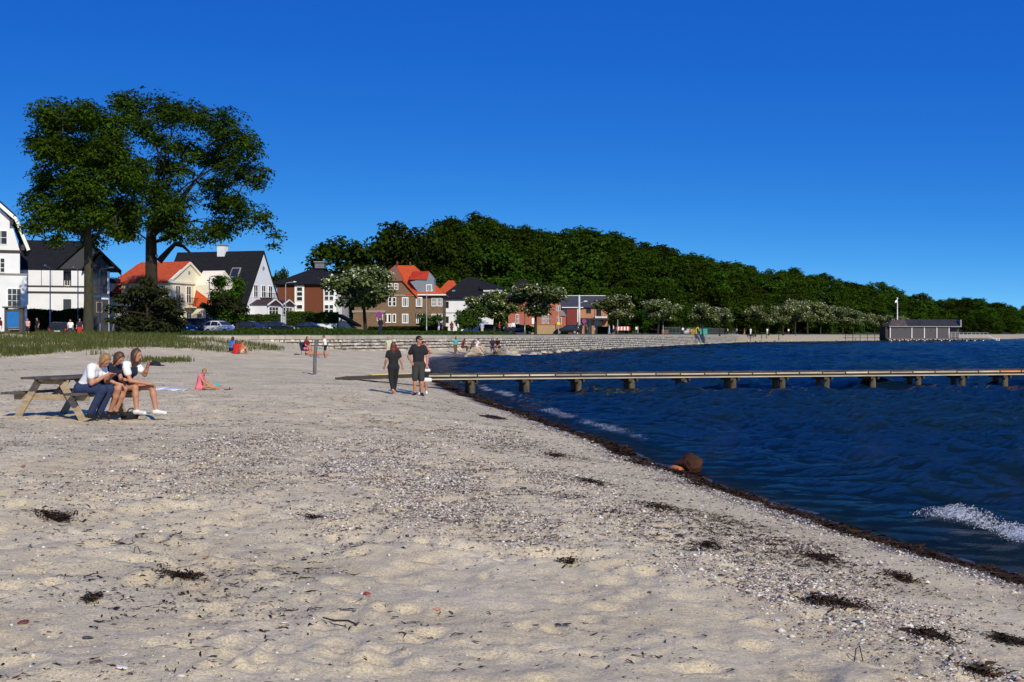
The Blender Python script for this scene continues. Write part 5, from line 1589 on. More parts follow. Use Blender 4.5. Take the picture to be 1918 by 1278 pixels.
def gabled_white_house():
    H = House('gabled_house', 'white house with a huge steep black roof and a tall white gable', 461, 163, R(-17))
    L, W, ze, zr = 12.6, 9.2, H.h(572), H.h(470)
    gable_end_house(H, L, W, ze, zr, WHITE, BLACKROOF)
    r_ = H.root
    MB().box(-.2, .0, -.25, 0, 0, ze - .1).build('gable_edge', WHITE, r_)
    for y in (1.9, 4.0, 5.9): window(r_, (.0, y, H.h(556)), R(90), 1.15, 1.6, 2, 2)
    MB().tube([(0, W / 2, zr - 2.0), (.05, W / 2, zr - 2.0)], .28, 12).build('round_window', GREYTRIM, r_)
    MB().box(.003, .9, 3.6, 7.0, H.h(557), H.h(556)).build('balcony', M('dark_iron'), r_)
    for y in np.arange(3.6, 7.0, .4): MB().box(.84, .88, y, y + .04, H.h(556), H.h(548)).build('baluster', M('dark_iron'), r_)
    MB().box(.83, .89, 3.6, 7.0, H.h(548), H.h(547.3)).build('balcony_rail', M('dark_iron'), r_)
    # glazed porch with two little gables
    MB().box(.003, 2.4, 1.0, 8.6, 0, H.h(571)).build('porch', WHITE, r_)
    for y in (1.0, 4.9):
        MB().prism([(y - .2, H.h(571)), (y + 3.9, H.h(571)), (y + 1.85, H.h(560))], 'x', .003, 2.6).build('porch_roof', M('dark_red_tile', (.05, .022, .025), rough=.8), r_)
        for sg in (-.25, 3.95): MB().beam((2.66, y + sg, H.h(571.5)), (2.66, y + 1.85, H.h(560)), .12, .14).build('bargeboard', WFRAME, r_)
        window(r_, (2.4, y + .5, H.h(589)), R(90), 2.6, 1.0, 3, 2)
    window(r_, (.6, 1.0, .7), 0, 1.4, 1.8, 2, 2)
    # chimney and skylight
    xr = -6.0
    MB().box(xr - .55, xr + .55, W / 2 - .45, W / 2 + .45, zr - .8, zr + 1.05).build('chimney', WHITE, r_)
    MB().box(xr - .65, xr + .65, W / 2 - .55, W / 2 + .55, zr + 1.05, zr + 1.2).build('chimney_cap', GREYTRIM, r_)
    sl = (zr - ze) / (W / 2); y0 = W * .30; z0 = ze + sl * y0
    n = Vector((0, -sl, 1)).normalized(); d = Vector((0, 1, sl)).normalized()
    for (nm, mt, off, g) in (('skylight', GREYTRIM, .24, .65), ('pane', GLASS, .30, .5)):
        c = Vector((-3.0, y0, z0)) + n * off; mb = MB()
        vs = [c + Vector((sx * g, 0, 0)) + d * (sy * g * 1.25) + n * k for k in (-.1, .04) for sx, sy in ((-1, -1), (1, -1), (1, 1), (-1, 1))]
        mb.add(vs, [(3, 2, 1, 0), (4, 5, 6, 7), (0, 1, 5, 4), (1, 2, 6, 5), (2, 3, 7, 6), (3, 0, 4, 7)])
        o = mb.build(nm, mt, r_ if nm == 'skylight' else sk)
        sk = o
gabled_white_house()

def hip_house():
    H = House('brown_hip_house', 'brown brick house with a dark pyramid roof and white window strips', 518, 175)
    u, h = H.u, H.h
    a, b = u(519), u(629); ze = h(532)
    H.box('wall', BROWNBRICK, a, b, 0, 9, 0, ze)
    H.box('side_bay', M('pale_render', (.5, .5, .5), rough=.8), b + .003, b + .8, .2, 7.5, 1, ze - .2)
    H.hip_roof(BLACKROOF, a, b + .6, 0, 9, h(531), h(498), u(581), u(588), 4.5, over=.6)
    H.box('roof_lantern', M('lantern_glass', (.14, .16, .18), rough=.3), u(582), u(600), 3.6, 5.6, h(500), h(489)); H.box('lantern_roof', GREYTRIM, u(580), u(602), 3.4, 5.8, h(489), h(487))
    H.box('window_strip', WFRAME, u(552), u(570), -.12, -.003, h(584), h(534)); H.box('window_strip', WFRAME, u(606), u(629) + .06, -.12, -.003, h(592), h(534))
    for py in (538, 547, 556, 571): H.win(556, 567, py, py + 8, 1, 1, y=-.123, bar=.05)
    for py in (537, 546, 555, 571, 580):
        for p in (608, 617): H.win(p, p + 8, py, py + 8, 1, 1, y=-.123, bar=.05)
    H.box('front_steps', GREYTRIM, u(575), u(590), -1.2, -.13, 0, .3)
    W = House('garden_wall', 'low white rendered garden wall below the brown hip roofed house', 578, 166, cat='wall')
    W.box('wall', WHITE, 0, W.u(631), 0, .3, 0, W.h(607)); W.box('gate_pier', M('dark_trim'), W.u(624), W.u(628), -.06, -.003, 0, W.h(612))
    W.box('coping', GREYTRIM, -.05, W.u(631) + .05, -.05, .35, W.h(607) + .002, W.h(607) + .08)
    g = House('garage', 'small white garage with a dark sloping roof beside the brown house', 634, 169, cat='garage')
    g.wall_poly(WHITE, [(0, 0), (g.u(662), 0), (g.u(662), g.h(618)), (g.u(650), g.h(604)), (0, g.h(601))], 0, 5)
    MB().prism([(g.u(630), g.h(592)), (g.u(668), g.h(612)), (g.u(668), g.h(609)), (g.u(632), g.h(588))], 'y', -.5, 5.5).build('roof', BLACKROOF, g.root)
    g.box('door', M('white_door', (.6, .6, .6)), g.u(638), g.u(648), -.05, -.003, 0, g.h(610))
hip_house()

def dun_house():
    H = House('brown_villa', 'brown brick villa with orange tiled roof, grey dormer and rows of white windows', 690, 180)
    u, h = H.u, H.h
    a, m, b = u(664), u(779), u(829); ze = h(552)
    # front gable block with a half hipped top
    H.wall_poly(DUNBRICK, [(a, 0), (m, 0), (m, ze), (u(768), h(545)), (u(752), h(524)), (u(712), h(524)), (u(692), h(552)), (a, ze)], 0, 10)
    H.box('right_wing', DUNBRICK, m + .003, b, .25, 9, 0, ze - .02)
    H.box('string_course', GREYTRIM, a, m, -.09, -.003, h(555), h(552)); H.box('string_course', GREYTRIM, u(704), u(754), -.09, -.003, h(526.5), h(524))
    # half hip (brown tiles) facing the viewer and the orange slope to the right
    MB().add([(u(709), -.3, h(525)), (u(755), -.3, h(525)), (u(737), 3.2, h(494)), (u(709), -.3, h(527)), (u(755), -.3, h(527))], [(0, 1, 2), (0, 3, 4, 1), (0, 2, 3), (1, 4, 2), (3, 2, 4)]).build('half_hip', M('brown_tile', (.16, .085, .055), rough=.85, var=.25, scale=3, stretch=(1, 1, 5)), H.root)
    d = .22
    def slope(pts, name, mat=ORANGE):
        pts = [Vector(p) for p in pts]
        n = (pts[1] - pts[0]).cross(pts[2] - pts[0]).normalized()
        if n.z < 0: n = -n
        k = len(pts); mb = MB()
        mb.add(pts + [p - n * d for p in pts], [tuple(range(k)), tuple(reversed(range(k, 2 * k)))] + [(i, (i + 1) % k, k + (i + 1) % k, k + i) for i in range(k)])
        return mb.build(name, mat, H.root)
    rz = h(494)
    # gable block roof: right slope in two pitches, left slope
    slope([(u(756), -.35, h(524)), (u(784), -.35, h(556)), (u(784), 6, h(556)), (u(756), 6, h(524))], 'roof')
    slope([(u(737), 3.2, rz), (u(756), -.35, h(524)), (u(756), 6, h(524)), (u(737), 6, rz)], 'roof')
    slope([(u(737), 3.2, rz), (u(709), -.35, h(524)), (u(709), 10, h(524)), (u(737), 10, rz)], 'roof')
    slope([(u(709), -.35, h(524)), (u(680), -.35, h(556)), (u(680), 10, h(556)), (u(709), 10, h(524))], 'roof')
    # wing roof with hipped right end, ridge along x
    slope([(u(760), -.2, ze), (b + .4, -.2, ze), (u(771), 4.6, rz), (u(737), 4.6, rz)], 'roof')
    slope([(b + .4, -.2, ze), (b + .4, 9.4, ze), (u(771), 4.6, rz)], 'roof')
    slope([(b + .4, 9.4, ze), (u(737), 9.4, ze), (u(737), 4.6, rz), (u(771), 4.6, rz)], 'roof')
    H.box('gutter', WFRAME, u(782), b + .5, -.4, -.25, ze - .12, ze + .04)
    # dormer
    MB().prism([(u(768), h(528)), (u(786), h(551)), (u(814), h(551)), (u(813), h(521)), (u(803), h(509)), (u(797), h(521))], 'y', .2, 4).build('dormer', ZINC, H.root)
    slope([(u(766), .1, h(524)), (u(800), .0, h(524)), (u(804), .0, h(508)), (u(770), 1.6, h(508))], 'dormer_roof', M('red_tile', (.42, .03, .01), rough=.8, var=.2, scale=2, stretch=(1, 1, 5)))
    H.win(798, 809, 533, 546, 3, 1, y=.197, bar=.10)
    MB().box(u(739), u(742), 2.9, 3.4, rz, rz + .5).build('chimney', BROWNBRICK, H.root); MB().box(u(762), u(765), 4.4, 4.9, rz, rz + .5).build('chimney', BROWNBRICK, H.root)
    MB().box(u(721), u(727), -.32, .8, h(515), h(508)).build('roof_light', M('zinc_sheet'), H.root)
    for p in (703, 714, 727, 738): H.win(p, p + 8, 531, 543, 2, 2, bar=.09)
    for p in (727, 735): H.win(p, p + 7, 557, 574, 1, 2, bar=.09)
    for p in (753, 779): H.win(p, p + 12, 557, 575, 3, 1, bar=.13, y=0 if p < 770 else .0)
    for p in (719, 726, 735): H.win(p, p + 7, 588, 605, 1, 1, bar=.12)
    for p in (753, 779.5): H.win(p, p + 12, 588, 606, 3, 1, bar=.13)
    for p in (808, 819): H.win(p, p + 9.5, 558, 574, 3, 2, y=.247, bar=.09)
    for p in (808, 819): H.win(p, p + 9.5, 588, 604, 3, 2, y=.247, bar=.09)
    H.box('porch', DUNBRICK, u(664), u(722), -1.4, -.003, 0, h(586)); H.box('porch_coping', GREYTRIM, u(662), u(724), -1.5, -.003, h(586), h(582))
    H.win(708, 719, 589, 602, 2, 1, y=-1.403)
dun_house()

def black_roof_white_house():
    H = House('white_house', 'white house with a black hipped roof right of the brown villa', 832, 195)
    u, h = H.u, H.h
    H.box('wall', WHITE, u(829), u(925), 0, 9, 0, h(559)); H.box('string_course', GREYTRIM, u(829), u(925), -.04, -.003, h(587), h(585.5))
    H.hip_roof(BLACKROOF, u(829), u(925), 0, 9, h(558), h(517), u(871), u(890), 4.5, over=.5)
    H.box('dormer', WHITE, u(905), u(940), 1.0, 6, h(556), h(540)); MB().add([(u(898), .8, h(540)), (u(944), .8, h(540)), (u(944), 6.5, h(536)), (u(890), 6.5, h(520)), (u(898), .8, h(542)), (u(944), .8, h(542))], [(0, 1, 2, 3), (0, 4, 5, 1)]).build('dormer_roof', BLACKROOF, H.root)
    H.win(917, 922, 543, 549, 1, 1, y=.997, bar=.05); H.win(929, 934, 543, 549, 1, 1, y=.997, bar=.05)
    for py in (565, 593): H.win(830.5, 840.5, py, py + 12, 1, 2, mat=M('dark_frame'))
    sl = MB().box(u(846), u(852), 1.0, 1.4, h(551), h(543)); sl.build('skylight', M('zinc_sheet'), H.root)
    B = House('orange_gable', 'bit of an orange roofed house showing behind the white house', 815, 212)
    B.box('wall', REDBRICK, B.u(815), B.u(850), 0, 6, 0, B.h(555)); B.hip_roof(ORANGE, B.u(814), B.u(866), 0, 6, B.h(556), B.h(524), B.u(838), B.u(848), 3)
black_roof_white_house()

def red_house():
    H = House('red_brick_house', 'red brick house with a dark roof mostly hidden by white flowering trees', 948, 214)
    u, h = H.u, H.h
    H.box('wall', REDBRICK, u(952), u(1030), 0, 8, 0, h(560)); H.hip_roof(BLACKROOF, u(948), u(1024), 0, 8, h(561), h(523), u(972), u(985), 3.2)
    H.wall_poly(REDBRICK, [(u(1030), 0), (u(1050), 0), (u(1050), h(562)), (u(1044), h(538)), (u(1030), h(570))], -.2, 7.5, 'gable')
    MB().prism([(u(990), h(556)), (u(1000), h(536)), (u(1043), h(536)), (u(1032), h(562))], 'y', 1.2, 8).build('roof', BLACKROOF, H.root)
    for p in (966, 1015, 1024): H.win(p, p + 6, 589, 606, 2, 2)
    for p in (1042, 1046.5): H.win(p, p + 3, 573, 583, 1, 1, y=-.203, bar=.05)
    H.win(1043, 1047, 594, 604, 1, 1, y=-.203, bar=.05)
    H.box('white_door', WFRAME, u(996), u(1004), -.06, -.003, h(607), h(596)); H.box('plinth', M('dark_trim'), u(952), u(1030), -.05, -.003, 0, h(609))
    w = House('brick_garden_wall', 'low sandy brick wall along the road below the red house', 985, 206, cat='wall')
    w.box('wall', M('sandy_brick', (.36, .25, .13), rough=.9, var=.15), w.u(992), w.u(1042), 0, .3, 0, w.h(609)); w.box('coping', REDBRICK, w.u(991), w.u(1043), -.05, .35, w.h(609) + .002, w.h(607))
red_house()

def long_house():
    H = House('long_brick_house', 'long low brick house with a dark slate roof, red panel and balcony', 1050, 230)
    u, h = H.u, H.h
    H.box('wall', M('pinkish_brick', (.40, .19, .11), rough=.9, var=.15, scale=2), u(1050), u(1138), 0, 8, 0, h(576))
    MB().prism([(-.5, h(576)), (4, h(554)), (8.5, h(576))], 'x', u(1049), u(1137)).build('roof', M('slate', (.05, .052, .06), rough=.6, var=.2), H.root)
    H.box('ridge_rail', M('pale_trim'), u(1049), u(1137), 3.8, 4.2, h(553.4), h(552.2)); H.box('eaves', WFRAME, u(1052), u(1092), -.62, -.52, h(577), h(575.5))
    H.box('red_panel', M('red_panel', (.16, .018, .018), rough=.6, var=.08), u(1061), u(1081), -.3, -.003, 0, h(578)); H.box('white_panel', WFRAME, u(1081.2), u(1086), -.25, -.003, 0, h(578))
    MB().prism([(u(1053) + .1 * 0, h(590)), (u(1060), h(590)), (u(1060), h(579)), (u(1056), h(580)), (u(1053.5), h(584))], 'y', -.08, -.003).build('round_opening', GLASS, H.root)
    H.win(1098, 1107, 578, 587, 2, 1, mat=M('dark_frame'))
    H.box('balcony', M('pale_trim'), u(1113), u(1136), -1.2, -.003, h(596), h(593)); H.box('balcony_door', GLASS, u(1117), u(1126), -.05, -.003, h(592.9), h(578))
    for p in range(1113, 1137, 3): H.box('baluster', M('dark_iron'), u(p), u(p) + .06, -1.18, -1.12, h(592.9), h(587))
    H.box('canopy', M('dark_trim'), u(1086.5), u(1139), -2, -.003, h(599), h(596.2)); H.box('shop_front', GLASS, u(1090), u(1128), -.06, -.003, .1, h(599.3))
    for p in (1089, 1108, 1128): H.box('pier', M('pinkish_brick'), u(p), u(p + 5), -.4, -.063, 0, h(599.3))
    L = House('lean_to', 'grey roofed annex between the red brick house and the long house', 1046, 224)
    L.box('wall', REDBRICK, L.u(1046), L.u(1059), 0, 3, 0, L.h(592)); MB().prism([(L.u(1044), L.h(592)), (L.u(1061), L.h(592)), (L.u(1056), L.h(584)), (L.u(1048), L.h(582))], 'y', -.2, 3.2).build('roof', M('zinc_sheet'), L.root); L.win(1048, 1052, 595, 608, 1, 1)
long_house()

# ------------------------------------------------------------------ street lamps, signs, barrier, kiosk
STEEL = M('galvanised_pole', (.36, .37, .38), rough=.5, var=.1, metallic=.3)
LENS = M('lamp_lens', (.75, .75, .72), rough=.3, var=.03)
def lamp(px, D, py_top, arm_px, label, arm_z=0.15):
    X, z = at_ground(px, D); h = PZ(py_top, D) - z; arm = arm_px * D / FPX
    root = thing('street_lamp', label, 'street lamp', (X, D, z), 0, 'street lamps along the promenade road')
    MB().tube([(0, 0, 0), (0, 0, 1.0), (0, 0, 1.02), (0, 0, h - .2)], [.085, .085, .062, .05], 10).build('pole', STEEL, root, smooth=True)
    sg = 1 if arm > 0 else -1
    MB().tube([(0, 0, h - .25), (sg * .08, 0, h - .04), (sg * .3, 0, h + .03), (arm * .75, 0, h + arm_z * .6)], .035, 8).build('arm', STEEL, root, smooth=True)
    MB().prism([(arm * .7, h + arm_z * .45), (arm * 1.0, h + arm_z * .6), (arm * 1.03, h + arm_z * .9), (arm * .85, h + arm_z * 1.5), (arm * .7, h + arm_z)], 'y', -.13, .13).build('lamp_head', LENS, root, bevel=.02)
for a in ((94, 128, 500, -11, 'street lamp with its head pointing left before the white terrace'), (146, 134, 503, -10, 'street lamp just left of the bare tree trunk'), (187, 125, 504, 26, 'street lamp with a long right arm before the dark glazed bay'),
          (392, 150, 518, 22, 'street lamp in front of the yellow house'), (535, 166, 530, 20, 'tall pale street lamp before the brown hip roofed house'), (799, 170, 546, 12, 'thin street lamp in front of the brown villa windows'),
          (983, 185, 583, 8, 'short lamp post left of the leaning flowering tree'), (1046, 205, 560, 12, 'street lamp in front of the red gable'), (1114, 220, 570, 12, 'thin street lamp before the balcony'), (1157, 228, 568, 9, 'lamp post inside the flowering tree at the long house'), (1242, 250, 596, 6, 'white lamp post beside the lone flowering tree')): lamp(*a)
def mast():
    X, z = at_ground(1085, 216); s = 216 / FPX; h = PZ(553, 216) - z
    root = thing('tall_mast', 'thick pale mast with a lamp arm at the red panel of the long house', 'mast', (X, 216, z))
    MB().tube([(0, 0, 0), (0, 0, h * .5), (0, 0, h)], [.22, .19, .15], 12).build('pole', M('pale_mast', (.5, .55, .55), rough=.5), root, smooth=True)
    MB().tube([(0, 0, h - 1.4), (.9, 0, h - 1.05)], .04, 8).build('arm', STEEL, root); MB().box(.8, 1.35, -.15, .15, h - 1.12, h - .95).build('lamp_head', LENS, root, bevel=.03)
mast()
def round_sign(px, py, D, label, rad):
    X, z = at_ground(px, D); zc = PZ(py, D) - z
    root = thing('no_stopping_sign', label, 'road sign', (X, D, z), 0, 'round no stopping signs')
    MB().tube([(0, .05, 0), (0, .05, zc + rad)], .035, 8).build('pole', STEEL, root)
    MB().tube([(0, .004, zc), (0, -.02, zc)], rad, 28).build('disc', M('sign_red', (.45, .02, .06), rough=.4, var=.03), root)
    MB().tube([(0, -.0205, zc), (0, -.026, zc)], rad * .80, 28).build('blue_field', M('sign_blue', (.04, .06, .32), rough=.4, var=.03), root)
    for a in (45, -45):
        d = Vector((math.cos(R(a)), 0, math.sin(R(a)))) * rad * .84
        c = Vector((0, -.029 - .002 * (a < 0), zc))
        MB().beam(c - d, c + d, .006, rad * .20, up=(-d.z, 0, d.x)).build('red_bar', M('sign_red'), root)
round_sign(710, 590, 160, 'round red and blue no stopping sign beside the white flowering tree', .42)
round_sign(1094, 602, 214, 'round red and blue no stopping sign by the long brick house', .36)
def yellow_sign():
    X, z = at_ground(1046, 203); zc = PZ(606, 203) - z
    root = thing('warning_sign', 'small yellow sign on the lamp post before the red house', 'sign', (X, 202.6, z))
    MB().tube([(0, .05, 0), (0, .05, zc + .3)], .03, 8).build('pole', STEEL, root); MB().box(-.24, .24, -.02, .01, zc - .22, zc + .22).build('plate', M('sign_yellow', (.75, .55, .03), rough=.4, var=.04), root)
yellow_sign()
def barrier():
    D = 232; X, z = at_ground(1167, D); s = D / FPX
    root = thing('road_barrier', 'red and white striped road works barrier by the promenade', 'barrier', (X, D, z))
    w = 26 * s; z0 = PZ(619, D) - z; z1 = PZ(612, D) - z
    for k in range(9):
        MB().box(-w / 2 + w * k / 9, -w / 2 + w * (k + 1) / 9, -.03, .03, z0, z1).build('stripe', M('barrier_red', (.6, .02, .02), var=.05) if k % 2 == 0 else M('white_paint'), root)
    for x in (-w * .4, w * .4): MB().box(x - .05, x + .05, -.2, .2, 0, z0).build('foot', M('dark_iron'), root)
barrier()
def works():
    for (px, D, nm, lab, w, h, c) in ((1286, 300, 'white_container', 'white box container among people on the far promenade', 10, 8, (.75, .75, .75)), (1299, 300, 'yellow_machine', 'small yellow digger beside the white container', 12, 8, (.62, .38, .03)), (1318, 302, 'green_cabinet', 'turquoise site cabinet behind the sea wall', 14, 9, (.02, .30, .25)), (1246, 262, 'planter_box', 'reddish brown planter box at the far promenade', 13, 7, (.12, .055, .04)), (1193, 246, 'info_board', 'grey green board standing left of the brown planter', 6, 12, (.10, .16, .14))):
        X, z = at_ground(px, D); s = D / FPX; z -= .0
        root = thing(nm, lab, nm.split('_')[1], (X, D, z))
        W = w * s; Hh = (h + 2) * s
        MB().box(-W / 2, W / 2, 0, .9, .12, Hh).build('body', M(nm, c, rough=.6, var=.08), root, bevel=.04)
        MB().box(-W / 2 - .03, W / 2 + .03, -.05, .95, Hh + .002, Hh + .08).build('lid', M(nm + '_lid', tuple(q * .7 for q in c), rough=.6), root)
        for x in (-W * .35, W * .35): MB().box(x - .06, x + .06, .1, .8, 0, .118).build('foot', M('dark_iron'), root)
        if 'machine' in nm:
            MB().beam((W * .3, .4, Hh), (W * .75, .4, Hh * 1.35), .15, .2).build('boom', M('yellow_machine'), root); MB().beam((W * .75, .4, Hh * 1.35), (W * .95, .4, Hh * .7), .12, .16).build('dipper', M('yellow_machine'), root)
    # post and rail fence along the far promenade
    D = 305; X0 = PX(1250, 262); X1 = PX(1385, 345)
    root = thing('post_fence', 'fence of dark grey upright bars along the far promenade', 'fence', (X0, 268, 2.2), math.atan2(345 - 262, X1 - X0))
    L = math.hypot(X1 - X0, 83)
    for k in range(64): MB().box(k * L / 63 - .06, k * L / 63 + .06, -.04, .04, 0, 1.55).build('bar', M('grey_blue_steel', (.08, .10, .12), rough=.6), root)
    for z in (.3, 1.4): MB().box(0, L, .045, .09, z, z + .08).build('rail', M('grey_blue_steel'), root)
works()
def kiosk():
    D = 107.0; X0 = PX(8, D); s = D / FPX; z = 1.85
    root = thing('info_kiosk', 'dark timber information stand with a plain blue panel at the left edge', 'information stand', (X0, D, z))
    Wd = 34 * s; Ht = PZ(577, D) - z; t = M('kiosk_timber', (.075, .065, .055), rough=.9, var=.3, scale=3, stretch=(4, 4, .6))
    MB().box(0, .14, 0, .5, -.2, Ht).build('post', t, root); MB().box(Wd - .28, Wd, 0, .5, -.2, Ht).build('post', t, root)
    MB().box(-.12, Wd + .12, -.15, .75, Ht + .002, Ht + .12).build('roof', t, root)
    MB().box(.143, Wd - .283, .12, .2, Ht - 1.62, Ht - .28).build('blue_panel', M('blue_panel', (.015, .14, .42), rough=.5, var=.06), root)
    MB().box(.143, Wd - .283, .08, .3, Ht - .277, Ht - .1).build('header', t, root); MB().box(.143, Wd - .283, .05, .45, Ht - 1.8, Ht - 1.63).build('shelf', t, root)
    MB().box(.145, .42, .1, .4, -.1, Ht - 1.82).build('cabinet_side', t, root); MB().box(.43, Wd - .285, .3, .4, -.1, Ht - 1.82).build('back_board', M('dark_trim'), root)
kiosk()
def bin_():
    D = 132; X, z = at_ground(444, D)
    root = thing('litter_bin', 'black litter bin standing in the verge plants', 'bin', (X, D, z + .25))
    MB().tube([(0, 0, 0), (0, 0, .75)], [.22, .27], 14).build('body', M('black_plastic', (.012, .012, .014), rough=.5), root); MB().tube([(0, 0, .755), (0, 0, .82), (0, 0, .9)], [.29, .29, .12], 14).build('lid', M('black_plastic'), root)
bin_()

# ------------------------------------------------------------------ parked cars
def car_profile(kind):
    #  x, top z for rear to front; glass stations
    if kind == 'van': return 4.6, [(0, .62), (.03, 1.0), (.12, 1.62), (.35, 1.78), (1.2, 1.84), (2.3, 1.84), (3.0, 1.70), (3.75, 1.12), (4.35, .95), (4.55, .75), (4.6, .5)], (2, 7), (6, 7)
    if kind == 'estate': return 4.6, [(0, .6), (.04, .92), (.25, 1.30), (.5, 1.42), (1.3, 1.47), (2.2, 1.46), (2.6, 1.36), (3.25, .98), (4.2, .84), (4.5, .68), (4.6, .45)], (2, 7), (6, 7)
    if kind == 'saloon': return 4.5, [(0, .6), (.03, .95), (.75, 1.0), (1.25, 1.32), (1.7, 1.43), (2.2, 1.43), (2.5, 1.36), (3.2, .97), (4.1, .82), (4.42, .66), (4.5, .45)], (2, 7), (6, 7)
    return 4.0, [(0, .6), (.03, .95), (.18, 1.12), (.5, 1.42), (1.1, 1.49), (1.9, 1.46), (2.2, 1.38), (2.85, .98), (3.7, .82), (3.93, .66), (4.0, .45)], (2, 7), (6, 7)
def car(label, px, D, kind, paint, rz, name='parked_car', z=None, lights=True, group='cars parked along the road'):
    X, zg = at_ground(px, D); zg = zg - .02 if z is None else z
    root = thing(name, label, 'car', (X, D, zg), rz, group)
    L, P, gl, ws = car_profile(kind)
    hw, low = .86, .26
    def belt(zt): return min(zt, .93 if kind != 'van' else 1.05)
    def tw(zt): b = belt(zt); return hw - .02 - (zt - b) * .36 if zt > b else hw - .0 - max(0, .93 - zt) * .06
    rings = []
    for (x, zt) in P:
        x -= L / 2; b = belt(zt); w = tw(zt)
        mid = hw - (.10 if x < -L / 2 + .08 or x > L / 2 - .1 else 0)
        rings.append([(x, -mid + .06, low), (x, -mid, low + .22), (x, -mid + .01, max(b, low + .24)), (x, -w, zt), (x, -w * .72, zt + .03), (x, w * .72, zt + .03), (x, w, zt), (x, mid - .01, max(b, low + .24)), (x, mid, low + .22), (x, mid - .06, low)])
    n = 10; vs = [p for r_ in rings for p in r_]; fs = []
    for i in range(len(rings) - 1):
        for k in range(n): fs.append((i * n + k, (i + 1) * n + k, (i + 1) * n + (k + 1) % n, i * n + (k + 1) % n))
    fs.append(tuple(range(n))); fs.append(tuple(reversed(range((len(rings) - 1) * n, len(rings) * n))))
    o = MB().add(vs, fs).build('body', paint, root, smooth=True)
    bv = o.modifiers.new('bevel', 'BEVEL'); bv.width = .03; bv.segments = 2; bv.limit_method = 'ANGLE'; bv.angle_limit = R(35)
    for sg in (-1, 1):                                  # side windows
        st = list(range(gl[0], gl[1] + 1)); a = []; bb = []
        for i in st:
            x, zt = P[i]; x -= L / 2; b = belt(zt) + .03; tz = max(zt - .07, b + .01)
            wb = hw - .01 - (b - belt(zt)) * .36 + .012; wt = tw(zt) + .025 + .012
            a.append((x, sg * wb, b)); bb.append((x, sg * wt, tz))
        for j0, j1 in ((0, 2), (2, 4), (4, len(st) - 1)):
            pts = a[j0:j1 + 1] + list(reversed(bb[j0:j1 + 1]))
            pts = [(p[0] + (.05 if k in (0, 2 * (j1 - j0) + 1) else -.05 if k in (j1 - j0, j1 - j0 + 1) else 0), p[1], p[2]) for k, p in enumerate(pts)]
            inn = [(p[0], p[1] - sg * .02, p[2]) for p in pts]; k = len(pts)
            MB().add(pts + inn, [tuple(range(k)), tuple(reversed(range(k, 2 * k)))] + [(i, (i + 1) % k, k + (i + 1) % k, k + i) for i in range(k)]).build('side_window', GLASS, root)
    for nm, i0, i1, dx in (('windscreen', ws[0], ws[1], .012), ('rear_window', 1 if kind != 'saloon' else 2, 3, -.012)):
        (xa, za), (xb, zb) = P[i0], P[i1]; xa -= L / 2; xb -= L / 2
        if nm == 'rear_window' : za = max(za, belt(9) + .03); 
        wa, wb = tw(za) - .06, tw(zb) - .06
        q = [(xa + dx, -wa, za + .045), (xa + dx, wa, za + .045), (xb + dx, wb, zb + .045), (xb + dx, -wb, zb + .045)]
        nn = [(p[0] - dx * 3, p[1], p[2] - .04) for p in q]
        MB().add(q + nn, [(0, 1, 2, 3), (7, 6, 5, 4), (0, 4, 5, 1), (1, 5, 6, 2), (2, 6, 7, 3), (3, 7, 4, 0)]).build(nm, GLASS, root)
    for x in (-L * .30, L * .32):
        for sg in (-1, 1):
            w = MB().tube([(x, sg * .66, .31), (x, sg * .885, .31)], .31, 20).build('wheel', M('tyre', (.012, .012, .012), rough=.8), root)
            MB().tube([(x, sg * .886, .31), (x, sg * .90, .31)], .20, 14).build('rim', M('rim_alloy', (.35, .35, .36), rough=.35, metallic=.7), w)
    if lights:
        for sg in (-1, 1):
            MB().ell((L / 2 - .16, sg * .62, .68), (.14, .16, .085)).build('headlight', M('headlight_glass', (.75, .77, .8), rough=.15, var=.02), root, smooth=True)
            MB().ell((-L / 2 + .04, sg * .68, .82), (.06, .10, .14)).build('tail_light', M('tail_red', (.35, .01, .01), rough=.2), root, smooth=True)
        MB().box(L / 2 - .02, L / 2 + .03, -.26, .26, .42, .53).build('number_plate', M('plate_white', (.75, .75, .72), var=.02), root)
        MB().box(-L / 2 - .03, -L / 2 + .02, -.26, .26, .66, .77).build('number_plate', M('plate_white'), root)
        for sg in (-1, 1): MB().ell((L * .19, sg * .97, 1.0), (.07, .10, .07)).build('wing_mirror', paint, root, smooth=True)
def paint(nm, c): return M(nm, c, rough=.22, var=.03, spec=.6)
P_NAVY = paint('navy_paint', (.012, .018, .06)); P_BLACK = paint('black_paint', (.008, .008, .010)); P_WHITE = paint('car_white', (.75, .75, .75)); P_GREY = paint('car_grey', (.035, .037, .045)); P_BLUE = paint('car_blue', (.012, .03, .11))
car('dark navy car with pale headlights half behind the pine shrub', 338, 137, 'hatch', P_NAVY, R(-38))
car('dark grey people carrier in the middle of the parked row', 378, 146, 'van', P_GREY, R(-30))
car('white car parked in the row before the yellow house', 415, 143, 'hatch', P_WHITE, R(-32))
car('black car tucked right behind the white car', 448, 152, 'hatch', P_BLACK, R(-25))
car('navy hatchback between the white car and the long black estate', 474, 150, 'hatch', P_NAVY, R(-20))
car('long black estate car in front of the green hedge', 522, 152, 'estate', P_BLACK, R(-10))
car('black saloon car before the low white garden wall', 580, 154, 'saloon', P_BLACK, R(-12))
car('black off road car right of the bare tree trunk', 240, 121, 'van', P_BLACK, R(-62), group=None)
car('black car seen from behind at the feet of the white shirted walker', 116, 112.5, 'hatch', P_BLACK, R(98), group=None, z=1.75)
car('black car parked under the flowering tree of the white house', 922, 192, 'hatch', P_BLACK, R(0), group=None)
car('dark blue car on the road before the red brick house', 972, 190, 'estate', P_BLUE, R(8), group=None)
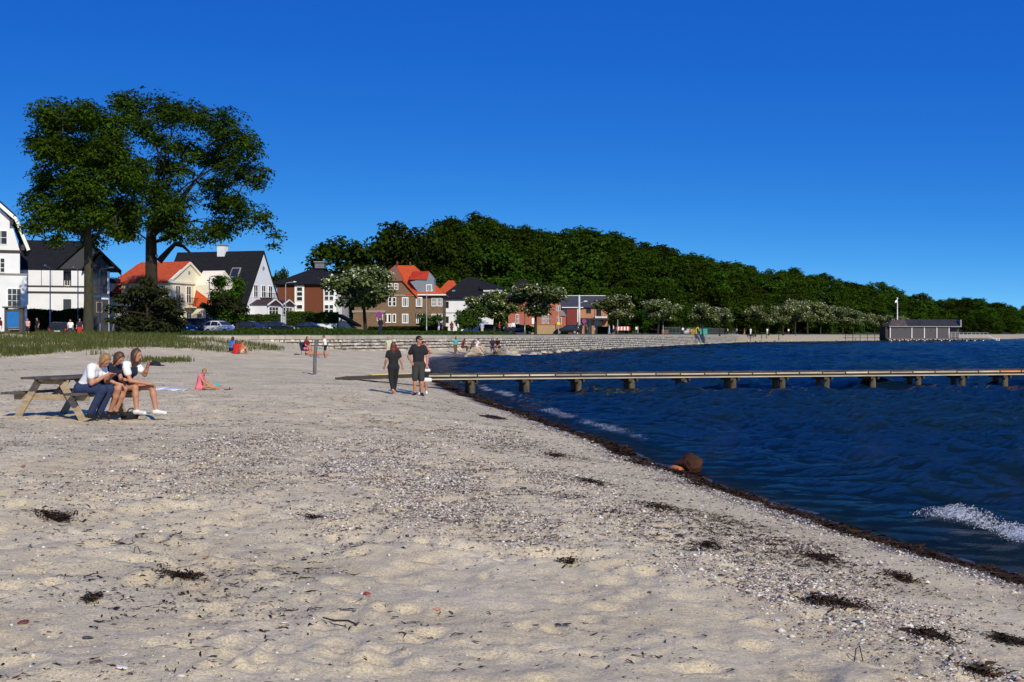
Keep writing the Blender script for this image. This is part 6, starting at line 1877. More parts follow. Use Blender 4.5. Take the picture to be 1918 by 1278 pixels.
car('small black car with red tail light near the yellow sign', 1062, 206, 'hatch', P_BLACK, R(180), group=None)
# ------------------------------------------------------------------ people
def surface_net(vol, org, h):
    """one closed smooth surface round the negative part of a sampled field"""
    s = vol < 0
    nx, ny, nz = vol.shape
    corner = [(i, j, k) for i in (0, 1) for j in (0, 1) for k in (0, 1)]
    cnt = sum(s[i:nx - 1 + i, j:ny - 1 + j, k:nz - 1 + k].astype(np.int8) for i, j, k in corner)
    act = (cnt > 0) & (cnt < 8)
    idx = -np.ones(act.shape, dtype=np.int64); cells = np.argwhere(act); idx[act] = np.arange(len(cells))
    acc = np.zeros((len(cells), 3)); num = np.zeros(len(cells))
    c0, c1, c2 = cells.T
    for a in corner:
        for ax in range(3):
            if a[ax]: continue
            b = list(a); b[ax] = 1
            va = vol[c0 + a[0], c1 + a[1], c2 + a[2]]; vb = vol[c0 + b[0], c1 + b[1], c2 + b[2]]
            cr = (va < 0) != (vb < 0)
            t = np.where(cr, va / np.where(cr, va - vb, 1), 0)
            p = np.tile(np.array(a, float), (len(cells), 1)); p[:, ax] += t
            acc += p * cr[:, None]; num += cr
    V = (cells + acc / num[:, None]) * h + org
    Q = []
    for ax in range(3):
        sl0 = [slice(None)] * 3; sl1 = [slice(None)] * 3
        sl0[ax] = slice(0, -1); sl1[ax] = slice(1, None)
        d = s[tuple(sl0)].astype(np.int8) - s[tuple(sl1)].astype(np.int8)
        e = np.argwhere(d != 0); sg = d[d != 0]
        u, w = (ax + 1) % 3, (ax + 2) % 3
        ok = (e[:, u] > 0) & (e[:, w] > 0) & (e[:, u] < vol.shape[u] - 1) & (e[:, w] < vol.shape[w] - 1)
        e = e[ok]; sg = sg[ok]
        def cell(du, dw):
            q = e.copy(); q[:, u] += du; q[:, w] += dw
            return idx[q[:, 0], q[:, 1], q[:, 2]]
        a, b, c, dd = cell(-1, -1), cell(0, -1), cell(0, 0), cell(-1, 0)
        f = np.stack([a, b, c, dd], -1); f[sg < 0] = f[sg < 0][:, ::-1]
        Q.append(f)
    return V, np.concatenate(Q)

def vec(*a): return np.array(a, dtype=float)
def unit(v): v = np.asarray(v, float); return v / np.linalg.norm(v)
def lerp(a, b, t): return a + (b - a) * t

def field_mesh(name, prims, h, mat, k=.028, cuts=()):
    """prims: ('c', a, b, ra, rb) tapered capsules, ('e', centre, 3x3 axes, radii) ellipsoids; cuts: (point, normal) keeps the side the normal points away from"""
    lo = np.min([np.minimum(p[1] - p[3], p[2] - p[4]) if p[0] == 'c' else p[1] - max(p[3]) for p in prims], axis=0) - 2.5 * h
    hi = np.max([np.maximum(p[1] + p[3], p[2] + p[4]) if p[0] == 'c' else p[1] + max(p[3]) for p in prims], axis=0) + 2.5 * h
    n = np.ceil((hi - lo) / h).astype(int) + 1
    g = np.stack(np.meshgrid(*[lo[i] + np.arange(n[i]) * h for i in range(3)], indexing='ij'), -1)
    f = np.full(tuple(n), 1e3)
    for p in prims:
        if p[0] == 'c':
            a, b, ra, rb = p[1:]
            ab = b - a; L2 = max(ab @ ab, 1e-9)
            t = np.clip(((g - a) @ ab) / L2, 0, 1)
            d = np.linalg.norm(g - a - t[..., None] * ab, axis=-1) - (ra + (rb - ra) * t)
        else:
            c, A, rr = p[1:]
            q = ((g - c) @ A.T) / np.array(rr)
            d = (np.linalg.norm(q, axis=-1) - 1) * min(rr)
        m = np.maximum(k - np.abs(f - d), 0) / k
        f = np.minimum(f, d) - m * m * k * .25
    for (c, nn) in cuts: f = np.maximum(f, (g - c) @ unit(nn))
    if not (f < 0).any(): return None
    V, Q = surface_net(f, lo, h)
    return np_mesh(name, V, Q, mat, True)

SKIN = M('skin', (.43, .205, .13), rough=.55, var=.06, scale=8); SKIN_T = M('tanned_skin', (.42, .19, .11), rough=.55, var=.06, scale=8)
def cloth(name, c): return M(name, c, rough=.9, var=.12, scale=9, bump=.25, bscale=22)
C = dict(white=cloth('white_cotton', (.76, .76, .77)), black=cloth('black_cotton', (.012, .012, .016)), navy=cloth('navy_cotton', (.014, .018, .05)), jeans=cloth('blue_jeans', (.02, .035, .09)),
         red=cloth('red_cotton', (.50, .018, .015)), dred=cloth('dark_red_cotton', (.16, .012, .02)), blue=cloth('blue_cotton', (.03, .16, .50)), lblue=cloth('light_blue_cotton', (.30, .45, .70)),
         turq=cloth('turquoise_cotton', (.05, .42, .42)), pink=cloth('pink_fabric', (.72, .16, .22)), grey=cloth('dark_grey_cotton', (.035, .033, .034)), brown=cloth('brown_cotton', (.12, .07, .045)),
         beige=cloth('beige_cotton', (.5, .42, .3)), pgreen=cloth('pale_green_cotton', (.45, .55, .36)), lpink=cloth('light_pink_cotton', (.7, .42, .42)), orange=cloth('orange_cotton', (.65, .13, .03)))
HAIR = dict(brown=M('brown_hair', (.075, .032, .014), rough=.5, var=.4, scale=25, stretch=(1, 1, .15)), dark=M('dark_hair', (.014, .009, .007), rough=.5, var=.3, scale=25), fair=M('fair_hair', (.26, .14, .055), rough=.5, var=.35, scale=25, stretch=(1, 1, .15)),
            red=M('reddish_hair', (.13, .035, .014), rough=.5, var=.4, scale=25, stretch=(1, 1, .15)))
SHOE_B = M('black_shoe', (.012, .012, .013), rough=.5); SHOE_W = M('white_shoe', (.75, .75, .75), rough=.6)

def pose(pel, t, r, head_fwd, legs, arms, S=1.0, head_up=None):
    """joint table; legs: [(knee, ankle, toe dir)] and arms: [(elbow, wrist)] right side first, in metres of a 1.75 m person, person facing +Y"""
    J = {}; t = unit(t); r = unit(r)
    J['pel'] = vec(*pel); J['waist'] = J['pel'] + .13 * t; J['chest'] = J['pel'] + .35 * t; J['neck'] = J['pel'] + .515 * t
    J['hf'] = unit(head_fwd); hu = unit(head_up if head_up is not None else lerp(t, vec(0, 0, 1), .5))
    hu = unit(hu - J['hf'] * (hu @ J['hf'])); J['hu'] = hu
    J['head'] = J['neck'] + .155 * unit(lerp(hu, t, .4)) + .03 * J['hf']
    for n, s in (('R', 1), ('L', -1)):
        J['sh' + n] = J['pel'] + .455 * t + s * .168 * r; J['hip' + n] = J['pel'] - .03 * t + s * .085 * r
    for n, (kn, an, td) in zip('RL', legs): J['kn' + n] = vec(*kn); J['an' + n] = vec(*an); J['toe' + n] = vec(*an) + unit(td) * .17 - vec(0, 0, .055)
    for n, (el, wr) in zip('RL', arms): J['el' + n] = vec(*el); J['wr' + n] = vec(*wr); J['ha' + n] = vec(*wr) + unit(vec(*wr) - vec(*el)) * .09
    J['t'] = t; J['r'] = r
    for k_ in J:
        if k_ not in ('t', 'r', 'hf', 'hu'): J[k_] = J[k_] * S
    J['S'] = S
    return J

def body_prims(J, S, fem, inf=0.0, what='all'):
    c = []
    def cap(a, b, ra, rb): c.append(('c', a, b, ra * S + inf, rb * S + inf))
    r = J['r'] * S
    if what in ('all', 'torso'):
        w = (.088 if fem else .095)
        for s in (-1, 1):
            cap(J['pel'] + r * .062 * s, J['waist'] + r * .048 * s, .098 if fem else .094, w - .004)
            cap(J['waist'] + r * .048 * s, J['chest'] + r * .072 * s, w - .004, .098)
            cap(J['chest'] + r * .072 * s, J['sh' + 'LR'[s > 0]] - r * .03 * s, .096, .062)
        cap(J['shL'] * .85 + J['shR'] * .15, J['shR'] * .85 + J['shL'] * .15, .058, .058)
        if fem:
            fwd = unit(np.cross(J['r'], J['t'])) * -1
            if fwd[1] * J['hf'][1] < 0: fwd = -fwd
            for s in (-1, 1): cap(J['chest'] + r * .075 * s + fwd * .06 * S, J['chest'] + r * .075 * s + fwd * .07 * S, .062, .055)
    if what in ('all', 'arms'):
        for n in 'RL':
            cap(J['sh' + n], J['el' + n], .052, .038); cap(J['el' + n], lerp(J['el' + n], J['wr' + n], .4), .039, .039); cap(lerp(J['el' + n], J['wr' + n], .4), J['wr' + n], .039, .026); cap(J['wr' + n], lerp(J['wr' + n], J['ha' + n], .75), .027, .033)
    if what in ('all', 'legs'):
        cap(J['hipL'], J['hipR'], .10, .10)
        for n in 'RL':
            cap(J['hip' + n], J['kn' + n], .090, .058); m = lerp(J['kn' + n], J['an' + n], .33)
            cap(J['kn' + n], m, .057, .060); cap(m, J['an' + n], .060, .037)
    if what == 'all':
        for n in 'RL':
            heel = J['an' + n] - vec(0, 0, .045) * S - unit(J['toe' + n] - J['an' + n]) * .03 * S
            cap(J['an' + n], heel, .037, .034); cap(heel, J['toe' + n], .034, .028)
        cap(J['neck'] - J['t'] * .04 * S, J['head'] - J['hu'] * .05 * S, .056, .052)
        A = np.stack([np.cross(J['hf'], J['hu']), J['hf'], J['hu']])
        c.append(('e', J['head'] + J['hu'] * .02 * S, A, (.074 * S, .092 * S, .104 * S)))
        ch = J['head'] + (-J['hu'] * .075 + J['hf'] * .045) * S
        cap(J['head'] + J['hf'] * .02 * S, ch, .066, .040)
        cap(J['head'] + (J['hf'] * .088 + J['hu'] * .015) * S, J['head'] + (J['hf'] * .106 - J['hu'] * .018) * S, .010, .016)
        ear = np.cross(J['hf'], J['hu'])
        for s in (-1, 1): cap(J['head'] + ear * s * .076 * S + J['hu'] * .02 * S, J['head'] + ear * s * .078 * S - J['hu'] * .02 * S, .017, .012)
    return c

def fingers(mb, J, S):
    for n in 'RL':
        d = unit(J['ha' + n] - J['wr' + n]); side = unit(np.cross(d, vec(0, 0, 1) if abs(d[2]) < .9 else vec(0, 1, 0))); pal = np.cross(side, d)
        base = lerp(J['wr' + n], J['ha' + n], .62)
        for k, L in enumerate((.070, .080, .075, .058)):
            a = base + side * (k - 1.5) * .019 * S; b = a + (d * .55 + pal * -.08) * L * S; e = b + (d * .40 - pal * .32) * L * S
            mb.tube([Vector(a), Vector(b), Vector(e)], [.0095 * S, .009 * S, .0065 * S], 6)
        th = lerp(J['wr' + n], J['ha' + n], .3) + side * -.026 * S; b = th + (d * .6 - side * .6) * .035 * S; e = b + (d * .9 - pal * .3) * .03 * S
        mb.tube([Vector(th), Vector(b), Vector(e)], [.012 * S, .0105 * S, .008 * S], 6)

def person(label, loc, rz, J, H=.02, skin=None, fem=False, shirt=None, sleeve=.5, vest=None, bottom=None, bl=1.0, hair='brown', hlen=0, shoes=None, skirt=False, group=None, near=False, tuck=-.02, hat=None):
    S = J['S']; skin = skin or SKIN
    root = thing('person', label, 'person', loc, rz, group)
    h = H
    me = field_mesh('body', body_prims(J, S, fem), h, skin)
    if near:
        mb = MB(); fingers(mb, J, S); fm = mb.mesh('fingers', skin, True)
        bm = bmesh.new(); bm.from_mesh(me); bm.from_mesh(fm); bm.to_mesh(me); bm.free()
        me.polygons.foreach_set('use_smooth', [True] * len(me.polygons))
    link_mesh('body', me, root)
    ax = np.cross(J['hf'], J['hu'])
    if near:
        for s in (-1, 1):
            p = J['head'] + (J['hf'] * .080 + J['hu'] * .028 + ax * s * .033) * S
            MB().ell(p, (.013 * S,) * 3, 8, 6).build('eye', M('dark_eye', (.02, .015, .012), rough=.2, var=0), root, smooth=True)
        p0 = J['head'] + (J['hf'] * .083 - J['hu'] * .052) * S
        MB().tube([Vector(p0 - ax * .024 * S), Vector(p0 + J['hf'] * .006 * S), Vector(p0 + ax * .024 * S)], [.003 * S, .007 * S, .003 * S], 6).build('mouth', M('lips', (.35, .10, .08), rough=.5, var=.05), root, smooth=True)
    inf = .016 + h * .12
    if shirt:
        pr = body_prims(J, S, fem, inf, 'torso'); cuts = [(J['pel'] + J['t'] * tuck * S, -J['t'])]
        if sleeve > 0:
            for n in 'RL':
                if sleeve <= .6: pr.append(('c', J['sh' + n], lerp(J['sh' + n], J['el' + n], sleeve), .056 * S + inf, .052 * S + inf * 1.2))
                else: pr += [('c', J['sh' + n], J['el' + n], .052 * S + inf, .042 * S + inf), ('c', J['el' + n], lerp(J['el' + n], J['wr' + n], min(1, (sleeve - .6) * 2.6)), .042 * S + inf, .032 * S + inf)]
        m = field_mesh('shirt', pr, h, C[shirt], cuts=cuts)
        if m: link_mesh('shirt', m, root)
    if vest:
        m = field_mesh('vest', body_prims(J, S, fem, inf * 1.7, 'torso'), h, C[vest], cuts=[(J['pel'] + J['t'] * .02 * S, -J['t']), (J['neck'] - J['t'] * .045 * S, J['t'])])
        if m: link_mesh('vest', m, root)
    if bottom:
        pr = []
        for s in (-1, 1): pr.append(('c', J['pel'] + J['r'] * .062 * s * S, J['waist'] * .6 + J['pel'] * .4 + J['r'] * .05 * s * S, .10 * S + inf * .8, .092 * S + inf * .8))
        pr.append(('c', J['hipL'], J['hipR'], .10 * S + inf * .9, .10 * S + inf * .9))
        for n in 'RL':
            f = min(1, bl * 2); e = lerp(J['hip' + n], J['kn' + n], f)
            pr.append(('c', J['hip' + n], e, .092 * S + inf, (.092 - .032 * f) * S + inf * (1.5 if bl < .6 else 1)))
            if bl > .55:
                g = (bl - .5) * 2; pr.append(('c', J['kn' + n], lerp(J['kn' + n], J['an' + n], g), .060 * S + inf, .046 * S + inf))
        if skirt:
            m0 = lerp(J['knL'], J['knR'], .5); pr.append(('c', J['pel'], lerp(J['pel'], m0, min(1, bl * 2)), .13 * S, .19 * S))
        m = field_mesh('skirt' if skirt else ('trousers' if bl > .55 else 'shorts'), pr, h, C[bottom])
        if m: link_mesh('skirt' if skirt else ('trousers' if bl > .55 else 'shorts'), m, root)
    if hair:
        A = np.stack([ax, J['hf'], J['hu']])
        pr = [('e', J['head'] + (J['hu'] * .036 - J['hf'] * .014) * S, A, (.086 * S, .100 * S, .106 * S))]
        cuts = []
        face = J['head'] + J['hf'] * .052 * S + J['hu'] * .03 * S
        if hlen <= 0: cuts = [(face, J['hf'] - J['hu'] * .75), (J['head'] - J['hu'] * .055 * S, -J['hu'])]
        else:
            back = J['head'] - J['hf'] * .05 * S
            dn = vec(0, 0, -1)
            for s in (-1, -.35, .35, 1):
                a = back + ax * s * .055 * S; b = back + ax * s * .075 * S + dn * (.14 + hlen * .35) * S - J['hf'] * .01 * S
                if abs(s) == 1: a = a + J['hf'] * .05 * S; b = b + J['hf'] * .075 * S
                mid = lerp(a, b, .5) - J['t'] * 0
                pr += [('c', a, mid, .055 * S, .052 * S), ('c', mid, b, .052 * S, .026 * S)]
            cuts = [(face, J['hf'] - J['hu'] * .12)]
        m = field_mesh('hair', pr, h, HAIR[hair], cuts=cuts)
        if m: link_mesh('hair', m, root)
    if hat:
        A = np.stack([ax, J['hf'], J['hu']])
        m = field_mesh('cap', [('e', J['head'] + J['hu'] * .06 * S, A, (.094 * S, .11 * S, .08 * S)), ('c', J['head'] + (J['hf'] * .08 + J['hu'] * .055) * S, J['head'] + (J['hf'] * .16 + J['hu'] * .05) * S, .03 * S, .025 * S)], h, C[hat], cuts=[(J['head'] + J['hu'] * .045 * S, -J['hu'])])
        if m: link_mesh('cap', m, root)
    if shoes:
        for n in 'RL':
            heel = J['an' + n] - vec(0, 0, .05) * S - unit(J['toe' + n] - J['an' + n]) * .035 * S
            m = field_mesh('shoe', [('c', heel, J['toe' + n] + unit(J['toe' + n] - heel) * .02 * S, .042 * S, .038 * S), ('c', J['an' + n] - vec(0, 0, .01) * S, heel, .044 * S, .044 * S)], h, shoes)
            if m: link_mesh('shoe', m, root)
    return root

def P_stand(S=1.0, step=.0, armR=None, armL=None, hf=(0, 1, 0), lean=0.02, bend=.0):
    a, b = step, -step
    legs = [((.085, .04 + a * .55, .49), (.085, a - .02, .085 + max(0, -a) * .25), (.15, 1, 0)), ((-.085, .04 + b * .55, .49), (-.085, b - .02, .085 + max(0, -b) * .25), (-.15, 1, 0))]
    armR = armR or ((.225, -.02 - a * .25, 1.14), (.235, .07 - a * .55, .90)); armL = armL or ((-.225, -.02 - b * .25, 1.14), (-.235, .07 - b * .55, .90))
    return pose((0, -bend * .3, .93), (0, lean + bend, 1), (1, 0, 0), hf, legs, [armR, armL], S)
def P_sit(S=1.0, seat=.0, lean=.25, hf=(0, 1, -.25), reach=.35, knees=.45, spread=.11):
    """on the ground or a low stone"""
    z = seat + .10; kz = max(seat + .08, knees); ky = math.sqrt(max(.02, .42 ** 2 - (kz - z) ** 2)); az = .085; ay = ky + math.sqrt(max(.0, .42 ** 2 - (kz - az) ** 2)) * (.6 if knees > .2 else 1)
    legs = [((s * spread, ky, kz), (s * spread, ay, az), (s * .2, 1, .3)) for s in (1, -1)]
    t = unit((0, lean, 1)); sh = vec(0, 0, z) + .455 * t
    arms = [((s * .22, sh[1] + .10, sh[2] - .25), (s * .14, sh[1] + reach, max(kz * .9, sh[2] - .38))) for s in (1, -1)]
    return pose((0, 0, z), t, (1, 0, 0), hf, legs, arms, S)

def near_people():
    rz = TBL_RZ - R(90)
    # the girl in jeans with a phone
    J = pose((0, -.02, .56), (0, .62, .80), (1, 0, 0), (0, .60, -.80), [((.10, .46, .53), (.11, .20, .09), (.1, 1, 0)), ((-.09, .47, .53), (-.10, .24, .09), (-.1, 1, 0))],
             [((.21, .30, .64), (.10, .54, .78)), ((-.20, .32, .66), (-.06, .54, .78))], .97, (0, .7, 1))
    p = table_pt(.66, -.50); zg = TBL.z
    person('girl in white t-shirt and blue jeans hunched over her phone on the bench', (p.x, p.y, zg + .02), rz, J, .014, SKIN, True, 'white', .52, None, 'jeans', .96, 'fair', .55, SHOE_B, near=True, tuck=-.06)
    ph = MB().box(-.035, .035, -.006, .006, -.07, .07).build('phone', M('black_glass', (.01, .01, .012), rough=.15), None, bevel=.004)
    c, s = math.cos(rz), math.sin(rz); lx, ly = .02, .625
    ph.location = (p.x + lx * c - ly * s, p.y + lx * s + ly * c, zg + .83); ph.rotation_euler = (R(-50), 0, rz); tag(ph, 'dark phone held in the hands of the girl in jeans', 'phone')
    # the girl in the middle, bare legs tucked back
    J = pose((0, 0, .56), (0, .52, .86), (1, 0, 0), (0, .7, -.7), [((.10, .45, .53), (.05, .24, .10), (.1, 1, 0)), ((-.08, .46, .53), (-.07, .28, .10), (-.1, 1, 0))],
             [((.20, .30, .68), (.10, .46, .62)), ((-.20, .30, .68), (-.02, .50, .70))], .95, (0, .5, 1))
    p2 = table_pt(.66, -.04)
    person('girl in navy top and bare tucked legs sitting in the middle of the bench', (p2.x, p2.y, zg + .02), rz, J, .014, SKIN, True, 'navy', .35, None, 'navy', .30, 'brown', .5, SHOE_B, near=True)
    # the girl at the far end, leaning forward
    J = pose((0, .04, .56), (0, .55, .85), (1, 0, 0), (0, .95, -.3), [((.11, .46, .53), (.12, .50, .11), (.1, 1, 0)), ((-.14, .66, .53), (-.15, .74, .10), (-.1, 1, 0))],
             [((.21, .42, .66), (.0, .66, .60)), ((-.20, .46, .76), (-.12, .58, .93))], .97, (0, .3, 1))
    p3 = table_pt(.68, .42)
    person('girl with white sleeves and dark vest leaning on her knees on the bench', (p3.x, p3.y, zg + .02), rz, J, .014, SKIN, True, 'white', .5, 'navy', 'black', .22, 'brown', .6, SHOE_W, near=True)
    lx, ly = -.12, .72
    cap = thing('cap', 'black cap held out in front of the face of the leaning girl', 'cap', (p3.x + lx * c - ly * s, p3.y + lx * s + ly * c, zg + .93), rz)
    m = field_mesh('crown', [('e', vec(0, 0, 0), np.eye(3), (.09, .11, .085))], .012, C['black'], cuts=[(vec(0, 0, -.005), vec(0, 0, -1))]); link_mesh('crown', m, cap)
    m = field_mesh('peak', [('e', vec(0, .10, .0), np.eye(3), (.085, .10, .012))], .008, C['black']); link_mesh('peak', m, cap)
    q = table_pt(1.02, .30)
    bag = thing('bag', 'black bag lying on the sand at the feet of the girls', 'bag', (q.x, q.y, SZ(q.x, q.y) - .01), rz)
    link_mesh('body', field_mesh('body', [('c', vec(-.14, 0, .07), vec(.14, 0, .07), .075, .08), ('c', vec(-.1, .05, .1), vec(.1, .04, .1), .06, .06)], .018, C['black'], k=.05), bag)
    MB().tube([(-.1, 0, .13), (-.06, .03, .22), (.06, .03, .21), (.1, 0, .13)], .012, 6).build('strap', C['black'], bag)
    # child
    g = G(373, 731); S = .69
    J = pose((0, 0, .11), (0, .22, 1), (1, 0, 0), (0, .75, -.6), [((.12, .42, .14), (.14, .80, .07), (.1, .5, 1)), ((-.14, .40, .22), (-.16, .76, .07), (-.1, .5, 1))],
             [((.19, .26, .33), (.12, .56, .12)), ((-.19, .24, .33), (-.10, .5, .14))], S, (0, .4, 1))
    kid = person('small child in pink swimsuit sitting on the sand and digging with both hands', g, R(-96), J, .012, SKIN, False, 'pink', 0, None, 'pink', .10, 'fair', 0, None, near=True)
    # their towel and cloth
    def towel(px0, px1, py, depth, mat, label, name='towel', rz=0, seed=1, up=.04):
        a = G(px0, py); b = G(px1, py); L = abs(b.x - a.x); x0 = (a.x + b.x) / 2; y0 = a.y
        nx, ny = 30, 14
        X = np.linspace(-L / 2, L / 2, nx); Y = np.linspace(-depth / 2, depth / 2, ny); Xg, Yg = np.meshgrid(X, Y)
        Xg = Xg + .05 * fbm(Xg * 2, Yg * 3, 2, seed); Yg = Yg + .06 * fbm(Xg * 2 + 5, Yg * 2, 2, seed)
        zb = sand_z((Xg + x0).ravel(), (Yg + y0).ravel()).reshape(Xg.shape); z0 = SZ(x0, y0)
        Z = zb - z0 + .012 + up * np.abs(fbm(Xg * 5, Yg * 6, 3, seed + 3))
        idx = np.arange(nx * ny).reshape(ny, nx); f = np.stack([idx[:-1, :-1], idx[:-1, 1:], idx[1:, 1:], idx[1:, :-1]], -1).reshape(-1, 4)
        o = link_mesh(name, np_mesh(name, np.stack([Xg, Yg, Z], -1).reshape(-1, 3), f, mat, True), None, (x0, y0, z0))
        so = o.modifiers.new('thick', 'SOLIDIFY'); so.thickness = .012
        tag(o, label, 'towel'); return o
    st = attr_mat
    stripe = M('striped_towel', (.62, .66, .74), rough=.95, var=.45, scale=5, stretch=(2.2, .2, 1))
    towel(290, 366, 729, .9, stripe, 'white and blue patterned beach towel left of the child')
    towel(392, 416, 724, .5, C['turq'], 'crumpled turquoise cloth on the sand beside the child', 'cloth', up=.16, seed=4)
    towel(553, 583, 665, 1.2, C['navy'], 'dark towel on the sand left of the sunbather', seed=6, up=.12)
    towel(578, 612, 670, 1.4, C['lblue'], 'light blue towel under the sunbather', seed=8)
    towel(596, 608, 653, 1.0, C['turq'], 'small blue green cloth behind the woman in white', 'cloth', seed=9, up=.15)
    o = G(428, 732); me = M('brown_sandal', (.12, .05, .03), rough=.8)
    sd_ = thing('sandal', 'brown sandal lying on the sand at the hands of the child', 'sandal', o, R(20))
    MB().box(-.13, .13, -.045, .045, .0, .025).build('sole', me, sd_, bevel=.01); MB().tube([(.02, -.045, .02), (.04, 0, .07), (.02, .045, .02)], .012, 6).build('strap', me, sd_)
    # the couple
    g = G(737, 739)
    J = pose((0, 0, .93), (.0, -.03, 1), (1, .05, 0), (.25, .95, .25), [((.07, .17, .50), (.03, .20, .12), (.0, 1, .1)), ((-.075, .0, .49), (-.03, -.24, .16), (-.1, 1, -.5))],
             [((.235, .0, 1.15), (.30, .05, .92)), ((-.24, -.03, 1.15), (-.29, .10, .93))], .91)
    person('woman all in black with reddish hair walking barefoot along the beach', g, R(8), J, .014, SKIN, True, 'black', .5, None, 'black', .93, 'red', .22, None, near=True, tuck=-.10)
    g = G(784, 741)
    J = pose((0, 0, .94), (.0, .02, 1), (1, .1, 0), (-.85, .5, .05), [((.10, .05, .49), (.11, .02, .09), (.25, 1, -.2)), ((-.10, .10, .49), (-.10, .08, .09), (-.3, 1, -.2))],
             [((.30, -.03, 1.14), (.20, .13, .98)), ((-.26, .0, 1.13), (-.25, .12, .90))], 1.05)
    man = person('man in black t-shirt and dark grey shorts standing and looking out to the sea', g, R(180), J, .014, SKIN_T, False, 'black', .55, None, 'grey', .50, 'dark', 0, SHOE_B, near=True, tuck=-.12)
    S = 1.05; p0 = J['head'] + (J['hf'] * .088 + J['hu'] * .03) * S; ax = np.cross(J['hf'], J['hu'])
    gl = MB(); gl.tube([Vector(p0 - ax * .07), Vector(p0 - ax * .03 + J['hf'] * .01), Vector(p0 + ax * .03 + J['hf'] * .01), Vector(p0 + ax * .07)], [.014, .022, .022, .014], 8)
    for s in (-1, 1): gl.tube([Vector(p0 + ax * s * .07), Vector(J['head'] + ax * s * .085 + J['hu'] * .03)], .006, 5)
    sg = gl.build('sunglasses', M('black_glass'), None, smooth=True, loc=man.location); sg.rotation_euler = (0, 0, R(180)); tag(sg, 'dark sunglasses worn by the man in the black t-shirt', 'sunglasses')
    x, y = PX(793, 40.6), 40.6
    J = P_stand(.97, .06, ((.22, .05, 1.15), (.24, .14, .93)), ((-.26, .12, 1.36), (-.10, .16, 1.58)), (-.5, .85, 0))
    person('person in pale top half hidden behind the man, one hand raised', (x, y, SZ(x, y)), R(178), J, .018, SKIN, True, 'lpink', .4, None, 'black', .5, 'dark', 0, SHOE_W)
    bx = PX(799, 39.9)
    bag = thing('beach_bag', 'white carrier bag hanging behind the right side of the man', 'bag', (bx + .02, 39.95, SZ(bx, 39.9) + .42))
    link_mesh('body', field_mesh('body', [('c', vec(-.08, 0, .06), vec(.08, 0, .06), .07, .07), ('c', vec(-.05, 0, .36), vec(.05, 0, .36), .05, .05)], .018, C['white'], k=.08), bag)
    MB().tube([(-.06, 0, .38), (0, 0, .56), (.06, 0, .38)], .009, 6).build('handle', C['white'], bag)
near_people()

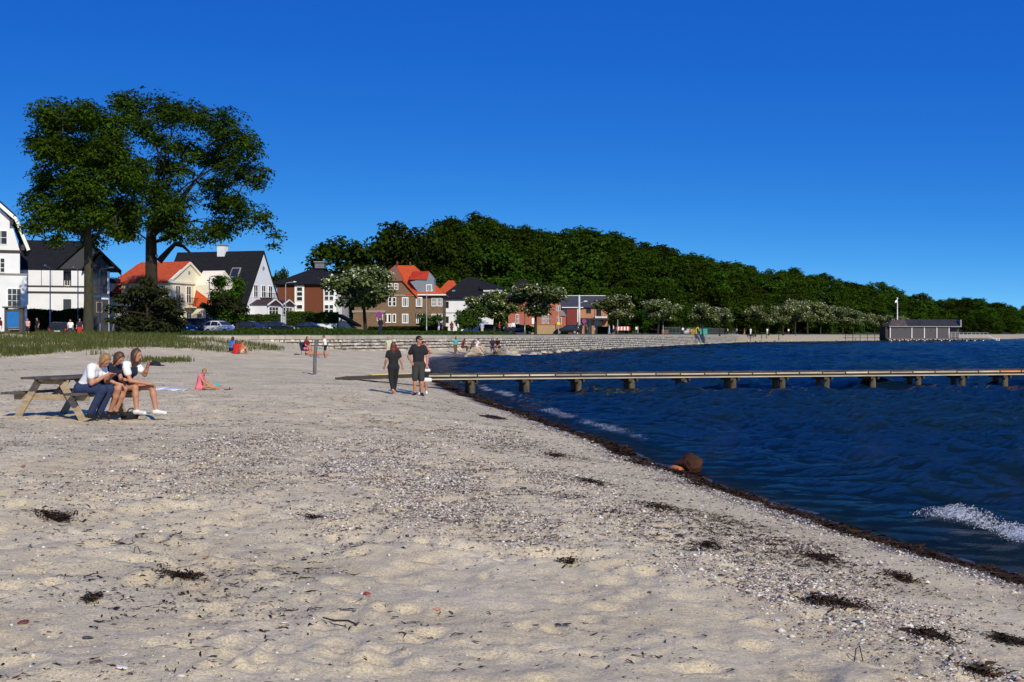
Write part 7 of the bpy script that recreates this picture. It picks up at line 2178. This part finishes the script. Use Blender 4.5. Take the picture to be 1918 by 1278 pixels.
def far_people():
    def beach(label, px, py, H, rz, J, **k):
        g = G(px, py); return person(label, (g.x, g.y, SZ(g.x, g.y)), R(rz), J, H, **k)
    G1 = 'people sitting in the dune grass'
    beach('person in pale green top standing behind the woman in black', 728, 672, .025, 170, P_stand(.95), shirt='pgreen', bottom='beige', bl=.5, hair='fair')
    beach('dark haired person sitting on the sand between the walking woman and the man', 743, 676, .025, 160, P_sit(1.0, .3), shirt='dred', bottom='black', bl=.5, hair='dark')
    def dune(label, px, D, py_seat, rz, J, **k):
        x = PX(px, D); return person(label, (x, D, SZ(x, D)), R(rz), J, .028, group=G1, **k)
    dune('dark haired person in blue shirt sitting in the dune grass, leftmost of three', 433, 84, 655, -40, P_sit(1.0, .12, .15), shirt='blue', bottom='black', bl=.9, hair='dark', hlen=.2)
    dune('person in bright red shirt sitting in the dune grass, middle of three', 441, 82, 658, -20, P_sit(.98, .05, .15), shirt='red', bottom='red', bl=.4, hair='brown', hlen=.2)
    dune('bare shouldered person sitting in the dune grass, rightmost of three', 451, 83, 658, -60, P_sit(.95, .05, .2), skin=SKIN_T, shirt='orange', sleeve=0, bottom='beige', bl=.4, hair='brown')
    # chair and sunbathers
    x, y = PX(573, 90), 90.0; z = SZ(x, y)
    ch = thing('folding_chair', 'dark folding chair on the sand under the person in dark red', 'chair', (x, y, z), R(-120))
    MB().box(-.25, .25, -.25, .25, .38, .43).build('seat', C['navy'], ch); MB().beam((0, -.25, .43), (0, -.42, .95), .5, .04, up=(0, 1, 0)).build('backrest', C['navy'], ch)
    for sx in (-.23, .23):
        for sy in (-.23, .23): MB().tube([(sx, sy, 0), (sx, sy * .9, .38)], .015, 6).build('leg', M('dark_iron'), ch)
    person('red haired person in dark red sitting on a folding chair on the beach', (x, y, z), R(-120), P_sit(1.05, .43, .1, knees=.5), .028, group=None, shirt='dred', bottom='pink', bl=.3, hair='red', hlen=.3)
    beach('woman in white t-shirt and dark shorts standing over the sunbather', 609, 672, .025, 90, P_stand(.90, .05, ((.2, .12, 1.2), (.1, .3, 1.15)), ((-.2, .12, 1.2), (-.1, .3, 1.15)), (0, .9, -.4), bend=.08), shirt='white', bottom='black', bl=.28, hair='red', fem=True, skin=SKIN_T)
    g = G(592, 669)
    J = pose((0, 0, .12), (-1, 0, .12), (0, 1, 0), (-.3, 0, .95), [((.42, .1, .13), (.85, .12, .09), (.3, .1, 1)), ((.42, -.1, .13), (.84, -.12, .09), (.3, -.1, 1))], [((-.3, .35, .1), (-.05, .4, .08)), ((-.5, -.35, .1), (-.65, -.2, .1))], .95, (-1, 0, .1))
    person('tanned sunbather lying on a towel behind the wooden post', (g.x, g.y, SZ(g.x, g.y) + .02), 0, J, .025, skin=SKIN_T, bottom='orange', bl=.12, hair='dark', shirt=None)
    # on the rocks
    def rock_p(label, px, py_foot, rz, J, D=126, **k):
        x = PX(px, D); o = person(label, (x, D, PZ(py_foot, D) + .12), R(rz), J, .03, group='people on the rock spit', **k); o.scale = (1.15, 1.15, 1.15)
    rock_p('person in turquoise shirt and brown trousers bending at the left end of the rocks', 853, 667, -150, P_stand(.92, .08, lean=.15, bend=.12), 126.5, shirt='turq', bottom='brown', bl=.95, hair='dark', hlen=.1)
    rock_p('person in dark red top beside the turquoise shirt at the rocks', 866, 663, -90, P_sit(.95, .45, .3), 127.5, shirt='dred', bottom='grey', bl=.9, hair='brown', hlen=.2)
    rock_p('crouching brown haired person behind the large tan boulder', 883, 662, -60, P_sit(.95, .3, .45), 128.5, shirt='brown', bottom='grey', bl=.9, hair='brown', hlen=.2)
    rock_p('person in white shirt with pale trousers stretched out on the rocks', 892, 661, -75, P_sit(.95, .35, .3, knees=.4), 128, shirt='white', bottom='beige', bl=.95, hair='dark')
    rock_p('dark haired person in navy sitting on the rocks, left of a pair', 922, 662, 185, P_sit(1.0, .35, .3), 127, shirt='navy', bottom='jeans', bl=.9, hair='dark', hlen=.3)
    rock_p('dark haired person in black sitting on the rocks, right of a pair', 934, 662, 150, P_sit(1.0, .35, .35), 127, shirt='black', bottom='grey', bl=.5, hair='dark', hlen=.3)
    # on the promenade and the road
    GP = 'people on the promenade'
    def prom(label, px, D, rz, J, **k):
        x = PX(px, D); person(label, (x, D, LZ(x, D)), R(rz), J, .034, group=GP, **k)
    A = P_stand
    prom('person in dark clothes standing alone on the promenade', 713, 132, 170, A(1.0), shirt='black', sleeve=.9, bottom='navy', bl=.95, hair='dark', shoes=SHOE_B)
    prom('person in blue t-shirt and white shorts walking on the promenade', 822, 170, 100, A(1.0, .14), shirt='blue', bottom='white', bl=.3, hair='brown', shoes=SHOE_B)
    prom('child in navy walking beside the person in the blue t-shirt', 829, 169, 100, A(.85, .1), shirt='navy', bottom='navy', bl=.4, hair='dark')
    prom('person in dark red top with a white hip bag on the promenade', 846, 168, 190, A(.98, .1), shirt='dred', bottom='grey', bl=.4, hair='dark', hlen=.2)
    prom('person in white t-shirt left of the small round tree', 858, 170, 80, A(.9, .12), shirt='white', bottom='grey', bl=.45, hair='dark')
    prom('person in light blue shirt and pale trousers before the flowering tree', 903, 172, 185, A(.98), shirt='lblue', bottom='beige', bl=.95, hair='brown')
    prom('person in bright red shirt before the dark car', 935, 172, -90, A(1.0, .12), shirt='red', sleeve=.9, bottom='black', bl=.9, hair='dark')
    prom('person in dark jacket beside the bright red shirt', 948, 173, 175, A(.98), shirt='grey', sleeve=.9, bottom='black', bl=.95, hair='fair')
    prom('person in light pink top before the dark blue car', 954, 171, 170, A(.98, .1), shirt='lpink', bottom='black', bl=.9, hair='brown', hlen=.2)
    prom('person in white shirt before the dark blue car', 961, 171, 190, A(1.03, .1), shirt='white', sleeve=.9, bottom='black', bl=.9, hair='dark')
    prom('person in black by the no stopping sign at the long brick house', 1088, 184, 160, A(1.02, .08), shirt='black', sleeve=.9, bottom='black', bl=.95, hair='dark')
    prom('person in dark red beside the black clad person near the mast', 1098, 185, 150, A(.9, .1), shirt='dred', bottom='black', bl=.9, hair='brown')
    prom('person in light blue left of the striped barrier', 1141, 214, 90, A(1.0, .12), shirt='lblue', bottom='lblue', bl=.9, hair='dark')
    prom('person in white top next to the striped barrier', 1149, 214, 90, A(1.0, .12), shirt='white', bottom='navy', bl=.5, hair='brown')
    prom('person in white shirt right of the grey green board', 1192, 238, 180, A(.9, .1), shirt='white', bottom='black', bl=.9, hair='dark')
    prom('person with white cap of hair standing before the white container', 1279, 272, 180, A(1.0), shirt='white', bottom='navy', bl=.95, hair='fair')
    prom('person in white near the fence end, left of two', 1363, 330, 90, A(1.0, .1), shirt='white', bottom='navy', bl=.9, hair='dark')
    prom('person in white near the fence end, right of two', 1380, 342, 90, A(1.05, .1), shirt='white', bottom='jeans', bl=.9, hair='dark')
    prom('person in bright red shirt past the end of the stone wall', 1394, 345, -90, A(1.0, .1), shirt='red', bottom='beige', bl=.9, hair='dark')
    prom('person in white shirt past the end of the stone wall', 1406, 350, 180, A(1.05, .1), shirt='white', bottom='white', bl=.9, hair='dark')
    prom('person in white far out on the boardwalk', 1437, 366, 180, A(1.1, .1), shirt='white', bottom='beige', bl=.9, hair='dark')
    prom('person in pale shirt beneath the far row of flowering trees', 1477, 385, 180, A(1.1, .1), shirt='white', bottom='grey', bl=.9, hair='dark')
    def left(label, px, D, z, rz, J, **k):
        x = PX(px, D); person(label, (x, D, z), R(rz), J, .03, group=GP, **k)
    left('red haired person in pale top and black skirt', 52, 110, 1.95, 160, A(.95, .08), shirt='lpink', sleeve=.2, bottom='black', bl=.3, skirt=True, hair='red')
    left('person in black t-shirt and shorts right of the information stand', 70, 110.5, 1.95, 150, A(.98, .1), shirt='black', bottom='black', bl=.45, hair='dark', shoes=SHOE_W)
    left('person in white shirt and jeans behind the dune grass', 132, 109.5, 1.80, 180, A(.98, .05), shirt='white', sleeve=.6, bottom='jeans', bl=.95, hair='red')
    left('person in navy top and bright red trousers beside the white shirted walker', 149, 109.5, 1.80, 200, A(1.02, .05), shirt='navy', bottom='red', bl=.75, hair='brown')
    left('person in dark red top cut by the left edge of the picture', 1, 112, 1.95, 90, A(1.0, .1), shirt='dred', bottom='white', bl=.4, hair='dark')
far_people()
print('triangles', sum(sum(len(p.vertices) - 2 for p in m.polygons) for m in {o.data for o in scene.objects if o.type == 'MESH'}) if len(scene.objects) < 0 else sum(len(m.loops) - 2 * len(m.polygons) for m in {o.data for o in scene.objects if o.type == 'MESH'}))
